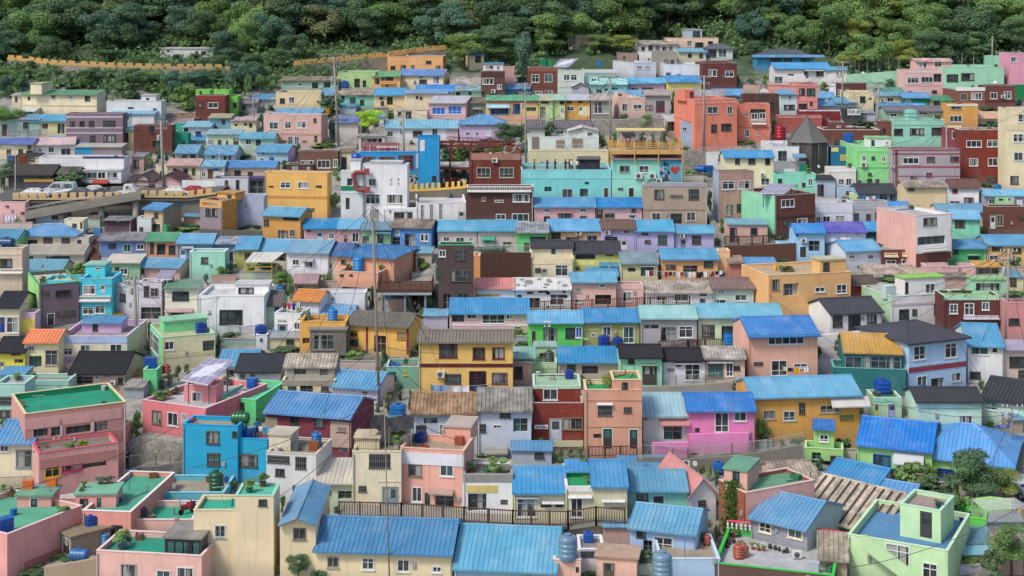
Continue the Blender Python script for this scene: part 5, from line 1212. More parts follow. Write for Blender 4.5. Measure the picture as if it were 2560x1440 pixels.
def tank_obj(kind, w_, col, p, rz):
    b = MB(); m = mat('gloss', col); t = empty('water_tank', p, rz)
    if kind == 'v':
        h_ = w_ * 1.35; b.lathe(ribs(w_ / 2, h_, 4), 18); b.obj('body', m, t, True)
        b = MB(); b.lathe([(w_ * .22, h_ - .02), (w_ * .22, h_ + .06), (w_ * .16, h_ + .1)], 12); b.obj('lid', m, t)
        b = MB(); b.tube((w_ * .5, 0, .1), (w_ * .5, 0, h_ * .9), .025); b.tube((w_ * .5, 0, h_ * .9), (w_ * .2, 0, h_), .025); b.obj('pipe', mat('plain', 'c8c8c4'), t)
    elif kind == 'h':
        r = w_ * .3; M = Matrix.Rotation(math.pi / 2, 3, 'Y'); pr = [(r * .5, 0), (r * .85, w_ * .04), (r, w_ * .1)]
        for i in range(4): z = w_ * (.12 + .76 * i / 4); pr += [(r, z), (r * 1.05, z + w_ * .06), (r * 1.05, z + w_ * .12), (r, z + w_ * .17)]
        pr += [(r, w_ * .9), (r * .85, w_ * .96), (r * .5, w_)]
        b.lathe(pr, 16, 0, (-w_ / 2, 0, r * 1.25), M); b.obj('body', m, t, True)
        b = MB(); b.box(-w_ * .32, -w_ * .22, -r, r, 0, r * .5); b.box(w_ * .22, w_ * .32, -r, r, 0, r * .5); b.obj('cradle', mat('plain', '8a8880'), t)
        b = MB(); b.lathe([(r * .45, 0), (r * .45, r * .2), (r * .3, r * .26)], 12, 0, (0, 0, r * 2.2)); b.obj('lid', m, t)
    elif kind == 'q':
        h_ = w_ * .9; r = w_ * .5
        for z0, z1, s in ((0, .1, .9), (.1, .3, 1), (.3, .36, .95), (.36, .62, 1), (.62, .68, .95), (.68, .9, 1), (.9, 1, .82)):
            n = 20; k = len(b.v)
            for zz, ss in ((z0 * h_, s * .97), ((z0 + z1) / 2 * h_, s), (z1 * h_, s * .97)):
                for i in range(n):
                    a = 2 * math.pi * i / n; c_, s_ = math.cos(a), math.sin(a); e = .45
                    b.v.append((r * ss * math.copysign(abs(c_) ** e, c_), r * ss * math.copysign(abs(s_) ** e, s_), zz))
            for j in range(2):
                for i in range(n): b.f.append((k + j * n + i, k + j * n + (i + 1) % n, k + j * n + n + (i + 1) % n, k + j * n + n + i)); b.m.append(0)
            b.f.append(tuple(k + 2 * n + i for i in range(n))); b.m.append(0)
        b.obj('body', m, t)
        b = MB(); b.lathe([(w_ * .2, h_), (w_ * .2, h_ + .07), (w_ * .14, h_ + .1)], 12); b.obj('lid', mat('gloss', '2a4a78' if col[0] in '123' else col), t)
    else:  # 'x' sheet box
        h_ = w_ * 1.0; b.box(-w_ / 2, w_ / 2, -w_ * .35, w_ * .35, 0, h_)
        for i in range(1, 4): b.box(-w_ / 2 - .015, w_ / 2 + .015, -w_ * .35 - .015, w_ * .35 + .015, h_ * i / 4 - .02, h_ * i / 4 + .02)
        b.obj('body', m, t); b = MB(); b.box(-w_ / 2 - .02, w_ / 2 + .02, -w_ * .35 - .02, w_ * .35 + .02, h_, h_ + .05); b.obj('lid', m, t)
    return t
TANKS = []
def tk(u, v, wp, kind='q', col='1f5fb8', cn='blue', host=None):
    TANKS.append((u, v, wp, kind, col, cn, host))
for a in ((389, 311, 19, 'v', '1a7a4a', 'green'), (532, 240, 10), (68, 217, 8), (497, 349, 12, 'x'), (818, 287, 17, 'q', 'e8a020', 'orange'), (861, 222, 20, 'q'), (1168, 212, 13, 'x'), (680, 403, 12),
    (1358, 168, 18, 'x', '1f8a60', 'green'), (1375, 168, 15, 'x', '2a9a60', 'green'), (1498, 168, 14, 'q', '2a7fc8'), (1710, 147, 15, 'x', '3a6a98'), (1762, 148, 22, 'h'), (2066, 196, 11, 'x'), (2508, 214, 24, 'v', '1f9048', 'green'),
    (2089, 307, 22, 'q'), (2241, 298, 15, 'q'), (2272, 302, 32, 'q', '9cdcc8', 'mint'), (1855, 255, 12, 'x', '2a80d0'), (2120, 356, 26, 'q'), (2323, 482, 24, 'q', '1f70d0'), (2494, 477, 16, 'q', '2a8ac8'), (2472, 488, 0),
    (1750, 434, 26, 'h'), (1772, 434, 18, 'x', '1f70c8'), (29, 408, 18, 'x', '2a5fa0'), (57, 408, 18, 'x', '8a4a30', 'rust red'), (18, 621, 40, 'h', '2a5080'), (262, 622, 20, 'x', '2058b0'), (245, 590, 18, 'x', '5a90c0', 'pale blue'),
    (520, 624, 28, 'q', '20785a', 'green'), (416, 584, 16, 'v', '18905a', 'green'), (760, 546, 16, 'v', '2a80c8'), (750, 554, 15, 'q', '2050a0'), (732, 552, 10, 'x', '2a80c0'), (896, 678, 27, 'v', '2a88d0'), (54, 711, 24, 'x', '2058b8'),
    (771, 790, 25, 'v', '3a80c0'), (832, 803, 24, 'v', '2a80c8'), (701, 735, 22, 'q', '3a88b8'), (648, 840, 30, 'q', '2048a0'), (985, 938, 32, 'q', '2a80d0'), (995, 1046, 38, 'q', '2a80d0'), (503, 832, 28, 'q', '1f409a'),
    (375, 918, 28, 'x', '1f58b0'), (402, 936, 17, 'v', 'a84030', 'rust red'), (418, 934, 15, 'v', '9a3a2c', 'rust red'), (642, 966, 24, 'x', '2068c0'), (604, 1062, 46, 'h', '1f6a40', 'green'), (619, 1098, 26, 'q', '2050a8'),
    (1509, 866, 28, 'q', '2048a0'), (1544, 866, 24, 'q', '2048a0'), (1824, 863, 30, 'q', '2a88d8'), (1880, 746, 22, 'h', '3a8ac8'), (1907, 757, 28, 'v', '5a9ad0'), (1757, 716, 15, 'x', '2070c8'), (1373, 906, 22, 'v', '50585c', 'grey'),
    (1423, 946, 22, 'q', '1f409a'), (1556, 905, 20, 'v', 'c8a080', 'beige'), (1728, 1058, 22, 'x', '2060b0'), (2204, 980, 38, 'q', '1f58b8'), (2308, 998, 36, 'q', '3a78c0'), (2222, 745, 30, 'x', 'd0e4e0', 'white'), (2377, 666, 18, 'x', '205a40', 'dark green'),
    (1420, 1408, 46, 'v', '6d8da6', 'grey blue'), (1358, 1446, 36, 'v', '6088ac', 'grey blue'), (1655, 1445, 48, 'v', '7895ac', 'grey blue'), (1471, 1354, 26, 'q', '1f60b8'), (1727, 1352, 40, 'q', '1f70c8'), (1757, 1352, 18, 'x', '1f6a48', 'green'),
    (1796, 1180, 26, 'q', '1f70c8'), (12, 1332, 36, 'x', '1f60b8'), (34, 1288, 14, 'x', '2070b0'), (214, 1202, 24, 'v', '2060b0'), (228, 1316, 32, 'q', '2050a0'), (198, 1408, 50, 'h', '3a70a8'), (262, 1365, 22, 'v', '4a88b8'),
    (136, 1215, 24, 'x', 'e07818', 'orange'), (71, 1226, 24, 'x', 'e87838', 'orange'), (298, 1255, 10, 'x', '1f50b8'), (541, 1226, 36, 'v', '1f5a40', 'dark green'), (355, 1294, 24, 'x', '4a5054', 'black'), (791, 1115, 25, 'v', '2a70b8'),
    (735, 1108, 18, 'v', '9a3a34', 'rust red'), (785, 1126, 22, 'x', '9a5838', 'brown'), (740, 1126, 18, 'x', '606468', 'grey'), (1052, 1104, 26, 'q', '2048a0'), (1148, 1112, 20, 'x', 'a85a40', 'brown'), (784, 1236, 20, 'x', '7aa0c0', 'pale blue'),
    (948, 1110, 14, 'v', '8a3a38', 'rust red'), (2468, 1250, 0), (1958, 1250, 26, 'x', '5a9060', 'green'), (1768, 1362, 18, 'v', 'b05840', 'clay'), (2065, 1400, 28, 'x', 'b0bcc8', 'grey'), (2035, 1432, 26, 'x', 'c0c8d0', 'pale grey'),
    (1395, 1140, 0), (1930, 970, 18, 'x', '2a90c8'), (2397, 900, 20, 'x', '5a7a58', 'green'), (30, 1000, 0), (110, 1082, 28, 'x', '5a98c8', 'pale blue'), (1830, 1090, 0), (1555, 1112, 0), (2360, 310, 0), (1950, 378, 0), (2008, 433, 20, 'x', '18906a', 'green'),
    (1950, 352, 28, 'v', 'a02030', 'red'), (1938, 676, 10, 'v', 'e0b030', 'yellow'), (2290, 1440, 0), (1860, 1392, 24, 'v', 'a85848', 'clay'), (1846, 1396, 26, 'v', 'b05c48', 'clay')):
    if a[2]: tk(*a)
pend = []
for u, v, wp, kind, col, cn, host in TANKS:
    p, h = on_roof(u, v, host); pend.append((u, wp, kind, col, cn, p, h))
words = place_words([((a[4], a[2] == 'x' and a[4], host_name(a[6])) if a[6] else (a[4], a[0]), a[0]) for a in pend])
used = {}
for (u, wp, kind, col, cn, p, h), wd in zip(pend, words):
    t = tank_obj(kind, wp * p.y / F, col, p, R.uniform(-.3, .3) - (h.th if h else 0))
    nm = {'x': 'box tank' if cn in ('blue', 'green', 'pale blue', 'dark green', 'white') else 'storage box', 'v': 'upright tank' if cn != 'clay' else 'urn', 'h': 'barrel tank', 'q': 'water tank'}[kind]
    lab = f"{wd}{cn} {nm} on {host_name(h)}" if h else f"{wd}{cn} {nm} standing near {nearest(p)}"
    k = used.get(lab, 0); used[lab] = k + 1
    if k: lab = lab.replace(nm, 'second ' + nm)
    tag(t, ' '.join(lab.split()[:16]), 'water tank' if 'tank' in nm else 'box'); 
    if 'tank' not in nm: t.name = 'storage_box' if kind == 'x' else 'clay_urn'
# air conditioner outdoor units
def ac_obj(p, w_, rz):
    t = empty('air_conditioner', p, rz); h_ = w_ * .78; d_ = .32
    b = MB(); b.box(-w_ / 2, w_ / 2, -d_ - .05, -.05, 0, h_); b.obj('casing', mat('plain', 'e4e2dc'), t)
    b = MB(); M = Matrix.Rotation(math.pi / 2, 3, 'X'); b.lathe([(h_ * .4, 0), (h_ * .4, .02), (h_ * .1, .03)], 18, 0, (-w_ * .1, -d_ - .05, h_ * .5), M); b.obj('fan_grille', mat('plain', '5c5c5c'), t)
    b = MB()
    for x in (-w_ * .35, w_ * .35): b.box(x - .025, x + .025, -d_ - .03, -.002, -.06, 0); b.box(x - .025, x + .025, -.04, -.002, -.35, -.06)
    b.obj('bracket', mat('plain', '908c88'), t); return t
pend = []
for u, v, wp in ((1233, 232, 11), (2507, 245, 10), (2206, 255, 11), (1023, 408, 0), (1237, 406, 14), (1597, 446, 17), (1631, 446, 17), (1647, 458, 15), (1446, 587, 14), (1518, 586, 14), (1705, 594, 12), (2009, 606, 14), (2159, 417, 14), (1906, 440, 10), (1368, 815, 16), (1102, 942, 20), (1785, 402, 0),
    (284, 960, 12), (786, 320, 0), (1352, 1066, 0), (1973, 402, 0), (2230, 420, 8), (1800, 395, 12), (205, 440, 0), (628, 960, 0), (650, 985, 12), (2125, 1060, 0), (1340, 950, 0), (1960, 485, 0), (2070, 915, 0)):
    if not wp: continue
    r = on_wall(u, v)
    if r: pend.append((u, v, wp, r))
for (u, v, wp, (h, d, a, z)), wd in zip(pend, place_words([(host_name(q[3][0]), q[0]) for q in pend])):
    q = h.L + h.t * a; t = ac_obj((q.x, q.y, h.z + z), wp * d / F, -h.th); tag(t, f"{wd}white air conditioner on {host_name(h)}", 'air conditioner')
for u, v, wp, lab in ((1714, 1166, 18, 'white air conditioner on the concrete block below pink house'), (1991, 1395, 22, 'white air conditioner on the grey terrace floor'), (1972, 462, 11, 'white air conditioner by the bright mint house'), (1986, 462, 11, 'second white air conditioner by the bright mint house')):
    p, h = on_roof(u, v); tag(ac_obj(p + Vector((0, 0, .1)), wp * p.y / F, .1), lab, 'air conditioner')
# satellite dishes
for u, v, wp, cn in ((2066, 268, 9, ''), (2045, 432, 9, ''), (1880, 268, 0, ''), (1910, 260, 26, ''), (1735, 1182, 14, ''), (1748, 1064, 10, ''), (2180, 506, 8, ''), (1816, 946, 9, ''), (1330, 592, 8, ''), (2158, 195, 8, ''), (2156, 224, 6, ''), (1346, 230, 5, ''), (2488, 218, 8, ''), (2550, 128, 8, ''), (1690, 140, 0, '')):
    if not wp: continue
    p, h = on_roof(u, v); px = p.y / F; w_ = wp * px; t = empty('satellite_dish', p, R.uniform(-.6, .6))
    M = Matrix.Rotation(math.radians(60), 3, 'X'); b = MB(); b.lathe([(.02, 0), (w_ * .25, w_ * .04), (w_ * .5, w_ * .15), (w_ * .48, w_ * .17), (w_ * .24, w_ * .06), (.02, w_ * .03)], 18, 0, (0, -.1, w_ * .6 + .5), M); b.obj('reflector', mat('plain', 'e0e0de'), t, True)
    b = MB(); b.tube((0, 0, 0), (0, 0, w_ * .6 + .5), .03); b.obj('mast', mat('plain', '909090'), t)
    b = MB(); b.tube((0, -.1, w_ * .4 + .5), (0, -w_ * .5, w_ * .75 + .5), .015); b.obj('feed_arm', mat('plain', '909090'), t)
    lab = f"white satellite dish {'on' if h else 'beside'} {host_name(h) if h else nearest(p)}"
    if lab in LABELS: lab = 'right hand ' + lab
    tag(t, lab, 'satellite dish')
# ---------------------------------------------------------------- helpers for long things on the hillside
def line3(uv, d=None):
    return [pt(u, v, d or Dv(v)) for u, v in uv]
def wall_run(name, label, uv_top, hpx, m, cat='wall', th=.35, vb=None, drop=1.5, crenel=None, cm=None):
    """wall whose top edge follows pixels; foot hpx lower; each point stands at the depth of its foot"""
    pts = []
    for u, v in uv_top:
        d = Dv(vb if vb else v + hpx); pts.append((pt(u, v, d), pt(u, v + hpx, d)))
    o = pts[0][1]; root = empty(name, o); tag(root, label, cat); b = MB()
    for (a, c), (e, g) in zip(pts, pts[1:]):
        a, c, e, g = (q - o for q in (a, c, e, g)); c.z -= drop; g.z -= drop; n = Vector((-(e - a).y, (e - a).x, 0)).normalized() * th
        if n.y < 0: n = -n
        b.q(c, g, e, a); b.q(c + n, g + n, e + n, a + n); b.q(a, e, e + n, a + n); b.q(c, a, a + n, c + n); b.q(g, e, e + n, g + n)
    b.obj('wall_face', m, root)
    if crenel:
        hgt, wid, gap, base = crenel; bb = MB()
        for (a, c), (e, g) in zip(pts, pts[1:]):
            a, e = a - o, e - o; L = (e - a).length; t = (e - a) / L; n = Vector((-t.y, t.x, 0)).normalized()
            if n.y < 0: n = -n
            def blk(s0, s1, z0, z1):
                q = [a + t * s0 - n * .04, a + t * s1 - n * .04, a + t * s1 + n * (th + .04), a + t * s0 + n * (th + .04)]
                lo = [x + Vector((0, 0, z0)) for x in q]; hi = [x + Vector((0, 0, z1)) for x in q]
                bb.q(*hi); bb.q(*lo)
                for i in range(4): bb.q(lo[i], lo[(i + 1) % 4], hi[(i + 1) % 4], hi[i])
            blk(0, L, .003, base); s = gap * .5
            while s + wid < L: blk(s, s + wid, base + .002, base + hgt); s += wid + gap
        bb.obj('parapet', cm, root)
    return root
def railing(label, uv, h, col, name='railing', cat='railing', gap=.16, base_v=None, post=1.6, wood=False, d=None, depth_off=0):
    pts = [(pt(u, v, (d or Dv(base_v or v)) + depth_off)) for u, v in uv]
    o = pts[0].copy(); root = empty(name, o); tag(root, label, cat); m = mat('wood' if wood else 'plain', col); pr = .07 if wood else .03
    tr = MB(); bl = MB()
    for a, e in zip(pts, pts[1:]):
        a, e = a - o, e - o; L = (e - a).length; t = (e - a) / L; up = Vector((0, 0, h)); r = .055 if wood else .025
        tr.tube(a + up, e + up, r, r, 5); tr.tube(a + up * .12, e + up * .12, r * .8, r * .8, 5)
        n = max(1, round(L / post))
        for i in range(n + 1):
            p = a + t * (L * i / n); b = MB(); b.box(p.x - pr, p.x + pr, p.y - pr, p.y + pr, p.z - .3, p.z + h + .06); b.obj('post', m, root)
        k = int(L / gap)
        for i in range(1, k):
            p = a + t * (L * i / k); w_ = .028 if wood else .012; bl.box(p.x - w_, p.x + w_, p.y - w_, p.y + w_, p.z + h * .12, p.z + h)
    tr.obj('rail', m, root)
    if bl.v: bl.obj('balusters', m, root)
    return root
def slab(name, label, cat, poly, th, m, kind=None):
    """flat polygon of world points with a thickness, top at the points"""
    o = sum(poly, Vector()) / len(poly); b = MB(); q = [p - o for p in poly]; lo = [p - Vector((0, 0, th)) for p in q]
    b.q(*q); b.q(*lo)
    for i in range(len(q)): j = (i + 1) % len(q); b.q(q[i], q[j], lo[j], lo[i])
    ob = b.obj(name, m, None, loc=o)
    if kind: ob['kind'] = kind
    else: tag(ob, label, cat)
    return ob
def text_mesh(name, txt, size, m, parent, loc, rot, align='CENTER'):
    c = bpy.data.curves.new(name, 'FONT'); c.body = txt; c.size = size; c.extrude = .01; c.align_x = align; c.align_y = 'CENTER'
    o = bpy.data.objects.new(name, c); COL.objects.link(o)
    me = bpy.data.meshes.new_from_object(o.evaluated_get(bpy.context.evaluated_depsgraph_get())); bpy.data.objects.remove(o)
    me.materials.clear(); me.materials.append(m); ob = link(name, me, parent, loc); ob.rotation_euler = rot; return ob
def hs(lab):
    for h in HOUSES:
        if h.label.startswith(lab): return h
    raise KeyError(lab)
def facept(h, u, v, out=.05):
    kk = (u - 1280) / F; d = h.L.dot(h.n) / Vector((kk, 1)).dot(h.n); p = Vector((kk * d, d)) - h.n * out
    return Vector((p.x, p.y, ZC + (HV - v) / F * d)), d
STONE = mat('stone', 'aaa49a'); CONC = mat('concrete', 'a8a49a'); CONCD = mat('concrete', '7a766e'); YEL = mat('wall', 'd8a648'); BROWN = '6a4a3e'
# ---------------------------------------------------------------- forest road with its yellow parapet
wall_run('road_wall', 'stone road wall with yellow crenellated parapet on the left forest slope', [(18, 150), (70, 154), (125, 162), (200, 166), (290, 170), (360, 172), (440, 173), (575, 174)], 16, STONE, crenel=(.45, 1.3, .5, .55), cm=YEL)
wall_run('road_wall', 'stone road wall with yellow parapet rising right behind the orange hill house', [(735, 164), (800, 158), (880, 151), (970, 142), (1040, 131), (1116, 124)], 20, STONE, crenel=(.35, 1.2, .4, .6), cm=YEL)
wall_run('stone_wall', 'grey stone retaining wall with spiral flower bed in the forest clearing', [(742, 136), (800, 134), (878, 132)], 15, STONE)
wall_run('stone_wall', 'tall grey retaining wall among trees near the top of the slope', [(745, 68), (820, 66), (905, 70)], 14, mat('stone', '7c7c7c'))
wall_run('mint_wall', 'long mint painted retaining wall below the wire fence', [(2118, 186), (2165, 183), (2262, 176)], 30, mat('wall', 'a8dcb8'), vb=216)
# ---------------------------------------------------------------- wire fence above the mint wall
def wire_fence():
    tops = [(2126, 152, 182), (2137, 151, 180), (2168, 149, 178), (2195, 147, 178), (2221, 145, 176), (2247, 144, 174), (2275, 142, 172), (2300, 140, 170), (2325, 138, 168), (2352, 136, 166), (2378, 134, 164), (2405, 132, 162), (2434, 129, 158), (2459, 127, 156), (2491, 126, 155), (2510, 130, 156)]
    P = [(pt(u, a, Dv(c + 2)), pt(u, c + 2, Dv(c + 2))) for i, (u, a, c) in enumerate(tops)]; o = P[0][1]; root = empty('wire_fence', o); tag(root, 'tall wire mesh fence on white posts along the forest edge', 'fence')
    m = mat('plain', 'd8d8d8'); net = MB()
    for a, c in P:
        b = MB(); b.tube(c - o - Vector((0, 0, 1.5)), a - o, .05, .05, 5); b.obj('post', m, root)
    for (a, c), (e, g) in zip(P, P[1:]):
        for f in (0, .5, 1): net.tube(c.lerp(a, f) - o, g.lerp(e, f) - o, .018, .018, 4)
        for i in range(1, 8): net.tube(c.lerp(g, i / 8) - o, a.lerp(e, i / 8) - o, .007, .007, 3)
    net.obj('mesh', mat('plain', '707878'), root)
wire_fence()
# ---------------------------------------------------------------- elevated road on the left
def road():
    D0 = Dv(545); m = CONC
    edge = [(-40, 500), (32, 500), (130, 500), (320, 497), (352, 494), (470, 495), (540, 486)]
    zs = [pt(u, v, D0) for u, v in edge]
    b = MB(); o = zs[0].copy()
    W = 11
    for a, e in zip(zs, zs[1:]):
        a, e = a - o, e - o; n = Vector((0, W, .25))
        b.q(a, e, e + n, a + n); lo = Vector((0, 0, -.45)); b.q(a, e, e + lo, a + lo); b.q(a + lo, e + lo, e + n + lo, a + n + lo)
    ob = b.obj('road', mat('concrete', '6c6a68'), None, loc=o); ob['kind'] = 'structure'
    # retaining wall under it
    uv = [(-40, 503), (32, 503), (130, 503), (320, 500), (352, 497), (470, 498), (520, 492)]
    b = MB(); pts = [(pt(u, v, D0 + .3), pt(u, v + 85, D0 + .3)) for u, v in uv]
    for (a, c), (e, g) in zip(pts, pts[1:]):
        b.q(c - o, g - o, e - o, a - o); n = Vector((0, .5, 0)); b.q(c - o + n, g - o + n, e - o + n, a - o + n); b.q(a - o, e - o, e - o + n, a - o + n)
    ob = b.obj('retaining_wall', mat('concrete', '87837c'), None, loc=o); tag(ob, 'weathered concrete retaining wall under the elevated road on the left', 'wall')
    # yellow parapet blocks
    root = empty('road_parapet', zs[1]); tag(root, 'yellow crenellated parapet along the elevated road with parked cars', 'parapet'); par = MB(); oo = zs[1]
    for a, e in zip(zs[1:-1], zs[2:]):
        L = (e - a).length; t = (e - a) / L; s = 0
        def blk(s0, s1, z0, z1):
            p, q = a + t * s0 - oo, a + t * s1 - oo; n = Vector((0, .4, 0)); up0 = Vector((0, 0, z0)); up1 = Vector((0, 0, z1))
            par.q(p + up0, q + up0, q + up1, p + up1); par.q(p + up1, q + up1, q + n + up1, p + n + up1); par.q(p + n + up0, q + n + up0, q + n + up1, p + n + up1); par.q(p + up0, p + n + up0, p + n + up1, p + up1); par.q(q + up0, q + n + up0, q + n + up1, q + up1)
        blk(0, L, -.15, .3)
        while s + .85 < L: blk(s, s + .85, .302, .95); s += 1.22
    par.obj('blocks', mat('wall', 'dcb468'), root)
    # ramp going down left
    D1 = Dv(560); a, e = pt(352, 487, D1), pt(62, 538, D1); root = empty('footbridge_ramp', a); tag(root, 'long sloping concrete foot ramp on round pillars under the elevated road', 'ramp'); b = MB()
    t = e - a; n = Vector((0, 2.0, 0)); up = Vector((0, 0, .9)); lo = Vector((0, 0, -.6)); z = Vector()
    b.q(z, t, t + n, n); b.q(lo, t + lo, t + lo + n, lo + n); b.q(z + lo, t + lo, t, z); b.q(n + lo, t + n + lo, t + n, n)
    b.obj('deck', mat('concrete', '9a958a'), root)
    b = MB(); b.q(z, t, t + up * .6, up * .6); g = Vector((0, .15, 0)); b.q(g, t + g, t + up * .6 + g, up * .6 + g); b.q(up * .6, t + up * .6, t + up * .6 + g, up * .6 + g); b.obj('side_wall', mat('concrete', 'a09a8c'), root)
    b = MB(); b.tube(up, t + up, .03, .03, 5); b.tube(up + n, t + up + n, .03, .03, 5)
    for i in range(17): q = t * (i / 16); b.tube(q + up * .6, q + up, .02, .02, 4)
    b.obj('rail', mat('plain', 'c8c8c4'), root)
    for f in (.06, .36, .7):
        q = t * f + Vector((0, 1, -.6)); b = MB(); b.tube(q - Vector((0, 0, 7)), q, .42, .42, 12); b.obj('pillar', mat('concrete', 'a8a49c'), root, True)
road()
wall_run('mural_wall', 'white wall with painted palm tree beside the yellow road parapet', [(455, 451), (537, 453)], 34, mat('wall', 'ececea'), vb=486)
# ---------------------------------------------------------------- wooden tower
def wood_tower():
    D = Dv(440); c = pt(2018, 438, D + 4); px = D / F; r = 54 * px; H_ = (438 - 350) * px; hr = 60 * px
    t = empty('wooden_tower', c); tag(t, 'grey weathered timber tower with pyramid roof on the right', 'tower'); n = 6; w_ = MB(); rf = MB(); wm = mat('wood', '625f5c'); 
    P = [Vector((math.cos(math.pi * 2 * (i + .5) / n), math.sin(math.pi * 2 * (i + .5) / n), 0)) for i in range(n)]
    for i in range(n):
        a, e = P[i] * r, P[(i + 1) % n] * r; k = 9
        for j in range(k):
            p, q = a.lerp(e, j / k + .012), a.lerp(e, (j + 1) / k - .012); off = (p + q).normalized() * (.03 if j % 2 else 0)
            w_.q(p + off - Vector((0, 0, 3)), q + off - Vector((0, 0, 3)), q * .97 + off + Vector((0, 0, H_)), p * .97 + off + Vector((0, 0, H_)))
        a, e = P[i] * r * 1.06, P[(i + 1) % n] * r * 1.06
        for j in range(k):
            p, q = a.lerp(e, j / k + .01), a.lerp(e, (j + 1) / k - .01); top = Vector((0, 0, H_ + hr)); off = Vector((0, 0, .05 if j % 2 else 0))
            rf.q(p + Vector((0, 0, H_ - .1)) + off, q + Vector((0, 0, H_ - .1)) + off, top + q * .06 + off, top + p * .06 + off)
        rf.q(a + Vector((0, 0, H_ - .12)), e + Vector((0, 0, H_ - .12)), Vector((0, 0, H_ + hr - .1)))
    w_.obj('plank_wall', wm, t); rf.obj('roof', mat('wood', '7a7876'), t)
    b = MB(); b.lathe([(r * .08, H_ + hr - .3), (r * .05, H_ + hr + .1)], 6); b.obj('cap', wm, t)
wood_tower()
# ---------------------------------------------------------------- blue dome, red clamp sculpture
def dome():
    h = hs('dome base'); q = h.L + h.t * h.w / 2 + h.n * min(h.dp / 2, 1.2); r = h.w * .52; o = Vector((q.x, q.y, h.z + h.H + .17)); b = MB(); pr = [(r * math.cos(a), r * 1.05 * math.sin(a)) for a in [i * math.pi / 16 for i in range(9)]]; pr[-1] = (.02, r * 1.05)
    rt = hs('white balcony tower').root
    l = rt.matrix_world if 0 else None
    t = empty('dome', o); b.lathe(pr, 24); b.obj('shell', mat('gloss', '1f58b8'), t, True); b = MB(); b.tube((0, 0, r), (0, 0, r + .6), .05, .03); b.lathe([(.02, 0), (.1, .08), (.02, .18)], 8, 0, (0, 0, r + .35)); b.obj('finial', mat('plain', '405060'), t)
    tag(t, 'shiny blue dome on top of the white balcony tower', 'dome')
    h = hs('white gallery house'); P = [facept(h, u, v, .8)[0] for u, v in ((916, 428), (892, 429), (885, 436), (890, 460), (896, 472), (918, 473))]; o = P[0]
    t = empty('clamp_sculpture', o); tag(t, 'giant red clamp sculpture gripping the white gallery house', 'sculpture'); b = MB()
    for a, e in zip(P, P[1:]): b.tube(a - o, e - o, .27, .27, 10); b.lathe([(.05, -.27), (.2, -.19), (.27, 0), (.2, .19), (.05, .27)], 10, 0, e - o)
    b.obj('frame', mat('wall', 'b03038'), t)
    for p, k in ((P[0], 'jaw'), (P[-1], 'screw_jaw')):
        b = MB(); b.box(p.x - o.x - .1, p.x - o.x + .5, p.y - o.y - .4, p.y - o.y + .4, p.z - o.z - .42, p.z - o.z + .42); b.obj(k, mat('wall', 'b03038'), t)
dome()
# ---------------------------------------------------------------- rust red steel pergola with the plaza, crowd wall and planting behind
def pergola():
    D = Dv(470); t = empty('steel_pergola', pt(1070, 470, D)); o = t.location.copy(); tag(t, 'rust red two storey steel frame pergola beside the blue cafe', 'pergola'); m = mat('plain', '7a3a34')
    cols = [1072, 1125, 1175]; dep = [0, 7]
    for dd in dep:
        for u in cols:
            b = MB(); p, q = pt(u, 472, D) - o, pt(u, 362, D) - o; p.y += dd; q.y += dd; b.box(p.x - .13, p.x + .13, p.y - .13, p.y + .13, p.z - 3, q.z); b.obj('column', m, t)
    beams = MB()
    for dd in dep:
        for v in (362, 418):
            p, q = pt(1068, v, D) - o, pt(1290 if v == 362 else 1180, v, D) - o; beams.box(p.x, q.x, p.y + dd - .12, p.y + dd + .12, p.z - .35, p.z)
    for u in (1070, 1100, 1125, 1150, 1175):
        for v in (362, 418): p = pt(u, v, D) - o; beams.box(p.x - .1, p.x + .1, .13, 6.87, p.z - .3, p.z - .02)
    beams.obj('beam', m, t)
    b = MB()
    for k, (u0, u1, v0, v1) in enumerate(((1090, 1240, 352, 362), (1120, 1250, 346, 356))):
        for f in (0, .5, 1):
            p, q = pt(u0, v0, D) - o, pt(u1, v1, D) - o; p.z -= f; q.z -= f; b.tube(p + Vector((0, k * 3, 0)), q + Vector((0, k * 3, 0)), .06)
        for i in range(12):
            p = pt(u0 + (u1 - u0) * i / 11, v0 + (v1 - v0) * i / 11, D) - o + Vector((0, k * 3, 0)); b.tube(p, p - Vector((0, 0, 1)), .04)
    b.obj('rooftop_rail', m, t)
    b = MB(); p, q = pt(1070, 416, D) - o, pt(1178, 416, D) - o; b.box(p.x, q.x, .2, 6.8, p.z - .12, p.z); b.obj('deck', mat('plain', 'c8c4bc'), t)
    pl = pt(1000, 473, Dv(485)); 
    # plaza floor
    z = pt(1020, 474, D).z; x0, x1 = pt(1015, 0, D).x, pt(1180, 0, D).x; b = MB(); b.box(x0, x1, D - 3, D + 8, z - .3, z); ob = b.obj('plaza', CONC); ob['kind'] = 'structure'
    wall_run('bollard_wall', 'stone wall with row of yellow posts below the crowded plaza', [(1018, 479), (1060, 478), (1110, 475), (1168, 470)], 22, mat('concrete', '8a8478'), vb=498, crenel=(.75, .42, .42, .3), cm=mat('wall', 'f4c030'))
    # hedge of creepers behind the pergola
    for i, (u, v, w_, h_) in enumerate(((1115, 418, 60, 52), (1150, 416, 64, 56), (1195, 412, 60, 50), (1240, 408, 70, 50), (1215, 372, 60, 24))):
        p = pt(u, v, D + 9 + i * .3); px = p.y / F; bush(p, w_ * px, h_ * px, 'em'[i % 2], ['dense creeper mound', 'leafy green mound', 'dark creeper mound', 'broad creeper mound', 'small creeper mound'][i] + ' behind the rust red steel pergola, number'.replace(', number', '') + ['', ' middle', ' right of middle', ' near brick cafe', ' on top'][i])
pergola()
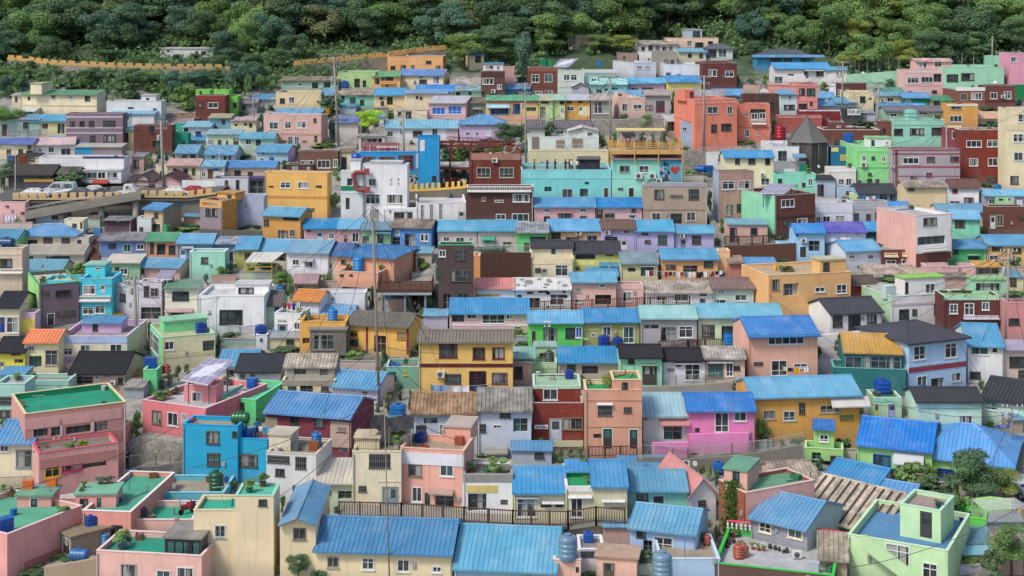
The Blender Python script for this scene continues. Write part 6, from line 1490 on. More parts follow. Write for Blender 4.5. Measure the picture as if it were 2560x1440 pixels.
# ---------------------------------------------------------------- rubble crown on the brick cafe
def rubble():
    h = hs('red brick cafe'); b = MB(); r = random.Random(3); p0, d = facept(h, 1178, 398, -.3); p1, _ = facept(h, 1302, 398, -.3); o = p0
    for i in range(420):
        f = r.random(); hh = (.9 if f < .68 else 1.9) * r.random(); c = p0.lerp(p1, f) - o + Vector((0, r.uniform(-.2, .2), hh)); s = r.uniform(.08, .2)
        b.box(c.x - s, c.x + s, c.y - s * .5, c.y + s * .5, c.z - s * .45, c.z + s * .45, mi=r.choice((0, 0, 1, 2)))
    ob = b.obj('rubble_parapet', [mat('plain', 'b05a48'), mat('plain', 'd8ccc0'), mat('plain', '8a4034')], None, loc=o); tag(ob, 'jagged parapet of broken red and white bricks on the brick cafe', 'parapet')
rubble()
# ---------------------------------------------------------------- yellow roof deck on the heart mural house
def yellow_deck():
    h = hs('mint house with heart'); m = mat('wall', 'f0b020'); p0, d = facept(h, 1526, 384, .6); p1, _ = facept(h, 1705, 384, .6); o = p0; t = empty('roof_deck', o); tag(t, 'bright yellow steel viewing deck on the heart mural house', 'deck'); v = p1 - p0; n = Vector((h.n.x, h.n.y, 0)) * 4.5
    def beam(a, e, z0, z1, th=.15):
        b.q(a + Vector((0, 0, z0)), e + Vector((0, 0, z0)), e + Vector((0, 0, z1)), a + Vector((0, 0, z1))); k = Vector((0, th, 0)); b.q(a + k + Vector((0, 0, z0)), e + k + Vector((0, 0, z0)), e + k + Vector((0, 0, z1)), a + k + Vector((0, 0, z1))); b.q(a + Vector((0, 0, z1)), e + Vector((0, 0, z1)), e + k + Vector((0, 0, z1)), a + k + Vector((0, 0, z1))); b.q(a + Vector((0, 0, z0)), e + Vector((0, 0, z0)), e + k + Vector((0, 0, z0)), a + k + Vector((0, 0, z0)))
    b = MB(); beam(Vector(), v, -.05, .5); beam(n, n + v, -.05, .5); b.obj('edge_beam', m, t)
    b = MB(); z = Vector((0, 0, .35)); b.q(z, v + z, v + n + z, n + z); b.q(z * .6, v + z * .6, v + n + z * .6, n + z * .6); b.obj('floor', mat('plain', 'b8b0a0'), t)
    for i in range(7):
        for base in (Vector(), n): p = base + v * (i / 6); b = MB(); b.box(p.x - .07, p.x + .07, p.y - .07, p.y + .07, -1.6 if i % 2 == 0 else .5, 2.0 if i % 3 == 0 else 1.6); b.obj('post', m, t)
    b = MB()
    for base in (Vector(), n):
        for zz in (.9, 1.2, 1.55): b.tube(base + Vector((0, 0, zz)), base + v + Vector((0, 0, zz)), .035, .035, 5)
        for i in range(1, 46): p = base + v * (i / 46); b.tube(p + Vector((0, 0, .5)), p + Vector((0, 0, 1.55)), .018, .018, 4)
    b.obj('rail', m, t)
    b = MB(); a = v * .1 + Vector((0, 3.5, 3.2)); b.box(a.x, a.x + v.length * .68, 1.5, 4.4, 3.2, 3.35); b.obj('canopy', mat('plain', 'f0d890'), t)
    for f in (.12, .42, .76):
        b = MB(); p = v * f; b.tube((p.x, 3.9, .4), (p.x, 3.9, 3.2), .04); b.obj('canopy_post', mat('plain', 'e0e0dc'), t)
    # heart mural panel on the wall
    p0, d = facept(h, 1649, 453, .06); px = d / F; W, Hh = 55 * px, 55 * px; mt = empty('mural', p0, -h.th); tag(mt, 'blue and teal street mural with a big red heart', 'mural'); b = MB(); b.box(0, W, 0, .04, 0, Hh, 0); r = random.Random(4)
    b.obj('panel', mat('wall', '5aaec4'), mt)
    cols = ['2a5a98', 'c8d8dc', '3a3a5a', '7acccc', 'e8a0b8', '203858']; bs = {c: MB() for c in cols}
    for i in range(40):
        c = r.choice(cols); x, z = r.uniform(.05, W * .48), r.uniform(.05, Hh - .4); a = r.uniform(0, 3); s = r.uniform(.12, .4); k = []
        for j in range(7): q = j / 7 * 6.28; k.append((max(.02, min(W - .02, x + s * math.cos(q) * r.uniform(.4, 1.))), -.012 - i * .0006, max(.02, min(Hh - .02, z + s * 1.3 * math.sin(q) * r.uniform(.4, 1.)))))
        bs[c].q(*k)
    for c in cols: bs[c].obj('painted_shapes', mat('wall', c), mt)
    b = MB(); k = []
    for i in range(40): a = 2 * math.pi * i / 40; k.append((W * .69 + W * .013 * 16 * math.sin(a) ** 3, -.045, Hh * .52 + Hh * .0135 * (13 * math.cos(a) - 5 * math.cos(2 * a) - 2 * math.cos(3 * a) - math.cos(4 * a))))
    b.v = k; b.f = [tuple(range(40))]; b.m = [0]; b.obj('heart', mat('wall', 'c83838'), mt)
yellow_deck()
# ---------------------------------------------------------------- black spots of the cow pattern house
def cow():
    h = hs('house with spotted'); r = random.Random(8); sl = h.rise / (h.dp / 2); par = [c for c in h.root.children if c.name.startswith('roof')][0]
    b = MB()
    for fx, fy, s in ((.08, .25, .5), (.27, .55, 1.0), (.2, .2, .4), (.45, .85, .5), (.62, .78, .45), (.58, .3, .6), (.64, .6, .5), (.9, .2, .6), (.8, .5, .35), (.15, .8, .5)):
        k = []
        for i in range(12):
            a = 6.28 * i / 12; x = h.w * fx + s * .62 * math.cos(a) * r.uniform(.8, 1.1); y = h.dp / 2 * fy + s * .5 * math.sin(a) * r.uniform(.8, 1.1); k.append((x, y, h.H + sl * y + .09))
        b.q(*k)
    b.obj('roof_spots', mat('plain', '8e8a86'), par)
    b = MB()
    for fx, fz, s in ((.1, .6, .3), (.47, .85, .28), (.55, .92, .45), (.6, .75, .26), (.88, .82, .2), (.9, .6, .3), (.3, .25, .15), (.6, .1, .15)):
        k = [(h.w * fx + s * math.cos(6.28 * i / 12) * r.uniform(.8, 1.1), -.04, h.H * fz + s * .8 * math.sin(6.28 * i / 12) * r.uniform(.8, 1.1)) for i in range(12)]; b.q(*k)
    b.obj('wall_spots', mat('plain', '38383a'), h.root)
cow()
# ---------------------------------------------------------------- timber viewing deck with people under it
def timber_deck():
    D = Dv(790); t = empty('timber_deck', pt(945, 790, D)); o = t.location.copy(); tag(t, 'raised timber deck on steel posts with stairs beside dark brick tower', 'deck'); px = D / F
    z1 = (790 - 728) * px; x1 = 134 * px; m = mat('plain', '8890a4'); y0, y1 = 0, 5.5
    b = MB(); b.box(0, x1, y0, y1, z1 - .45, z1 - .12); b.obj('edge_beam', mat('plain', 'b0b4c0'), t); b = MB()
    for i in range(28): b.box(.02 + x1 * i / 28, x1 * (i + .9) / 28, y0 - .05, y1, z1 - .118, z1 - .05)
    b.obj('planks', mat('wood', '7a5a4a'), t)
    for f in (.12, .5, .88):
        for y in (.4, 4.6): b = MB(); b.box(x1 * f - .12, x1 * f + .12, y - .12, y + .12, -1, z1 - .45); b.obj('post', m, t)
    b = MB(); b.box(0, x1, 5.2, 5.5, -1, z1 - .46); b.obj('back_wall', mat('plain', '3c3430'), t)
    b = MB(); b.box(-.3, x1 + .3, -.6, 5.2, -.7, -.02); b.obj('lower_floor', mat('wood', '6a5a4e'), t)
    rm = mat('wood', '6a4438'); hb = 1.15
    for i in range(6): b = MB(); x = x1 * i / 5; b.box(x - .07, x + .07, -.04, .1, z1 - .05, z1 + hb); b.obj('railing_post', rm, t)
    b = MB(); b.box(-.05, x1 + .05, -.06, .12, z1 + hb - .07, z1 + hb + .02); b.box(0, x1, 0, .06, z1 + .08, z1 + .16)
    for i in range(60): x = x1 * (i + .5) / 60; b.box(x - .025, x + .025, 0, .05, z1 + .16, z1 + hb - .07)
    for xx in (.02, x1 - .02): b.box(xx - .03, xx + .03, .1, 5, z1 + hb - .07, z1 + hb + .01); [b.box(xx - .02, xx + .02, .3 + .25 * i, .35 + .25 * i, z1, z1 + hb - .07) for i in range(19)]
    b.obj('railing', rm, t)
    b = MB()
    for i in range(14): b.box(x1 + .1, x1 + 1.3, .2 + i * .32, .5 + i * .32, z1 * (i + 0) / 14 - .3, z1 * (i + 1) / 14)
    b.obj('stairs', mat('plain', '4a5a50'), t)
timber_deck()
# ---------------------------------------------------------------- brown walkway railings, metal railings
railing('long brown timber railing along the walkway above blue ribbed roofs', [(848, 1292), (1003, 1296), (1160, 1306), (1282, 1314), (1420, 1316), (1490, 1305), (1562, 1312)], 1.2, BROWN, 'walkway_railing', wood=True, gap=.2, d=Dv(1342))
D_ = Dv(1342); P_ = [pt(u, v + 2, D_) for u, v in ((848, 1292), (1003, 1296), (1160, 1306), (1282, 1314), (1420, 1316), (1490, 1305), (1562, 1312))]; slab('walkway', '', '', P_ + [p + Vector((0, 4.5, 0)) for p in reversed(P_)], .25, CONC, kind='structure')
railing('brown timber railing in front of the pink and cow spotted houses', [(1322, 776), (1440, 773), (1560, 768), (1724, 762)], 1.0, BROWN, 'walkway_railing', wood=True, gap=.22, d=Dv(784))
railing('brown timber railing before the pale green and grey row houses', [(1648, 872), (1720, 869), (1806, 866)], .8, BROWN, 'walkway_railing', wood=True, gap=.22)
railing('dark timber railing on brown planked wall below mint sided brick house', [(1812, 612), (1880, 612), (1965, 606)], 1.1, '4a3832', 'walkway_railing', wood=True, gap=.2)
wall_run('plank_wall', 'tall brown planked retaining wall under the dark timber railing', [(1812, 614), (1880, 614), (1990, 608)], 34, mat('wood', '6a4a3c'), vb=648)
wall_run('plank_wall', 'dark brown timber cladding wall right of the brick tower', [(1198, 633), (1262, 632), (1328, 632)], 64, mat('wood', '5a4038'), vb=697)
railing('low brown timber fence with cream panels before the tan tower', [(1472, 1142), (1592, 1140)], .9, BROWN, 'walkway_railing', wood=True, gap=.3, d=Dv(1150))
railing('white metal railing in front of the pale mauve row houses', [(1190, 632), (1260, 632), (1330, 632)], 1., 'e4e4e4')
railing('silver railing along the alley before the tar roofed houses', [(1606, 966), (1690, 964), (1830, 954)], 1., 'b8b8b8')
wall_run('alley_wall', 'grey concrete wall below the silver alley railing', [(1606, 967), (1690, 966), (1830, 956)], 26, CONC, vb=990)
railing('curved silver railing along walkway below the pink house', [(1592, 1138), (1720, 1144), (1830, 1136), (1920, 1124), (2008, 1108)], .95, 'b8b8b4')
wall_run('alley_wall', 'curved concrete walkway edge below the pink house railing', [(1592, 1142), (1720, 1148), (1830, 1140), (1920, 1128), (2008, 1112)], 16, mat('concrete', '8c887e'), vb=1170)
railing('grey metal railing beside the steps left of turquoise cube house', [(318, 1168), (390, 1162), (460, 1150)], 1., '8a8680')
wall_run('alley_wall', 'dark rubble wall under the grey railing by turquoise cube house', [(345, 1170), (400, 1166), (460, 1154)], 22, mat('stone', '84807a'), vb=1188)
wall_run('stone_bank', 'rough stone bank between coral pink house and turquoise cube house', [(320, 1108), (360, 1092), (460, 1108)], 50, mat('stone', 'bcb4a6'), vb=1150, th=1.5)
railing('dark railing at left edge below the cream house', [(-5, 1220), (60, 1218), (120, 1214)], .9, '6a6664')
railing('thin railing in front of the dark red tiled house', [(1343, 1150), (1400, 1150), (1468, 1150)], 1., '6a6866')
railing('white railing of the white modernist house yard', [(543, 832), (600, 834), (650, 832)], .9, 'd8d8d8')
railing('white railing on slope beside verandah house', [(18, 338), (70, 338), (118, 336)], 1., 'd8d8d8')
railing('white railing on the hillside above long white garden wall', [(1385, 378), (1440, 377), (1500, 376)], 1., 'd0d0d0', d=Dv(392))
railing('black railing on the roof edge of cream shutter house', [(884, 1124), (940, 1126), (1000, 1127)], .9, '4a4644', d=Dv(1288))
railing('railing along street below the big orange house', [(1745, 385), (1830, 382), (1915, 376)], 1., 'c8c4c0')
wall_run('stone_wall', 'grey rubble stone bank under the striped row and cafe', [(1480, 300), (1540, 300), (1600, 296), (1660, 296)], 36, STONE, vb=338, th=1.2)
wall_run('stone_wall', 'grey block wall beside the heart mural house', [(1706, 376), (1735, 376), (1766, 378)], 45, mat('stone', 'a8a296'), vb=424)
wall_run('stone_wall', 'grey rubble wall below peach porch house', [(1478, 296), (1560, 298), (1620, 290)], 10, mat('concrete', 'b0aaa0'), vb=306)
wall_run('dirt_wall', 'rough concrete bank below the ochre cube row on the left', [(498, 572), (590, 576), (660, 578)], 16, mat('concrete', '7c766c'), vb=592)
wall_run('alley_wall', 'low pink garden wall in front of the bubblegum pink house', [(1630, 1108), (1722, 1106)], 32, mat('wall', 'f090c8'), vb=1140)
wall_run('alley_wall', 'tall pink terrace wall with steps in front of bubblegum pink house', [(1724, 1086), (1800, 1084), (1872, 1082)], 40, mat('wall', 'f090c8'), vb=1128)
wall_run('alley_wall', 'ochre old wall along bottom edge left of pink house', [(110, 1418), (180, 1408), (255, 1394)], 60, mat('wall', 'b09868'), vb=1455)
wall_run('alley_wall', 'white parapet wall below the charcoal gabled white house', [(2046, 838), (2120, 832), (2255, 816)], 30, mat('wall', 'e4e4e4'), vb=862)
wall_run('lime_wall', 'lime green garden wall under the large garden tree', [(2432, 1250), (2480, 1244), (2530, 1250)], 40, mat('wall', 'a4d880'), vb=1300)
wall_run('pink_wall', 'pink garden wall with planted yard below coral house windows', [(345, 1096), (400, 1098), (460, 1108)], 14, mat('wall', 'f08890'), vb=1114, th=.25)
# ---------------------------------------------------------------- stairs in the alleys
def stairs(label, u0, v0, u1, v1, wpx, n, m, name='stairs'):
    a, e = gnd(u0, v0), gnd(u1, v1); w_ = wpx * a.y / F; t = e - a; t2 = Vector((t.x, t.y, 0)).normalized(); s = Vector((t2.y, -t2.x, 0)) * w_ / 2; b = MB()
    for i in range(n):
        p = Vector((t.x, t.y, 0)) * (i / n); q = Vector((t.x, t.y, 0)) * ((i + 1) / n); z = t.z * (i + 1) / n + .1; zl = t.z * i / n + .1
        b.q(*[x + Vector((0, 0, z)) for x in (p - s, p + s, q + s, q - s)]); b.q(p - s + Vector((0, 0, zl - .8)), p + s + Vector((0, 0, zl - .8)), p + s + Vector((0, 0, z)), p - s + Vector((0, 0, z)))
        for k in (s, -s): b.q(p + k + Vector((0, 0, zl - .8)), q + k + Vector((0, 0, zl - .8)), q + k + Vector((0, 0, z)), p + k + Vector((0, 0, z)))
    ob = b.obj(name, m, None, loc=a); tag(ob, label, 'stairs')
stairs('wide ochre steps climbing beside the old tar roofed house', 340, 965, 285, 760, 40, 22, mat('concrete', 'c09a5c'))
stairs('brown wooden steps left of the blue cottage row', 238, 662, 230, 584, 22, 16, mat('wood', '8a5a44'))
stairs('grey steps climbing right of the lavender cottages', 1822, 645, 1775, 545, 16, 20, CONC)
stairs('grey concrete steps between mint cabin and pale mint house', 2265, 1075, 2270, 995, 24, 14, CONC)
stairs('small grey steps beside the timber deck', 948, 790, 952, 730, 14, 12, CONC)
stairs('steps behind the pink complex leading up to the stone bank', 290, 1165, 322, 1098, 36, 10, mat('concrete', 'a09888'))
stairs('steps below the bubblegum pink house beside white house', 1612, 1135, 1612, 1080, 16, 9, CONC)
# ---------------------------------------------------------------- solar panels
def solar(label, corners, d0, d1, legs, cols, rows):
    """corners: front-left, front-right, back-right, back-left pixels"""
    P = [pt(*corners[0], d0), pt(*corners[1], d0), pt(*corners[2], d1), pt(*corners[3], d1)]; o = P[0]; t = empty('solar_panel', o); tag(t, label, 'solar panel'); P = [p - o for p in P]
    b = MB(); lo = Vector((0, 0, -.1)); b.q(*P); b.q(*[p + lo for p in P])
    for i in range(4): b.q(P[i], P[(i + 1) % 4], P[(i + 1) % 4] + lo, P[i] + lo)
    b.obj('frame', mat('plain', 'dcdce4'), t); n = (P[1] - P[0]).cross(P[3] - P[0]).normalized(); n = n if n.z > 0 else -n
    def at(a, c): return P[0].lerp(P[1], a).lerp(P[3].lerp(P[2], a), c) + n * .02
    for i in range(cols):
        for j in range(rows):
            b = MB(); e = .06; a0, a1, c0, c1 = (i + e) / cols, (i + 1 - e) / cols, (j + e * .8) / rows, (j + 1 - e * .8) / rows; b.q(at(a0, c0), at(a1, c0), at(a1, c1), at(a0, c1)); b.obj('cell_panel', mat('gloss', 'a8a0b8'), t)
    b = MB()
    for a, c in ((.12, .15), (.88, .15), (.88, .85), (.12, .85)): p = at(a, c) - n * .12; b.tube(p, (p.x, p.y, p.z - legs), .06)
    b.obj('legs', mat('plain', '707478'), t)
hp = hs('coral pink house'); ds = hp.D
solar('large tilted solar panel array on the coral pink house roof', ((453, 950), (520, 962), (586, 901), (520, 894)), ds + 3, ds + 7.5, 3.2, 4, 3)
solar('small tilted solar panel on the brick house with mint side', ((1896, 483), (1962, 484), (1990, 460), (1926, 459)), hs('brick house with mint side wall').D + .5, hs('brick house with mint side wall').D + 5.5, 2., 4, 2)
solar('white tilted solar panel behind the green roof tanks', ((1383, 166), (1420, 167), (1446, 146), (1402, 148)), hs('pale concrete house').D + 1, hs('pale concrete house').D + 6.5, 3, 3, 2)
solar('dark solar panel on grey lilac house roof', ((390, 698), (428, 698), (440, 675), (402, 675)), Dv(790), Dv(790) + 5, 2, 3, 2)
# ---------------------------------------------------------------- laundry
def laundry(label, u0, u1, v, d, cloths, sag=4, post=None):
    a, e = pt(u0, v, d), pt(u1, v, d); t = empty('laundry_line', a); tag(t, label, 'laundry'); v_ = e - a; b = MB(); N = 10; px = d / F
    P = [v_ * (i / N) - Vector((0, 0, sag * px * 4 * (i / N) * (1 - i / N))) for i in range(N + 1)]
    for p, q in zip(P, P[1:]): b.tube(p, q, .015, .015, 4)
    b.obj('line', mat('plain', 'd0d0d0'), t)
    for f, w_, h_, col in cloths:
        x = v_ * f; z = -sag * px * 4 * f * (1 - f); W = w_ * px; H_ = h_ * px; b = MB(); n = 6
        for i in range(n):
            xa, xb = x.x - W / 2 + W * i / n, x.x - W / 2 + W * (i + 1) / n; ya, yb = .05 * math.sin(i * 1.9), .05 * math.sin(i * 1.9 + 1.9)
            b.q((xa, x.y + ya, z), (xb, x.y + yb, z), (xb, x.y + yb * 2.2, z - H_ * (.96 + .06 * math.sin(i))), (xa, x.y + ya * 2.2, z - H_ * (.96 + .06 * math.sin(i - 1))))
        b.obj('garment', mat('plain', col), t)
    for p in (Vector(), v_): b = MB(); b.tube(p + Vector((0, 0, .1)), p - Vector((0, 0, 1.8)), .03); b.obj('pole', mat('plain', '8a8a88'), t)
h = hs('apricot house with bright azure')
laundry('long line of white and dark clothes before apricot house', 1612, 1815, 676, h.D - 2, [(i / 21 + .03, R.choice((6, 7, 8)), R.choice((10, 13, 16)), R.choice(('f0f0f0', '28303c', 'e8e8ec', '3a3a48', 'c8b8a8', 'f4f4f4', '40485a', 'a83a48', '6080a0'))) for i in range(20)])
h = hs('yellow two storey house')
laundry('striped towels drying in front of the yellow two storey house', 1078, 1222, 961, h.D - 1.5, [(.15, 44, 16, '8aa8d0'), (.5, 46, 20, 'e8e8f0'), (.78, 18, 16, '3a5080'), (.93, 14, 14, '2a3a5a')])
h = hs('white house with laundry terrace')
laundry('colourful clothes on white terrace under terracotta roof', 708, 752, 754, h.D + 2.2, [(.1, 8, 16, 'a04038'), (.35, 8, 16, 'd83a80'), (.6, 8, 18, '3a4a90'), (.85, 9, 18, 'e0e0e8')])
h = hs('peach terrace house')
laundry('bright pink and white washing on the peach terrace', 450, 490, 1250, h.D + 4, [(.2, 12, 14, 'f0f0f0'), (.55, 10, 12, 'e8206a'), (.85, 10, 16, '404048')])
h = hs('peach house with two tier')
laundry('small clothes on a line before the two tier cobalt roof house', 1955, 2025, 916, h.D - 1, [(.1, 8, 10, 'e8e0a0'), (.3, 12, 10, '2a3050'), (.52, 16, 14, 'e8b020'), (.85, 12, 12, 'e8ecf4')])
laundry('white sheets on the line by pink house below the road', 8, 42, 535, Dv(555), [(.3, 14, 17, 'ece6f4'), (.75, 14, 17, 'e4dcf0')])
laundry('pink and white laundry on lime cream terrace cabin', 2160, 2188, 489, Dv(507) - 1, [(.3, 8, 13, 'f0e8ec'), (.75, 7, 14, 'e878b0')])
laundry('purple white cloth hung by light green box house', 2538, 2558, 496, Dv(521), [(.5, 14, 13, 'd8d0ec')])
laundry('black work clothes hanging on apricot house balcony side', 1742, 1812, 680, hs('apricot house with bright azure').D - 1.2, [(.1, 9, 14, '2a2a30'), (.3, 9, 13, '33363c'), (.5, 9, 14, '2a2c34'), (.72, 10, 12, 'e8e8e8'), (.9, 12, 14, '28344c')])
# ---------------------------------------------------------------- signs
def sign(label, u, v, w_, h_, hh, col, txt, tc, name='sign'):
    p, d = facept(hh, u, v, .12) if hh else (pt(u, v, Dv(v + 20)), Dv(v + 20)); px = d / F; t = empty(name, p, -(hh.th if hh else 0)); tag(t, label, 'sign'); b = MB(); b.box(0, w_ * px, 0, .06, -h_ * px, 0); b.obj('board', mat('plain', col), t)
    if txt: text_mesh('lettering', txt, h_ * px * .62, mat('plain', tc), t, (w_ * px / 2, -.02, -h_ * px / 2), (math.pi / 2, 0, 0))
sign('white sign board with black brush lettering above dark shop', 2118, 272, 33, 16, hs('dark shop'), 'ececec', '그대로 감천', '303030')
sign('framed window sign with two green letters on pale mint house', 2464, 1000, 29, 16, hs('pale mint house with two framed'), '8fb8b8', '미 별', '206048')
sign('white name board on the dark red tiled house', 1337, 1063, 33, 9, hs('dark red tiled house'), 'f0f0f0', '감내 어울터', '404850')
sign('blue oval road sign at lower right street', 2492, 1062, 32, 8, None, '2a68c8', '감내2로', 'f0f0f0')
sign('pale banner hanging on the vivid blue cafe', 1042, 384, 9, 36, hs('vivid blue cafe'), 'd8d0dc', '', '000000')
# outside stair with its slanting wall on the mint green house
def mint_stair():
    h = hs('mint green house with square'); a, d = facept(h, 2165, 1345, .9); e, d2 = facept(h, 2330, 1470, .9); o = a; b = MB(); t = empty('stair', o); t.parent = h.root; t.matrix_parent_inverse = Matrix.Translation(h.root.location).inverted() if 0 else Matrix.Identity(4)
    Mi = (Matrix.Translation(h.root.location) @ Matrix.Rotation(-h.th, 4, 'Z')).inverted(); bpy.data.objects.remove(t)
    A, E = Mi @ a, Mi @ e; v = E - A
    for y0, y1, z in ((-.02, .14, .55), (.75, .88, .3)):
        q = [A + Vector((0, y0, z)), E + Vector((0, y0, z)), E + Vector((0, y1, z)), A + Vector((0, y1, z))]; lo = [p - Vector((0, 0, 1.1)) for p in q]; b.q(*q); b.q(*lo)
        for i in range(4): b.q(lo[i], lo[(i + 1) % 4], q[(i + 1) % 4], q[i])
    n = 12
    for i in range(n):
        p = A + v * (i / n); b.box(p.x, p.x + v.x / n, p.y + .14, p.y + .75, p.z + v.z / n - .5, p.z)
    b.obj('stair', mat('wall', 'c4e8b0'), h.root)
mint_stair()

# dark flat strips running up the slope of the old ribbed asbestos roof
def battens():
    h = hs('low house with ribbed brown'); sl = h.rise / (h.dp / 2); par = [c for c in h.root.children if c.name.startswith('roof')][0]; b = MB()
    for i in range(10):
        x = h.w * (i + .5) / 10; b.q((x - .09, -.3, h.H - .3 * sl + .12), (x + .09, -.3, h.H - .3 * sl + .12), (x + .09, h.dp / 2 - .2, h.H + h.rise - .2 * sl + .12), (x - .09, h.dp / 2 - .2, h.H + h.rise - .2 * sl + .12))
    b.obj('roof_gutters', mat('plain', '4a4038'), par)
battens()

railing('white pipe railing on the vivid blue cafe roof', [(900, 381), (970, 381), (1043, 381)], 1.1, 'e0e0e0', gap=.5, d=hs('vivid blue cafe').D + .3)
# ---------------------------------------------------------------- utility poles and cables
POLES = {}; INS = []
def pole(key, ub, vb, ut, vt, wpx, label, kind='u', wood=False, arms=2, d=None):
    d = d or Dv(vb); a = pt(ub, vb, d); e = pt(ut, vt, d); px = d / F; t = empty('utility_pole', a); tag(t, label, 'utility pole' if kind == 'u' else 'pole'); v = e - a
    b = MB(); r = wpx * px / 2; b.tube((0, 0, -1.2), v, r * 1.15, r * .8, 10); b.obj('shaft', mat('wood', '9c8c7c') if wood else mat('concrete', 'a8a49c'), t, True)
    tips = [a + v]
    for i in range(arms):
        z = v * (1 - .03 - i * .09); b = MB(); L = 1.0 - .15 * i; b.box(z.x - L, z.x + L, z.y - .06, z.y + .06, z.z - .06, z.z + .06); b.obj('crossarm', mat('plain', '8c8a84'), t); 
        for x in (-L * .9, -L * .45, L * .45, L * .9):
            if not INS: b = MB(); b.lathe([(.05, 0), (.07, .08), (.04, .12), (.06, .2), (.02, .24)], 8); INS.append(b.obj('insulator', mat('plain', 'e0dcd4'), t)); q = INS[0]
            else: q = link('insulator', INS[0].data, t)
            q.location = (z.x + x, z.y, z.z + .06); tips.append(a + z + Vector((x, 0, .2)))
    if kind == 'u' and arms:
        z = v * .72; b = MB(); b.lathe([(.05, 0), (.22, .03), (.24, .2), (.24, .75), (.2, .82), (.05, .84)], 12, 0, (z.x - .45, z.y, z.z)); b.obj('transformer', mat('plain', 'b8b8b4'), t)
    POLES[key] = tips; return t
pole('a', 848, 365, 834, 142, 5.5, 'tall concrete utility pole left of the mustard cottage')
pole('b', 1011, 420, 1007, 275, 6, 'concrete utility pole with transformers before blue cafe')
pole('c', 410, 485, 402, 300, 7, 'tall concrete utility pole by the pink gabled cottage')
pole('d', 1316, 440, 1312, 206, 5, 'concrete utility pole left of long grey tiled roof')
pole('e', 1526, 372, 1525, 188, 5, 'concrete utility pole before the striped roof cafe')
pole('f', 1758, 372, 1761, 188, 6, 'concrete utility pole in front of the big orange house')
pole('g', 2105, 290, 2107, 153, 4.5, 'utility pole beside the cream cube house on right', d=Dv(285))
pole('h', 2192, 350, 2197, 204, 6, 'utility pole left of the sage green tiled house')
pole('i', 2367, 476, 2366, 315, 4.5, 'slim pole in front of grey house with dark red stripes', kind='p', arms=0)
pole('j', 2515, 850, 2522, 622, 8, 'thick grey utility pole at right edge by the golden house')
pole('k2', 952, 1110, 931, 515, 7, 'very tall leaning weathered wooden pole in front of yellow gabled house', wood=True, arms=0, d=Dv(1010))
POLES['k'] = POLES['k2']; POLES['k2'] = [pt(945, 866, Dv(1010))]
pole('l', 975, 1450, 960, 1000, 3.2, 'thin rusty mast rising before the long cream house', kind='p', wood=True, arms=0, d=Dv(1468))
pole('m', 343, 860, 336, 690, 9, 'grey utility pole with wires beside the ochre steps')
pole('n', 2526, 1140, 2531, 1015, 5, 'brown pole with round knobs before letter sign house', wood=True, arms=1)
pole('o', 2480, 172, 2481, 90, 3.6, 'slim steel pole by the wire fence', kind='p', arms=0)
pole('p', 2146, 180, 2150, 118, 3, 'leaning thin pole at left end of wire fence', kind='p', arms=0)
pole('q', 172, 1180, 160, 1100, 3, 'small pole in front of red edged terrace', kind='p', arms=1, d=Dv(1200))
pole('r', 2005, 560, 2004, 440, 3, 'thin pole beside bright mint house', kind='p', arms=0, d=Dv(500))
pole('s', 637, 300, 632, 236, 3.4, 'thin dark pole by the yellow flat house', kind='p', arms=1)
# street lamps
for u, v, h_, lab in ((38, 490, 118, 'white street lamp at left end of the elevated road'), (548, 448, 78, 'white curved street lamp beside white cottage with sign'), (1313, 694, 40, 'cream globe garden lamp before brown timber cladding'), (1252, 692, 40, 'green globe garden lamp right of the dark brick tower')):
    p = gnd(u, v); px = p.y / F; H_ = h_ * px; t = empty('street_lamp', p); tag(t, lab, 'street lamp'); b = MB(); b.tube((0, 0, -.3), (0, 0, H_), .07, .045, 8); b.obj('post', mat('plain', 'e0e0e0'), t); b = MB()
    if 'globe' in lab: b.lathe([(.05, 0), (.22, .1), (.28, .28), (.2, .48), (.05, .55)], 12, 0, (0, 0, H_)); b.obj('lamp_globe', mat('plain', '4a9080' if 'green' in lab else 'e8e4d0'), t)
    else:
        b.tube((0, 0, H_), (-.6, 0, H_ + .3), .04); b.tube((-.6, 0, H_ + .3), (-1.3, 0, H_ + .3), .035); b.obj('arm', mat('plain', 'e0e0e0'), t); b = MB(); b.box(-1.7, -1.2, -.12, .12, H_ + .24, H_ + .36); b.obj('lamp_head', mat('plain', 'c8c8c8'), t)
def cable(a, e, sag, label, group):
    a, e = Vector(a), Vector(e); v = e - a; b = MB(); N = 12; P = [v * (i / N) - Vector((0, 0, sag * 4 * (i / N) * (1 - i / N))) for i in range(N + 1)]
    for p, q in zip(P, P[1:]): b.tube(p, q, .024, .024, 4)
    o = b.obj('cable', mat('plain', '4a4a4a'), None, loc=a); tag(o, label, 'cable', group)
CG = 'overhead cables between the utility poles'
names = {'a': 'mustard cottage', 'b': 'blue cafe', 'd': 'grey tiled roof', 'e': 'striped roof cafe', 'f': 'orange house', 'h': 'sage green house', 'j': 'right edge', 'g': 'cream cube house', 'c': 'pink gabled cottage', 'm': 'ochre steps', 'k': 'orange corner house', 'k2': 'yellow gabled house'}
for x, y in (('a', 'b'), ('d', 'e'), ('e', 'f'), ('f', 'h'), ('b', 'd'), ('g', 'h'), ('c', 'a')):
    for i in (1, 4):
        cable(POLES[x][i], POLES[y][i], 1.2, f"dark overhead cables from pole by {names[x]} to pole by {names[y]}", CG)
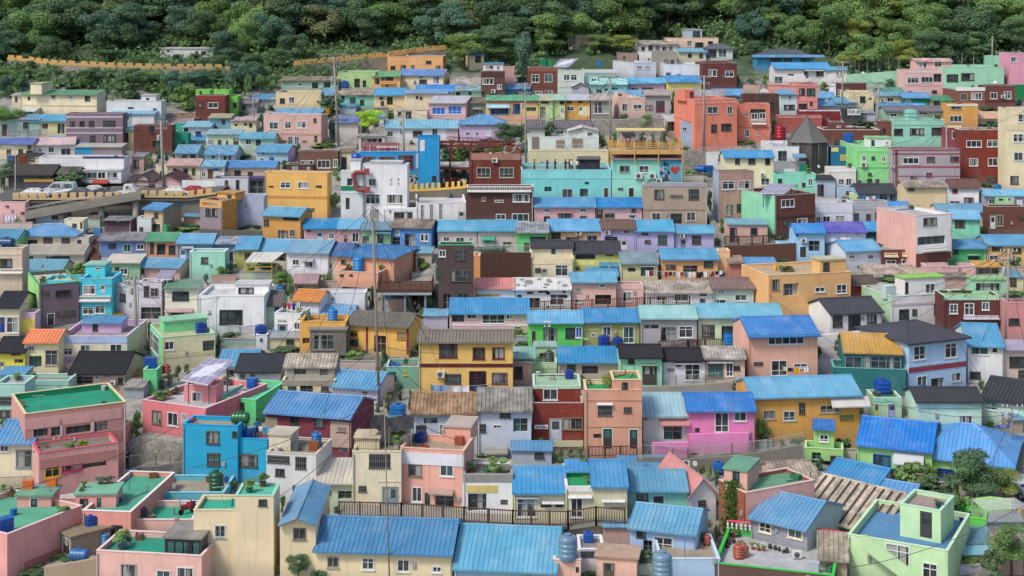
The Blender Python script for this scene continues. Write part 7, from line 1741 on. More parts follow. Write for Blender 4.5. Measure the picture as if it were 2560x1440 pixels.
for i, (k, u, v, d) in enumerate((('k2', 780, 905, 930), ('k2', 1100, 1000, 1020), ('k2', 1300, 880, 960), ('k2', 700, 1010, 1100), ('k', 1090, 620, 700), ('k', 700, 690, 830), ('k', 1180, 760, 800), ('m', 200, 800, 850), ('m', 450, 700, 780), ('m', 60, 760, 830), ('m', 150, 930, 960), ('j', 2350, 560, 640), ('j', 2300, 790, 830), ('j', 2420, 830, 850),
        ('j', 2560, 700, 760), ('h', 2400, 330, 370), ('h', 2100, 330, 360), ('f', 1900, 300, 350), ('f', 2000, 420, 440), ('b', 870, 350, 380), ('b', 1180, 300, 330), ('c', 300, 330, 360), ('c', 620, 390, 440), ('i', 2240, 440, 470), ('i', 2500, 500, 540), ('i', 2130, 470, 500), ('l', 480, 1170, 1250), ('l', 700, 1240, 1290), ('l', 1180, 1110, 1200),
        ('n', 2100, 1000, 1050), ('n', 2300, 980, 1010), ('n', 2560, 990, 1020))):
    cable(POLES[k][0], pt(u, v, Dv(d)), .5, f"thin service cable running from pole toward {nearest(gnd(u, d))}", CG + ' and houses')
for k, (ub, vb) in {'a': (840, 360), 'b': (1010, 400), 'c': (405, 470), 'd': (1314, 400), 'e': (1525, 360), 'f': (1759, 360), 'h': (2195, 340), 'j': (2518, 840), 'm': (340, 840), 'n': (2528, 1100), 'i': (2366, 470), 'k': (945, 1000), 'g': (2106, 285)}.items():
    q = POLES[k][0]; hh = sorted((h for h in HOUSES if h.par is None), key=lambda h: (h.L + h.t * h.w / 2 - Vector((q.x, q.y))).length)[1:7]
    for h in hh:
        e = h.L + h.t * h.w * R.uniform(.1, .9); lab = f"service cable from pole to {h.label}"
        if lab not in LABELS: cable(q - Vector((0, 0, R.uniform(0, 1.2))), (e.x, e.y - .02, h.z + h.H - .1), R.uniform(.3, .9), lab, None)
cable(pt(-40, 1240, Dv(1440)), pt(450, 1060, Dv(1150)), .8, 'long dark cable crossing above the salmon house', None)
cable(pt(2120, 1420, Dv(1600)), pt(2600, 1240, Dv(1500)), .8, 'long dark cable crossing before the mint green house', None)
cable(pt(1920, 735, Dv(830)), pt(2440, 1060, Dv(1080)), 1.0, 'dark cable slanting across before charcoal gabled white house', None)
# ---------------------------------------------------------------- antennas on flat roofs
for u, v, h_, lab in ((1165 / 3.6, 1228, 52, 'blue television aerial on the coral terrace roof'), (555, 1258, 40, 'grey television aerial on cream wall house roof'), (1857, 1362, 54, 'white television aerial on the grey terrace'), (1712, 1395, 50, 'thin aerial on the pale blue terrace'), (160, 1300, 0, ''), (96, 1020, 30, 'bent aerial on the emerald terrace'), (415, 1180, 0, ''), (355, 985, 36, 'blue grey aerial on the coral pink roof'), (136, 1258, 44, 'slim blue aerial on the salmon roof')):
    if not h_: continue
    p, hh = on_roof(u, v); px = p.y / F; H_ = h_ * px; t = empty('aerial', p); tag(t, lab, 'aerial'); c = '5a80b8' if 'blue' in lab else 'b0b0b0'; b = MB(); b.tube((0, 0, 0), (0, 0, H_), .03); b.obj('mast', mat('plain', c), t); b = MB(); b.tube((-.55, 0, H_), (.6, 0, H_ + .05), .02)
    for i in range(5): b.tube((-.5 + i * .25, -.2, H_ + .01 * i), (-.5 + i * .25, .2, H_ + .01 * i), .012)
    b.obj('crossbars', mat('plain', c), t)
# ---------------------------------------------------------------- people
def body_mesh(pose):
    if pose == 'stand': J = {'pel': (0, 0, .95), 'che': (0, .02, 1.3), 'nec': (0, .02, 1.48), 'hea': (0, -.02, 1.63), 'top': (0, -.01, 1.74), 'sl': (.19, .02, 1.42), 'el': (.25, .05, 1.14), 'hl': (.22, -.1, .9), 'sr': (-.19, .02, 1.42), 'er': (-.26, .04, 1.14), 'hr': (-.24, -.08, .9), 'kl': (.11, -.03, .5), 'al': (.12, .03, .08), 'tl': (.13, -.14, .04), 'kr': (-.1, 0, .5), 'ar': (-.12, .05, .08), 'tr': (-.13, -.12, .04)}
    elif pose == 'lean': J = {'pel': (0, 0, .95), 'che': (0, -.08, 1.28), 'nec': (0, -.14, 1.44), 'hea': (0, -.2, 1.58), 'top': (0, -.2, 1.69), 'sl': (.19, -.1, 1.38), 'el': (.26, -.26, 1.16), 'hl': (.16, -.45, 1.06), 'sr': (-.19, -.1, 1.38), 'er': (-.26, -.26, 1.16), 'hr': (-.14, -.46, 1.08), 'kl': (.11, .02, .5), 'al': (.12, .06, .08), 'tl': (.13, -.1, .04), 'kr': (-.1, -.06, .5), 'ar': (-.12, -.02, .08), 'tr': (-.13, -.18, .04)}
    else: J = {'pel': (0, 0, .5), 'che': (0, -.02, .85), 'nec': (0, -.04, 1.02), 'hea': (0, -.08, 1.17), 'top': (0, -.08, 1.28), 'sl': (.19, -.02, .96), 'el': (.25, -.1, .7), 'hl': (.16, -.34, .62), 'sr': (-.19, -.02, .96), 'er': (-.25, -.1, .7), 'hr': (-.15, -.36, .64), 'kl': (.12, -.42, .5), 'al': (.12, -.42, .08), 'tl': (.13, -.58, .04), 'kr': (-.12, -.42, .5), 'ar': (-.13, -.38, .08), 'tr': (-.13, -.55, .04)}
    Rr = {'pel': .14, 'che': .15, 'nec': .055, 'hea': .1, 'top': .07, 'sl': .07, 'sr': .07, 'el': .05, 'er': .05, 'hl': .04, 'hr': .04, 'kl': .07, 'kr': .07, 'al': .045, 'ar': .045, 'tl': .04, 'tr': .04}
    ks = list(J); E = [('pel', 'che'), ('che', 'nec'), ('nec', 'hea'), ('hea', 'top'), ('che', 'sl'), ('sl', 'el'), ('el', 'hl'), ('che', 'sr'), ('sr', 'er'), ('er', 'hr'), ('pel', 'kl'), ('kl', 'al'), ('al', 'tl'), ('pel', 'kr'), ('kr', 'ar'), ('ar', 'tr')]
    me = bpy.data.meshes.new('body'); me.from_pydata([J[k] for k in ks], [(ks.index(a), ks.index(e)) for a, e in E], []); o = bpy.data.objects.new('body', me); COL.objects.link(o)
    o.modifiers.new('s', 'SKIN')
    for i, k in enumerate(ks): me.skin_vertices[0].data[i].radius = (Rr[k],) * 2
    me.skin_vertices[0].data[0].use_root = True; sb = o.modifiers.new('u', 'SUBSURF'); sb.levels = 1
    m2 = bpy.data.meshes.new_from_object(o.evaluated_get(bpy.context.evaluated_depsgraph_get())); bpy.data.objects.remove(o)
    zs = (J['pel'][2], J['nec'][2], J['el'][2]); return m2, zs, J
BODIES = {p: body_mesh(p) for p in ('stand', 'lean', 'sit')}
def person(p, rz, pose, shirt, pants, hair, label, group=None, sc=1.0):
    base, (zp, zn, ze), J = BODIES[pose]; t = empty('person', p, rz); t.scale = (sc,) * 3; tag(t, label, 'person', group)
    me = base.copy(); me.materials.clear(); [me.materials.append(mat('plain', c)) for c in (pants, shirt, 'd8a888')]
    for f in me.polygons:
        c = f.center; k = 1
        if c.z > zn - .0: k = 2
        elif abs(c.x) > .17 and c.z < ze + .04 and pose != 'sit' and c.z > .7: k = 2
        elif c.z < zp + .02: k = 0
        if pose == 'sit' and c.y < -.3 and c.z > .55: k = 2
        f.material_index = k; f.use_smooth = True
    link('body', me, t); hx, hy, hz = J['hea']; b = MB(); r = .125
    b.lathe([(r * .9, -.02), (r, .05), (r * .85, .11), (r * .45, .155), (.01, .165)], 12, 0, (hx, hy + .02, hz + .0)); b.obj('hair', mat('plain', hair), t, True); return t
CLO = ['f0f0f0', '30343c', 'd86050', '4a78b0', 'e8c8c0', '88b8a8', '2a2e48', 'e0dcd0', 'c03848', '607080']
D = Dv(470); zpl = pt(1020, 474, D).z; names_ = ['white', 'black', 'coral', 'blue', 'pale pink', 'sage', 'navy', 'cream', 'red', 'slate']
r0 = random.Random(12); k = 0; seen = set()
for i in range(26):
    u = 1026 + i * 5.5 + r0.uniform(-1, 1); dd = D + .4 + r0.random() * 3.5; c = r0.randrange(10); c2 = r0.randrange(10); pose = r0.choice(('stand', 'stand', 'lean')); x = (u - 1280) / F * dd
    person(Vector((x, dd, zpl)), r0.uniform(-1.5, 1.5), pose, CLO[c], ['2a3040', '404854', '8a8478'][c2 % 3], ['1c1a18', '2c221c', '181818', 'd8c8a0'][i % 4 if i % 5 == 0 else 0], f"visitor in {names_[c]} top standing behind the yellow posts of the plaza", 'visitors crowding the plaza above the yellow posts', r0.uniform(.92, 1.04))
h = hs('aqua cafe')
for u, c, cp, lab in ((1336, '8a7c84', '30343c', 'seated visitor in grey at left end of aqua cafe terrace'), (1368, '2a4a98', '2a2e38', 'person in blue leaning on the aqua cafe terrace rail'), (1388, '30343c', '40444c', 'person in black top with bag on aqua cafe terrace'), (1414, '2a2a2e', '2a2a2e', 'person in dark clothes left of the terrace group'), (1424, '50343c', '30343c', 'person in maroon in the terrace group on aqua cafe'), (1430, 'f0f0f0', '404854', 'person in white shirt in the aqua terrace group'), (1442, 'e8e0dc', '505860', 'person in cream at right of the aqua terrace group')):
    d = h.D + 1.2; person(Vector(((u - 1280) / F * d, d, h.zroof)), R.uniform(-1, 1), 'lean' if 'lean' in lab else 'stand', c, cp, '1c1a18', lab)
p = gnd(995, 512); hh = hs('white museum shop'); person(Vector(((1000 - 1280) / F * (hh.D + 1.5), hh.D + 1.5, hh.zroof)), .6, 'stand', 'e03060', 'e86080', '1c1a18', 'woman in pink red dress on the white gallery deck'); person(Vector(((994 - 1280) / F * (hh.D + 1.7), hh.D + 1.7, hh.zroof)), -.6, 'stand', 'e0a040', '40444c', '3a2a20', 'person in mustard top beside woman in pink red dress')
D = Dv(790); z = gnd(945, 790).z - .02
person(Vector(((1036 - 1280) / F * (D + 1.5), D + 1.5, z)), 1.2, 'sit', '2a2a2c', '202024', 'd8d4cc', 'person in black with pale cap sitting under the timber deck'); person(Vector(((1048 - 1280) / F * (D + 1.5), D + 1.5, z)), -1.2, 'sit', 'a8b0c0', '30343c', '1c1a18', 'person in grey shirt sitting opposite under the timber deck')
for u in (1036, 1048): b = MB(); x = (u - 1280) / F * (D + 1.5); b.box(x - .25, x + .25, D + 1.3, D + 1.75, z, z + .42); b.box(x - .28, x + .28, D + 1.28, D + 1.78, z + .421, z + .46); ob = b.obj('stool', mat('wood', '5a4438')); tag(ob, ('left' if u == 1036 else 'right') + ' wooden stool under the raised timber deck', 'stool')
person(gnd(318, 1172) , .8, 'lean', '28344c', '30343c', '1c1a18', 'man in dark jacket leaning on the stone path railing')
p, hh = on_roof(642, 1094); person(p, .4, 'stand', '2a6ab8', '30384a', '1c1a18', 'person in blue shirt on the turquoise corner terrace', sc=.95)
p, hh = on_roof(652, 1096); person(p, -.4, 'stand', 'f0ece8', 'c04040', '1c1a18', 'child in white shirt on the turquoise corner terrace', sc=.7)
hd = hs('mint house with heart'); 
person(gnd(108, 330), .3, 'stand', 'e8c8c4', 'b0a8a8', '504840', 'person in pale pink before the low cream verandah house'); person(gnd(1427, 131), .2, 'sit', 'f0f0ee', '30343c', '1c1a18', 'person in white sitting outside the concrete bunker')
# ---------------------------------------------------------------- cars
def car(p, rz, L, col, kind, label, name='parked_car', cat='car'):
    t = empty(name, p, rz); tag(t, label, cat); s = L / 4.4; W = .82 * s; m = mat('gloss', col); dk = mat('plain', '2a2a2c')
    if kind == 'van': pr = [(-2.2, .35), (-2.2, .95), (-2.05, 1.15), (-1.95, 1.75), (-1.7, 1.85), (.75, 1.85), (1.5, 1.15), (2.15, 1.0), (2.2, .4)]; win = [(-1.9, 1.2, -1.75, 1.68), (-.75, 1.2, -.7, 1.7), (.1, 1.2, .1, 1.7), (1.25, 1.2, .68, 1.68)]
    elif kind == 'truck': pr = [(-2.2, .45), (-2.2, .8), (.45, .8), (.5, 1.75), (1.55, 1.75), (2.0, 1.1), (2.15, .9), (2.2, .4)]; win = [(.65, 1.1, .68, 1.62), (1.75, 1.1, 1.4, 1.62)]
    else: pr = [(-2.2, .35), (-2.2, .85), (-1.65, 1.0), (-1.0, 1.42), (.35, 1.45), (1.15, 1.0), (2.05, .85), (2.2, .6), (2.2, .35)]; win = [(-1.45, 1.02, -.92, 1.36), (-.2, 1.02, -.25, 1.38), (.98, 1.02, .3, 1.38)]
    b = MB(); pr = [(x * s, z * s) for x, z in pr]; n = len(pr)
    def Y(z): return W if z < 1.02 * s else W * .86
    b.q(*[(x, -Y(z), z) for x, z in pr]); b.q(*[(x, Y(z), z) for x, z in pr])
    for i in range(n): (x, z), (x2, z2) = pr[i], pr[(i + 1) % n]; b.q((x, -Y(z), z), (x2, -Y(z2), z2), (x2, Y(z2), z2), (x, Y(z), z))
    b.obj('body', m, t); g = mat('glass')
    for i in range(len(win) - 1):
        b = MB(); a, z0, a2, z1 = [q * s for q in win[i]]; c, _, c2, _ = [q * s for q in win[i + 1]]
        for sg in (-1, 1): b.q((a + .05, sg * (W * .95 + .012), z0), (c - .05, sg * (W * .95 + .012), z0), (c2 - .05, sg * (W * .86 + .025), z1), (a2 + .05, sg * (W * .86 + .025), z1))
        b.obj('side_window', g, t)
    b = MB(); a = win[-1]; x0, z0, x1, z1 = [q * s for q in a]; b.q((x0 + .14 * s, -W * .8, z0 + .02), (x0 + .14 * s, W * .8, z0 + .02), (x1 + .12 * s, W * .75, z1), (x1 + .12 * s, -W * .75, z1)); b.obj('windscreen', g, t)
    for x in (-1.35 * s, 1.35 * s):
        for sg in (-1, 1):
            M = Matrix.Rotation(math.pi / 2, 3, 'X'); b = MB(); r = .33 * s; b.lathe([(r * .5, -.1), (r, -.09), (r, .09), (r * .5, .1)], 14, 0, (x, sg * W * .95, r), M); w_ = b.obj('wheel', mat('plain', '1e1e1e'), t); b = MB(); b.lathe([(r * .1, .0), (r * .55, .0), (r * .55, .012)], 10, 0, (x, sg * (W * .95 + .1) - .006, r), M); b.obj('rim', mat('plain', 'b8b8b8'), w_)
    for y in (-W * .7, W * .7):
        b = MB(); b.box(2.17 * s, 2.215 * s, y - .14 * s, y + .14 * s, .62 * s, .76 * s); b.obj('headlight', mat('plain', 'f0f0e8'), t); b = MB(); b.box(-2.215 * s, -2.18 * s, y - .12 * s, y + .12 * s, .7 * s, .85 * s); b.obj('tail_light', mat('plain', 'a02020'), t)
    return t
D0 = Dv(545)
def rp(u, off): off *= .62; d = D0 + off; z = pt(32, 500, D0).z + off / 11 * .25 + .0 + (pt(470, 495, D0).z - pt(32, 500, D0).z) * max(0, (u - 320)) / 150 * .8; return Vector(((u - 1280) / F * d, d, z + .02))
for u, off, rz, L, col, kind, lab in ((88, 2.4, 0, 4.2, 'f0f0f0', 'car', 'white hatchback parked on elevated road by left lamp'), (150, 5.5, 3.14, 4.7, 'c8ccd4', 'van', 'silver people carrier parked on the elevated road'), (194, 3.0, 3.14, 4.3, '5a6068', 'car', 'dark grey car parked right of silver people carrier'), (262, 3.2, 0, 4.2, '3a3e48', 'car', 'dark car under the cafe front on the elevated road'), (303, 3.6, 0, 4.6, 'f0f0f0', 'truck', 'small white truck parked on the elevated road'), (442, 2.8, 0, 4.3, 'eceef0', 'car', 'white car parked before the mural wall'), (478, 3.0, 3.14, 4.3, 'b02028', 'car', 'red car parked beside white car before mural wall'), (240, 6.8, .2, 4.2, 'e8e8e8', 'car', 'white car half hidden near cafe front')):
    car(rp(u, off), rz, L, col, kind, lab)
car(gnd(2553, 1238), -1.35, 4.4, 'b8c0cc', 'car', 'silver car parked on the lane at the right edge')
# lane at the right edge with its yellow line
b = MB(); P = [gnd(u, v) + Vector((0, 0, .06)) for u, v in ((2545, 1090), (2700, 1090), (2700, 1300), (2530, 1300))]; b.q(*P); o = b.obj('lane', mat('concrete', '8c8884')); o['kind'] = 'structure'
b = MB(); a, e = gnd(2556, 1120) + Vector((0, 0, .075)), gnd(2545, 1290) + Vector((0, 0, .075)); b.q(a, a + Vector((.18, 0, 0)), e + Vector((.18, 0, 0)), e); o = b.obj('lane_marking', mat('plain', 'e8b020')); o['kind'] = 'structure'
# ---------------------------------------------------------------- greenhouse tunnel, parasols, awnings, jars, trellis
p = gnd(1468, 70); px = p.y / F; t = empty('greenhouse_tunnel', p, -.25); tag(t, 'long white plastic greenhouse tunnel among the hilltop trees', 'greenhouse'); b = MB(); L = 92 * px; r = 13 * px
for i in range(10):
    a0, a1 = math.pi * i / 10, math.pi * (i + 1) / 10; b.q((-L / 2, r * math.cos(a0), r * math.sin(a0)), (L / 2, r * math.cos(a0), r * math.sin(a0)), (L / 2, r * math.cos(a1), r * math.sin(a1)), (-L / 2, r * math.cos(a1), r * math.sin(a1)))
b.obj('cover', mat('plain', 'c8dce8'), t, True); b = MB()
for j in range(11):
    x = -L / 2 + L * j / 10; pts = [(x, (r + .02) * math.cos(math.pi * i / 10), (r + .02) * math.sin(math.pi * i / 10)) for i in range(11)]
    for q, w_ in zip(pts, pts[1:]): b.tube(q, w_, .03, .03, 4)
b.obj('hoops', mat('plain', 'e8ecf0'), t)
# cream awning with scaffold on the long row
D = Dv(700); o = pt(620, 690, D); t = empty('awning_shelter', o); tag(t, 'cream sloping awning on yellow scaffold frame in the long row', 'awning'); b = MB(); A, B_, C_, E_ = [pt(*q, dd) - o for q, dd in (((612, 655), D), ((680, 655), D), ((712, 630), D + 3.5), ((634, 630), D + 3.5))]; slope(b, A, B_, C_, E_, ribs=.5); b.obj('canopy', mat('m', 'f0ece0'), t); b = MB()
for q in (A, B_, C_, E_): b.tube(q, (q.x, q.y, -.8), .04)
for f in (.35, .65): b.tube((A.x, A.y, A.z * f), (B_.x, B_.y, B_.z * f), .04)
b.obj('scaffold', mat('plain', 'e0b840'), t)
# dark tarp shelter on cream shutter house
h = hs('cream house with shutter'); o = Vector(((965 - 1280) / F * (h.D + 3), h.D + 3, h.zroof)); t = empty('tarp_shelter', o); tag(t, 'sagging black tarp shelter on the cream shutter house roof', 'shelter'); b = MB(); n = 8; W_ = 110 * h.D / F; 
for i in range(n):
    for j in range(4):
        f = lambda a, c: (W_ * (a / n - .35), 2.6 * c / 4 - 1.3, 1.75 + .12 * c - .28 * math.sin(math.pi * a / n) + .12 * math.sin(a * 2.1 + c))
        b.q(f(i, j), f(i + 1, j), f(i + 1, j + 1), f(i, j + 1))
b.obj('tarp', mat('plain', '3c3a3a'), t); b = MB()
for x in (-.33, .1, .62):
    for y in (-1.2, 1.2): b.tube((W_ * x, y, 0), (W_ * x, y, 1.75), .03)
b.obj('poles', mat('plain', '9a9a9a'), t)
# moto scooter on the peach terrace
p, hh = on_roof(468, 1284); t = empty('scooter', p, .7); tag(t, 'small motor scooter parked on the peach terrace floor', 'scooter'); b = MB(); b.box(-.5, .3, -.12, .12, .35, .6); b.box(-.6, 0, -.14, .14, .6, .78); b.tube((.45, 0, .3), (.35, 0, 1.0), .05); b.box(.28, .42, -.12, .12, .35, .85); b.obj('body', mat('gloss', 'a03038'), t); b = MB(); b.tube((.36, -.3, 1.0), (.36, .3, 1.0), .03); b.obj('handlebar', mat('plain', '303030'), t)
for x in (-.55, .5): b = MB(); M = Matrix.Rotation(math.pi / 2, 3, 'X'); b.lathe([(.12, -.05), (.24, -.05), (.24, .05), (.12, .05)], 14, 0, (x, 0, .24), M); b.obj('wheel', mat('plain', '202020'), t)
# jars along the red railing of the grey terrace
h = hs('brick house with grey terrace')
for i, (u, v, w_) in enumerate(((1925, 1372, 11), (1938, 1375, 10), (1948, 1378, 9), (1959, 1383, 8), (1967, 1382, 11), (1822, 1362, 12), (1806, 1368, 10), (1834, 1358, 11))):
    p, hh = on_roof(u, v); px = p.y / F; r_ = w_ * px / 2; b = MB(); b.lathe([(r_ * .55, 0), (r_ * .95, r_ * .7), (r_, r_ * 1.2), (r_ * .7, r_ * 2), (r_ * .6, r_ * 2.05)], 14); t = empty('clay_jar', p); b.obj('body', mat('gloss', '3c322c'), t, True); b = MB(); b.lathe([(r_ * .72, r_ * 2.05), (r_ * .7, r_ * 2.2), (r_ * .15, r_ * 2.35)], 14); b.obj('lid', mat('gloss', '342c28'), t)
    tag(t, ['leftmost', 'second', 'third', 'fourth', 'rightmost'][i] + ' dark clay jar by the red railing of the grey terrace' if i < 5 else ['right', 'left', 'rear'][i - 5] + ' dark clay jar beside the clay urn on pale blue terrace', 'jar')
a = h.L + h.n * (h.dp - .4); e = a + h.t * h.w; z = h.z + h.H; b = MB(); t = empty('balustrade', Vector((a.x, a.y, z))); tag(t, 'red topped white balustrade behind the grey terrace', 'balustrade'); v_ = Vector((e.x - a.x, e.y - a.y, 0))
b.tube((0, 0, .62), v_ + Vector((0, 0, .62)), .11, .11, 6); b.obj('rail', mat('wall', 'd84048'), t); b = MB(); n = int(v_.length / .35)
for i in range(n + 1): p = v_ * (i / n); b.lathe([(.09, .06), (.06, .2), (.11, .35), (.06, .5), (.08, .6)], 8, 0, p)
b.obj('balusters', mat('plain', 'ece8e4'), t)
# white net trellis bottom right
o = gnd(2500, 1330) + Vector((0, 0, 2.2)); t = empty('trellis', o, .15); tag(t, 'white pipe trellis grid over the shrubs at lower right', 'trellis'); b = MB()
for i in range(15): b.tube((-1.8 + i * .26, -1.2, -.02), (-1.8 + i * .26, 1.2, .02), .02, .02, 4)
for i in range(9): b.tube((-1.8, -1.2 + i * .3, 0), (1.9, -1.2 + i * .3, 0), .02, .02, 4)
b.obj('grid', mat('plain', 'd8dcd8'), t); b = MB()
for x in (-1.8, 1.8):
    for y in (-1.2, 1.2): b.tube((x, y, 0), (x, y, -2.6), .04)
b.obj('posts', mat('plain', 'c8ccc8'), t)
# vine on the pink brick tower
h = hs('pink brick tower'); p0, d = facept(h, 1838, 1300, .35)
b = MB(); r = random.Random(9)
for i in range(900):
    f = r.random(); c = Vector((r.gauss(0, .5) * (1.1 - .5 * f), r.gauss(0, .15), -1.2 + 4.4 * f)); tt = Vector((r.uniform(-1, 1), r.uniform(-.3, .3), r.uniform(-1, 1))).normalized() * .14; uu = Vector((r.uniform(-1, 1), r.uniform(-.6, .6), r.uniform(-1, 1))).normalized() * .1; b.q(c - tt, c + uu, c + tt, c - uu)
ob = b.obj('climbing_vine', mat('foliage', '53743a'), None, loc=p0); tag(ob, 'climbing vine hanging down the pink brick tower house', 'vine')
# ---------------------------------------------------------------- lean-to sheds, walls and weeds in the gaps of the alleys
def filler():
    from mathutils.bvhtree import BVHTree
    bpy.context.view_layer.update(); hit = {}; SU, SVV = 10, 7; V = []; PF = []; first = 0
    def addm(o):
        k = len(V); M = o.matrix_world; V.extend(M @ q.co for q in o.data.vertices); PF.extend([k + i for i in f.vertices] for f in o.data.polygons)
    g_ = bpy.data.objects['ground']; addm(g_); first = len(PF)
    for o in SC.objects:
        if o.type == 'MESH' and o is not g_ and not o.name.startswith(('crown', 'trunk', 'leaves', 'pane', 'undergrowth', 'grille', 'cable', 'mesh', 'balusters', 'downpipe', 'meter')): addm(o)
    tree_ = BVHTree.FromPolygons(V, PF); org = Vector((0, 0, ZC))
    for j, v in enumerate(range(200, 1440, SVV)):
        for i, u in enumerate(range(4, 2560, SU)):
            dr = Vector(((u - 1280) / F, 1, (HV - v) / F)).normalized(); loc, _, fi, _ = tree_.ray_cast(org, dr)
            if loc is not None and fi < first: hit[(i, j)] = loc
    print('ground hits', len(hit)); r = random.Random(21); used = set(); nS = nB = 0
    ban = [(300, 1105, 470, 1200), (2530, 1060, 2570, 1300), (20, 440, 560, 500), (1015, 440, 1180, 500), (1900, 40, 2560, 150)]
    cols = ['d8d4cc', 'c8b8a0', 'b8c8d8', 'c8dcc4', 'e0c8c0', 'e8d8b0', 'a8b4bc', 'd0a898', 'b8a898', '98b8b0', 'd8b0a0', 'c8c8e0']; rcs = ['m4a94d8', 'ca8a098', 'c8f8880', 'm7ab4dc', 'k44464c', 'mb0b4b8', 'm2f88d4', 'c9a8270', 'm6a98b8']
    cn = ['white', 'tan', 'pale blue', 'pale green', 'pale pink', 'cream', 'grey blue', 'salmon', 'taupe', 'sea green', 'peach', 'lavender']; rn = {'m4a94d8': 'blue', 'ca8a098': 'grey sheet', 'c8f8880': 'brown sheet', 'm7ab4dc': 'pale blue', 'k44464c': 'black', 'mb0b4b8': 'silver', 'm2f88d4': 'bright blue', 'c9a8270': 'rusty', 'm6a98b8': 'slate blue'}
    seen = {}
    def uniq(lab):
        seen[lab] = seen.get(lab, 0) + 1; k = seen[lab]
        return lab if k == 1 else ['', '', 'another ', 'third ', 'fourth ', 'fifth ', 'sixth ', 'seventh '][min(k, 7)] + lab
    keys = sorted(hit, key=lambda k: (-k[1], k[0]))
    for (i, j) in keys:
        if (i, j) in used: continue
        u, v = 4 + i * SU, 200 + j * SVV
        if any(a <= u <= c and b_ <= v <= d_ for a, b_, c, d_ in ban): continue
        # extent of the open strip above this pixel and to the right
        up = 0
        while (i, j - up - 1) in hit and up < 12: up += 1
        rt = 0
        while (i + rt + 1, j) in hit and (i + rt + 1, j) not in used and rt < 9: rt += 1
        p = hit[(i, j)]; px = p.y / F; wpx = (rt + 1) * SU; hpx = (up + 1) * SVV
        forest = v < lerp(LIM, u) + 30
        for a in range(-1, rt + 2):
            for c in range(0, up + 1): used.add((i + a, j - c))
        if hpx < 8 and wpx < 24: continue
        q = Vector(((u + wpx / 2 - SU / 2 - 1280) / F * p.y, p.y, p.z)); host = nearest(q)
        if forest or nS > 150 or wpx < 24 or hpx < 12:
            if nB > 240: continue
            nB += 1; w_ = min(max(wpx, 14), 70) * px * 1.15; h_ = min(max(hpx * 1.15, 10), 60) * px
            bush(q + Vector((0, .3, 0)), w_, h_, r.choice('mdgoe' if not forest else 'mdde'), uniq(f"{r.choice(('leafy weeds', 'green shrubs', 'small bush', 'dark shrub'))} beside {host}"), None)
        else:
            nS += 1; k = r.randrange(12); rc = r.choice(rcs); H_ = max(1.2, min(2.7, hpx * px * .8)); W_ = min(max(wpx * px, 1.2), 6.5); dp = max(1.4, min(3.2, hpx * px * 2.5)); kind = r.random()
            t = empty('lean_to_shed' if kind < .62 else 'yard_wall', q + Vector((-W_ / 2, .1, 0)), r.uniform(-.06, .06)); b = MB()
            if kind < .62:
                b.box(0, W_, 0, dp, -1.2, H_); b.obj('wall', mat('wall', cols[k]), t); b = MB(); slope(b, (-.1, -.25, H_ + .03), (W_ + .1, -.25, H_ + .03), (W_ + .1, dp, H_ + .35), (-.1, dp, H_ + .35), ribs=.34 if rc[0] != 'k' else None); b.obj('roof', roofmat(rc), t)
                P = lambda a, i_, z: (a, i_, z); x = .3
                if W_ > 1.6 and H_ > 1.5: part_on_wall(r.choice('dko'), x, x + min(.85, W_ * .4), .05 if r.random() < .6 else .7, min(1.9, H_ - .15), P, t, None, False, flat=True)
                if W_ > 3: part_on_wall('k', W_ * .58, W_ * .58 + .8, H_ * .45, H_ * .8, P, t, None, False, flat=True)
                tag(t, uniq((f"{cn[k]} lean to with {rn[rc]} roof by {host}" if len(host.split()) < 8 else f"{cn[k]} lean to by {host}")), 'shed')
            else:
                H_ *= .6; b.box(0, W_, 0, .2, -1.2, H_); b.obj('wall_face', mat('wall', cols[k]), t); b = MB(); b.box(-.04, W_ + .04, -.05, .25, H_ + .002, H_ + .08); b.obj('coping', mat('concrete', 'b8b4ac'), t)
                tag(t, uniq(f"low {cn[k]} yard wall by {host}"), 'wall')
                if nB < 240:
                    nB += 1; bush(q + Vector((r.uniform(-.3, .3) * W_, 1.2, 0)), r.uniform(1.2, 2.4), H_ + r.uniform(.5, 1.2), r.choice('mdg'), uniq(f"shrub behind {cn[k]} wall by {host}"), None)
    print('fillers', nS, nB)
filler()
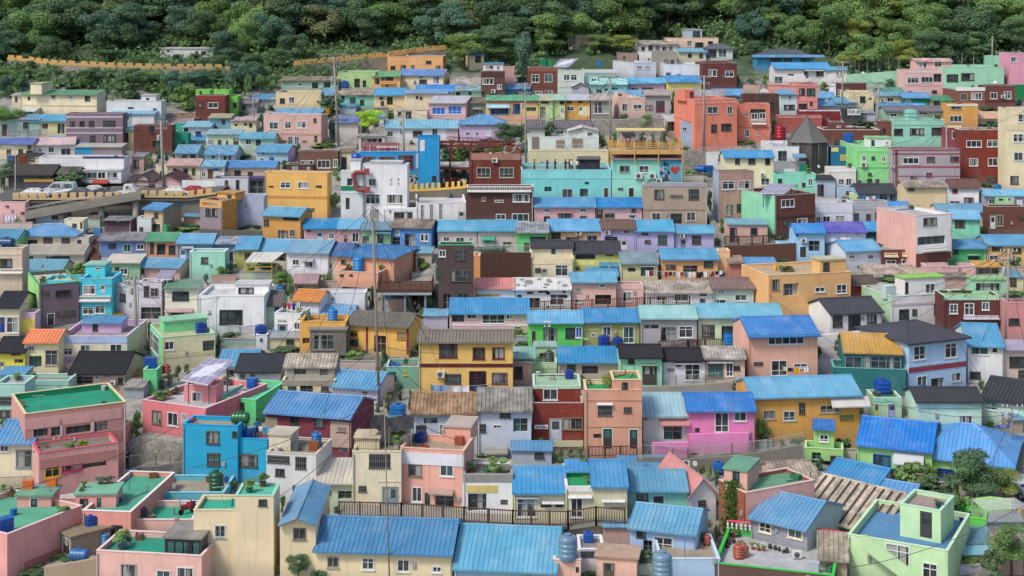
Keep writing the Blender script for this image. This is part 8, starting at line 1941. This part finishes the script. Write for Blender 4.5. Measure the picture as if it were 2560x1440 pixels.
# ---------------------------------------------------------------- small things people keep on flat roofs
def roof_clutter():
    r = random.Random(33); cnt = {}
    for h in list(HOUSES):
        if h.rt != 'f' or h.D > 262 or h.w < 2.6 or h.dp < 2.6: continue
        n = 3 if h.w * h.dp > 45 else 2
        for i in range(n):
            a, y = r.choice((r.uniform(.4, h.w - .4), r.choice((.5, h.w - .5)))), r.uniform(.45, h.dp - .45)
            if r.random() < .6: y = h.dp - .5
            q = h.L + h.t * a + h.n * y; p = Vector((q.x, q.y, h.zroof + .004)); host = host_name(h); side = 'left' if a < h.w * .4 else 'right' if a > h.w * .6 else 'middle'
            k = r.choice(('crate', 'planter', 'bucket', 'stool', 'planter', 'pipe')); c = r.choice((('red', 'a83a34'), ('blue', '2a60a8'), ('brown', '8a5a40'), ('grey', '8a8a88'), ('white', 'd8d8d4'), ('green', '3a7a58')))
            lab = f"{c[0]} {k} at {side} of roof of {host}"
            if lab in LABELS or len(lab.split()) > 16: continue
            if k == 'planter': bush(p, r.uniform(.6, 1.1), r.uniform(.6, 1.1), r.choice('mgyd'), lab, pot=c[1], name='planter', cat='planter'); continue
            t = empty('plastic_' + k if k in ('crate', 'bucket', 'stool') else 'roof_pipe', p, r.uniform(0, 3)); tag(t, lab, k); m = mat('plain', c[1]); b = MB()
            if k == 'crate':
                w_ = r.uniform(.3, .5); b.box(-w_, w_, -.25, -.21, 0, .4); b.box(-w_, w_, .21, .25, 0, .4); b.box(-w_, -w_ + .04, -.21, .21, 0, .4); b.box(w_ - .04, w_, -.21, .21, 0, .4); b.box(-w_ + .04, w_ - .04, -.21, .21, .02, .05); b.obj('body', m, t); b = MB(); b.box(-w_ + .05, w_ - .05, -.2, .2, .052, .3); b.obj('contents', mat('plain', '6a6258'), t)
            elif k == 'bucket': b.lathe([(.18, 0), (.26, .42), (.28, .44), (.24, .44), (.2, .3)], 12); b.obj('body', m, t); b = MB(); b.tube((-.27, 0, .42), (0, .05, .62), .012); b.tube((0, .05, .62), (.27, 0, .42), .012); b.obj('handle', mat('plain', 'a0a0a0'), t)
            elif k == 'stool':
                b.lathe([(.2, .42), (.22, .44), (.22, .48), (.05, .49)], 12); b.obj('seat', m, t)
                for x, y2 in ((-.13, -.13), (.13, -.13), (.13, .13), (-.13, .13)): b = MB(); b.tube((x * 1.3, y2 * 1.3, 0), (x, y2, .43), .02); b.obj('leg', m, t)
            else: b.tube((-1.2, 0, .06), (1.2, .2, .06), .05, .05, 8); b.tube((1.2, .2, .06), (1.2, .2, .5), .05, .05, 8); b.obj('body', m, t)
roof_clutter()
# ---------------------------------------------------------------- camera and daylight
cam = bpy.data.cameras.new('camera'); co = bpy.data.objects.new('camera', cam); COL.objects.link(co)
co.location = (0, 0, ZC); co.rotation_euler = (math.pi / 2, 0, 0)
cam.sensor_width = 36; cam.lens = F / 2560 * 36; cam.shift_y = -(720 - HV) / 2560; cam.clip_start = 1; cam.clip_end = 4000
SC.camera = co
w = bpy.data.worlds.new('World'); SC.world = w; w.use_nodes = True
bg = w.node_tree.nodes['Background']; sky = w.node_tree.nodes.new('ShaderNodeTexSky'); sky.sky_type = 'NISHITA'; sky.sun_disc = False
sd = Vector((-.55, -.5, .95)).normalized()
el = math.asin(sd.z); az = math.atan2(sd.x, sd.y)
sky.sun_elevation = el; sky.sun_rotation = az % (2 * math.pi); sky.dust_density = 2.5; sky.air_density = 1.0; sky.ozone_density = 1.0
w.node_tree.links.new(sky.outputs[0], bg.inputs[0]); bg.inputs[1].default_value = SKY
sl = bpy.data.lights.new('sun', 'SUN'); so = bpy.data.objects.new('sun', sl); COL.objects.link(so)
sl.energy = SUN; sl.angle = math.radians(12); sl.color = (1, .94, .85)
so.rotation_euler = (-sd).to_track_quat('-Z', 'Y').to_euler(); so.location = (0, 0, ZC + 200)
SC.view_settings.view_transform = 'Standard'; SC.view_settings.look = 'None'; SC.view_settings.exposure = 0; SC.view_settings.gamma = 1
SC.cycles.max_bounces = 6; SC.cycles.diffuse_bounces = 3; SC.cycles.use_denoising = True
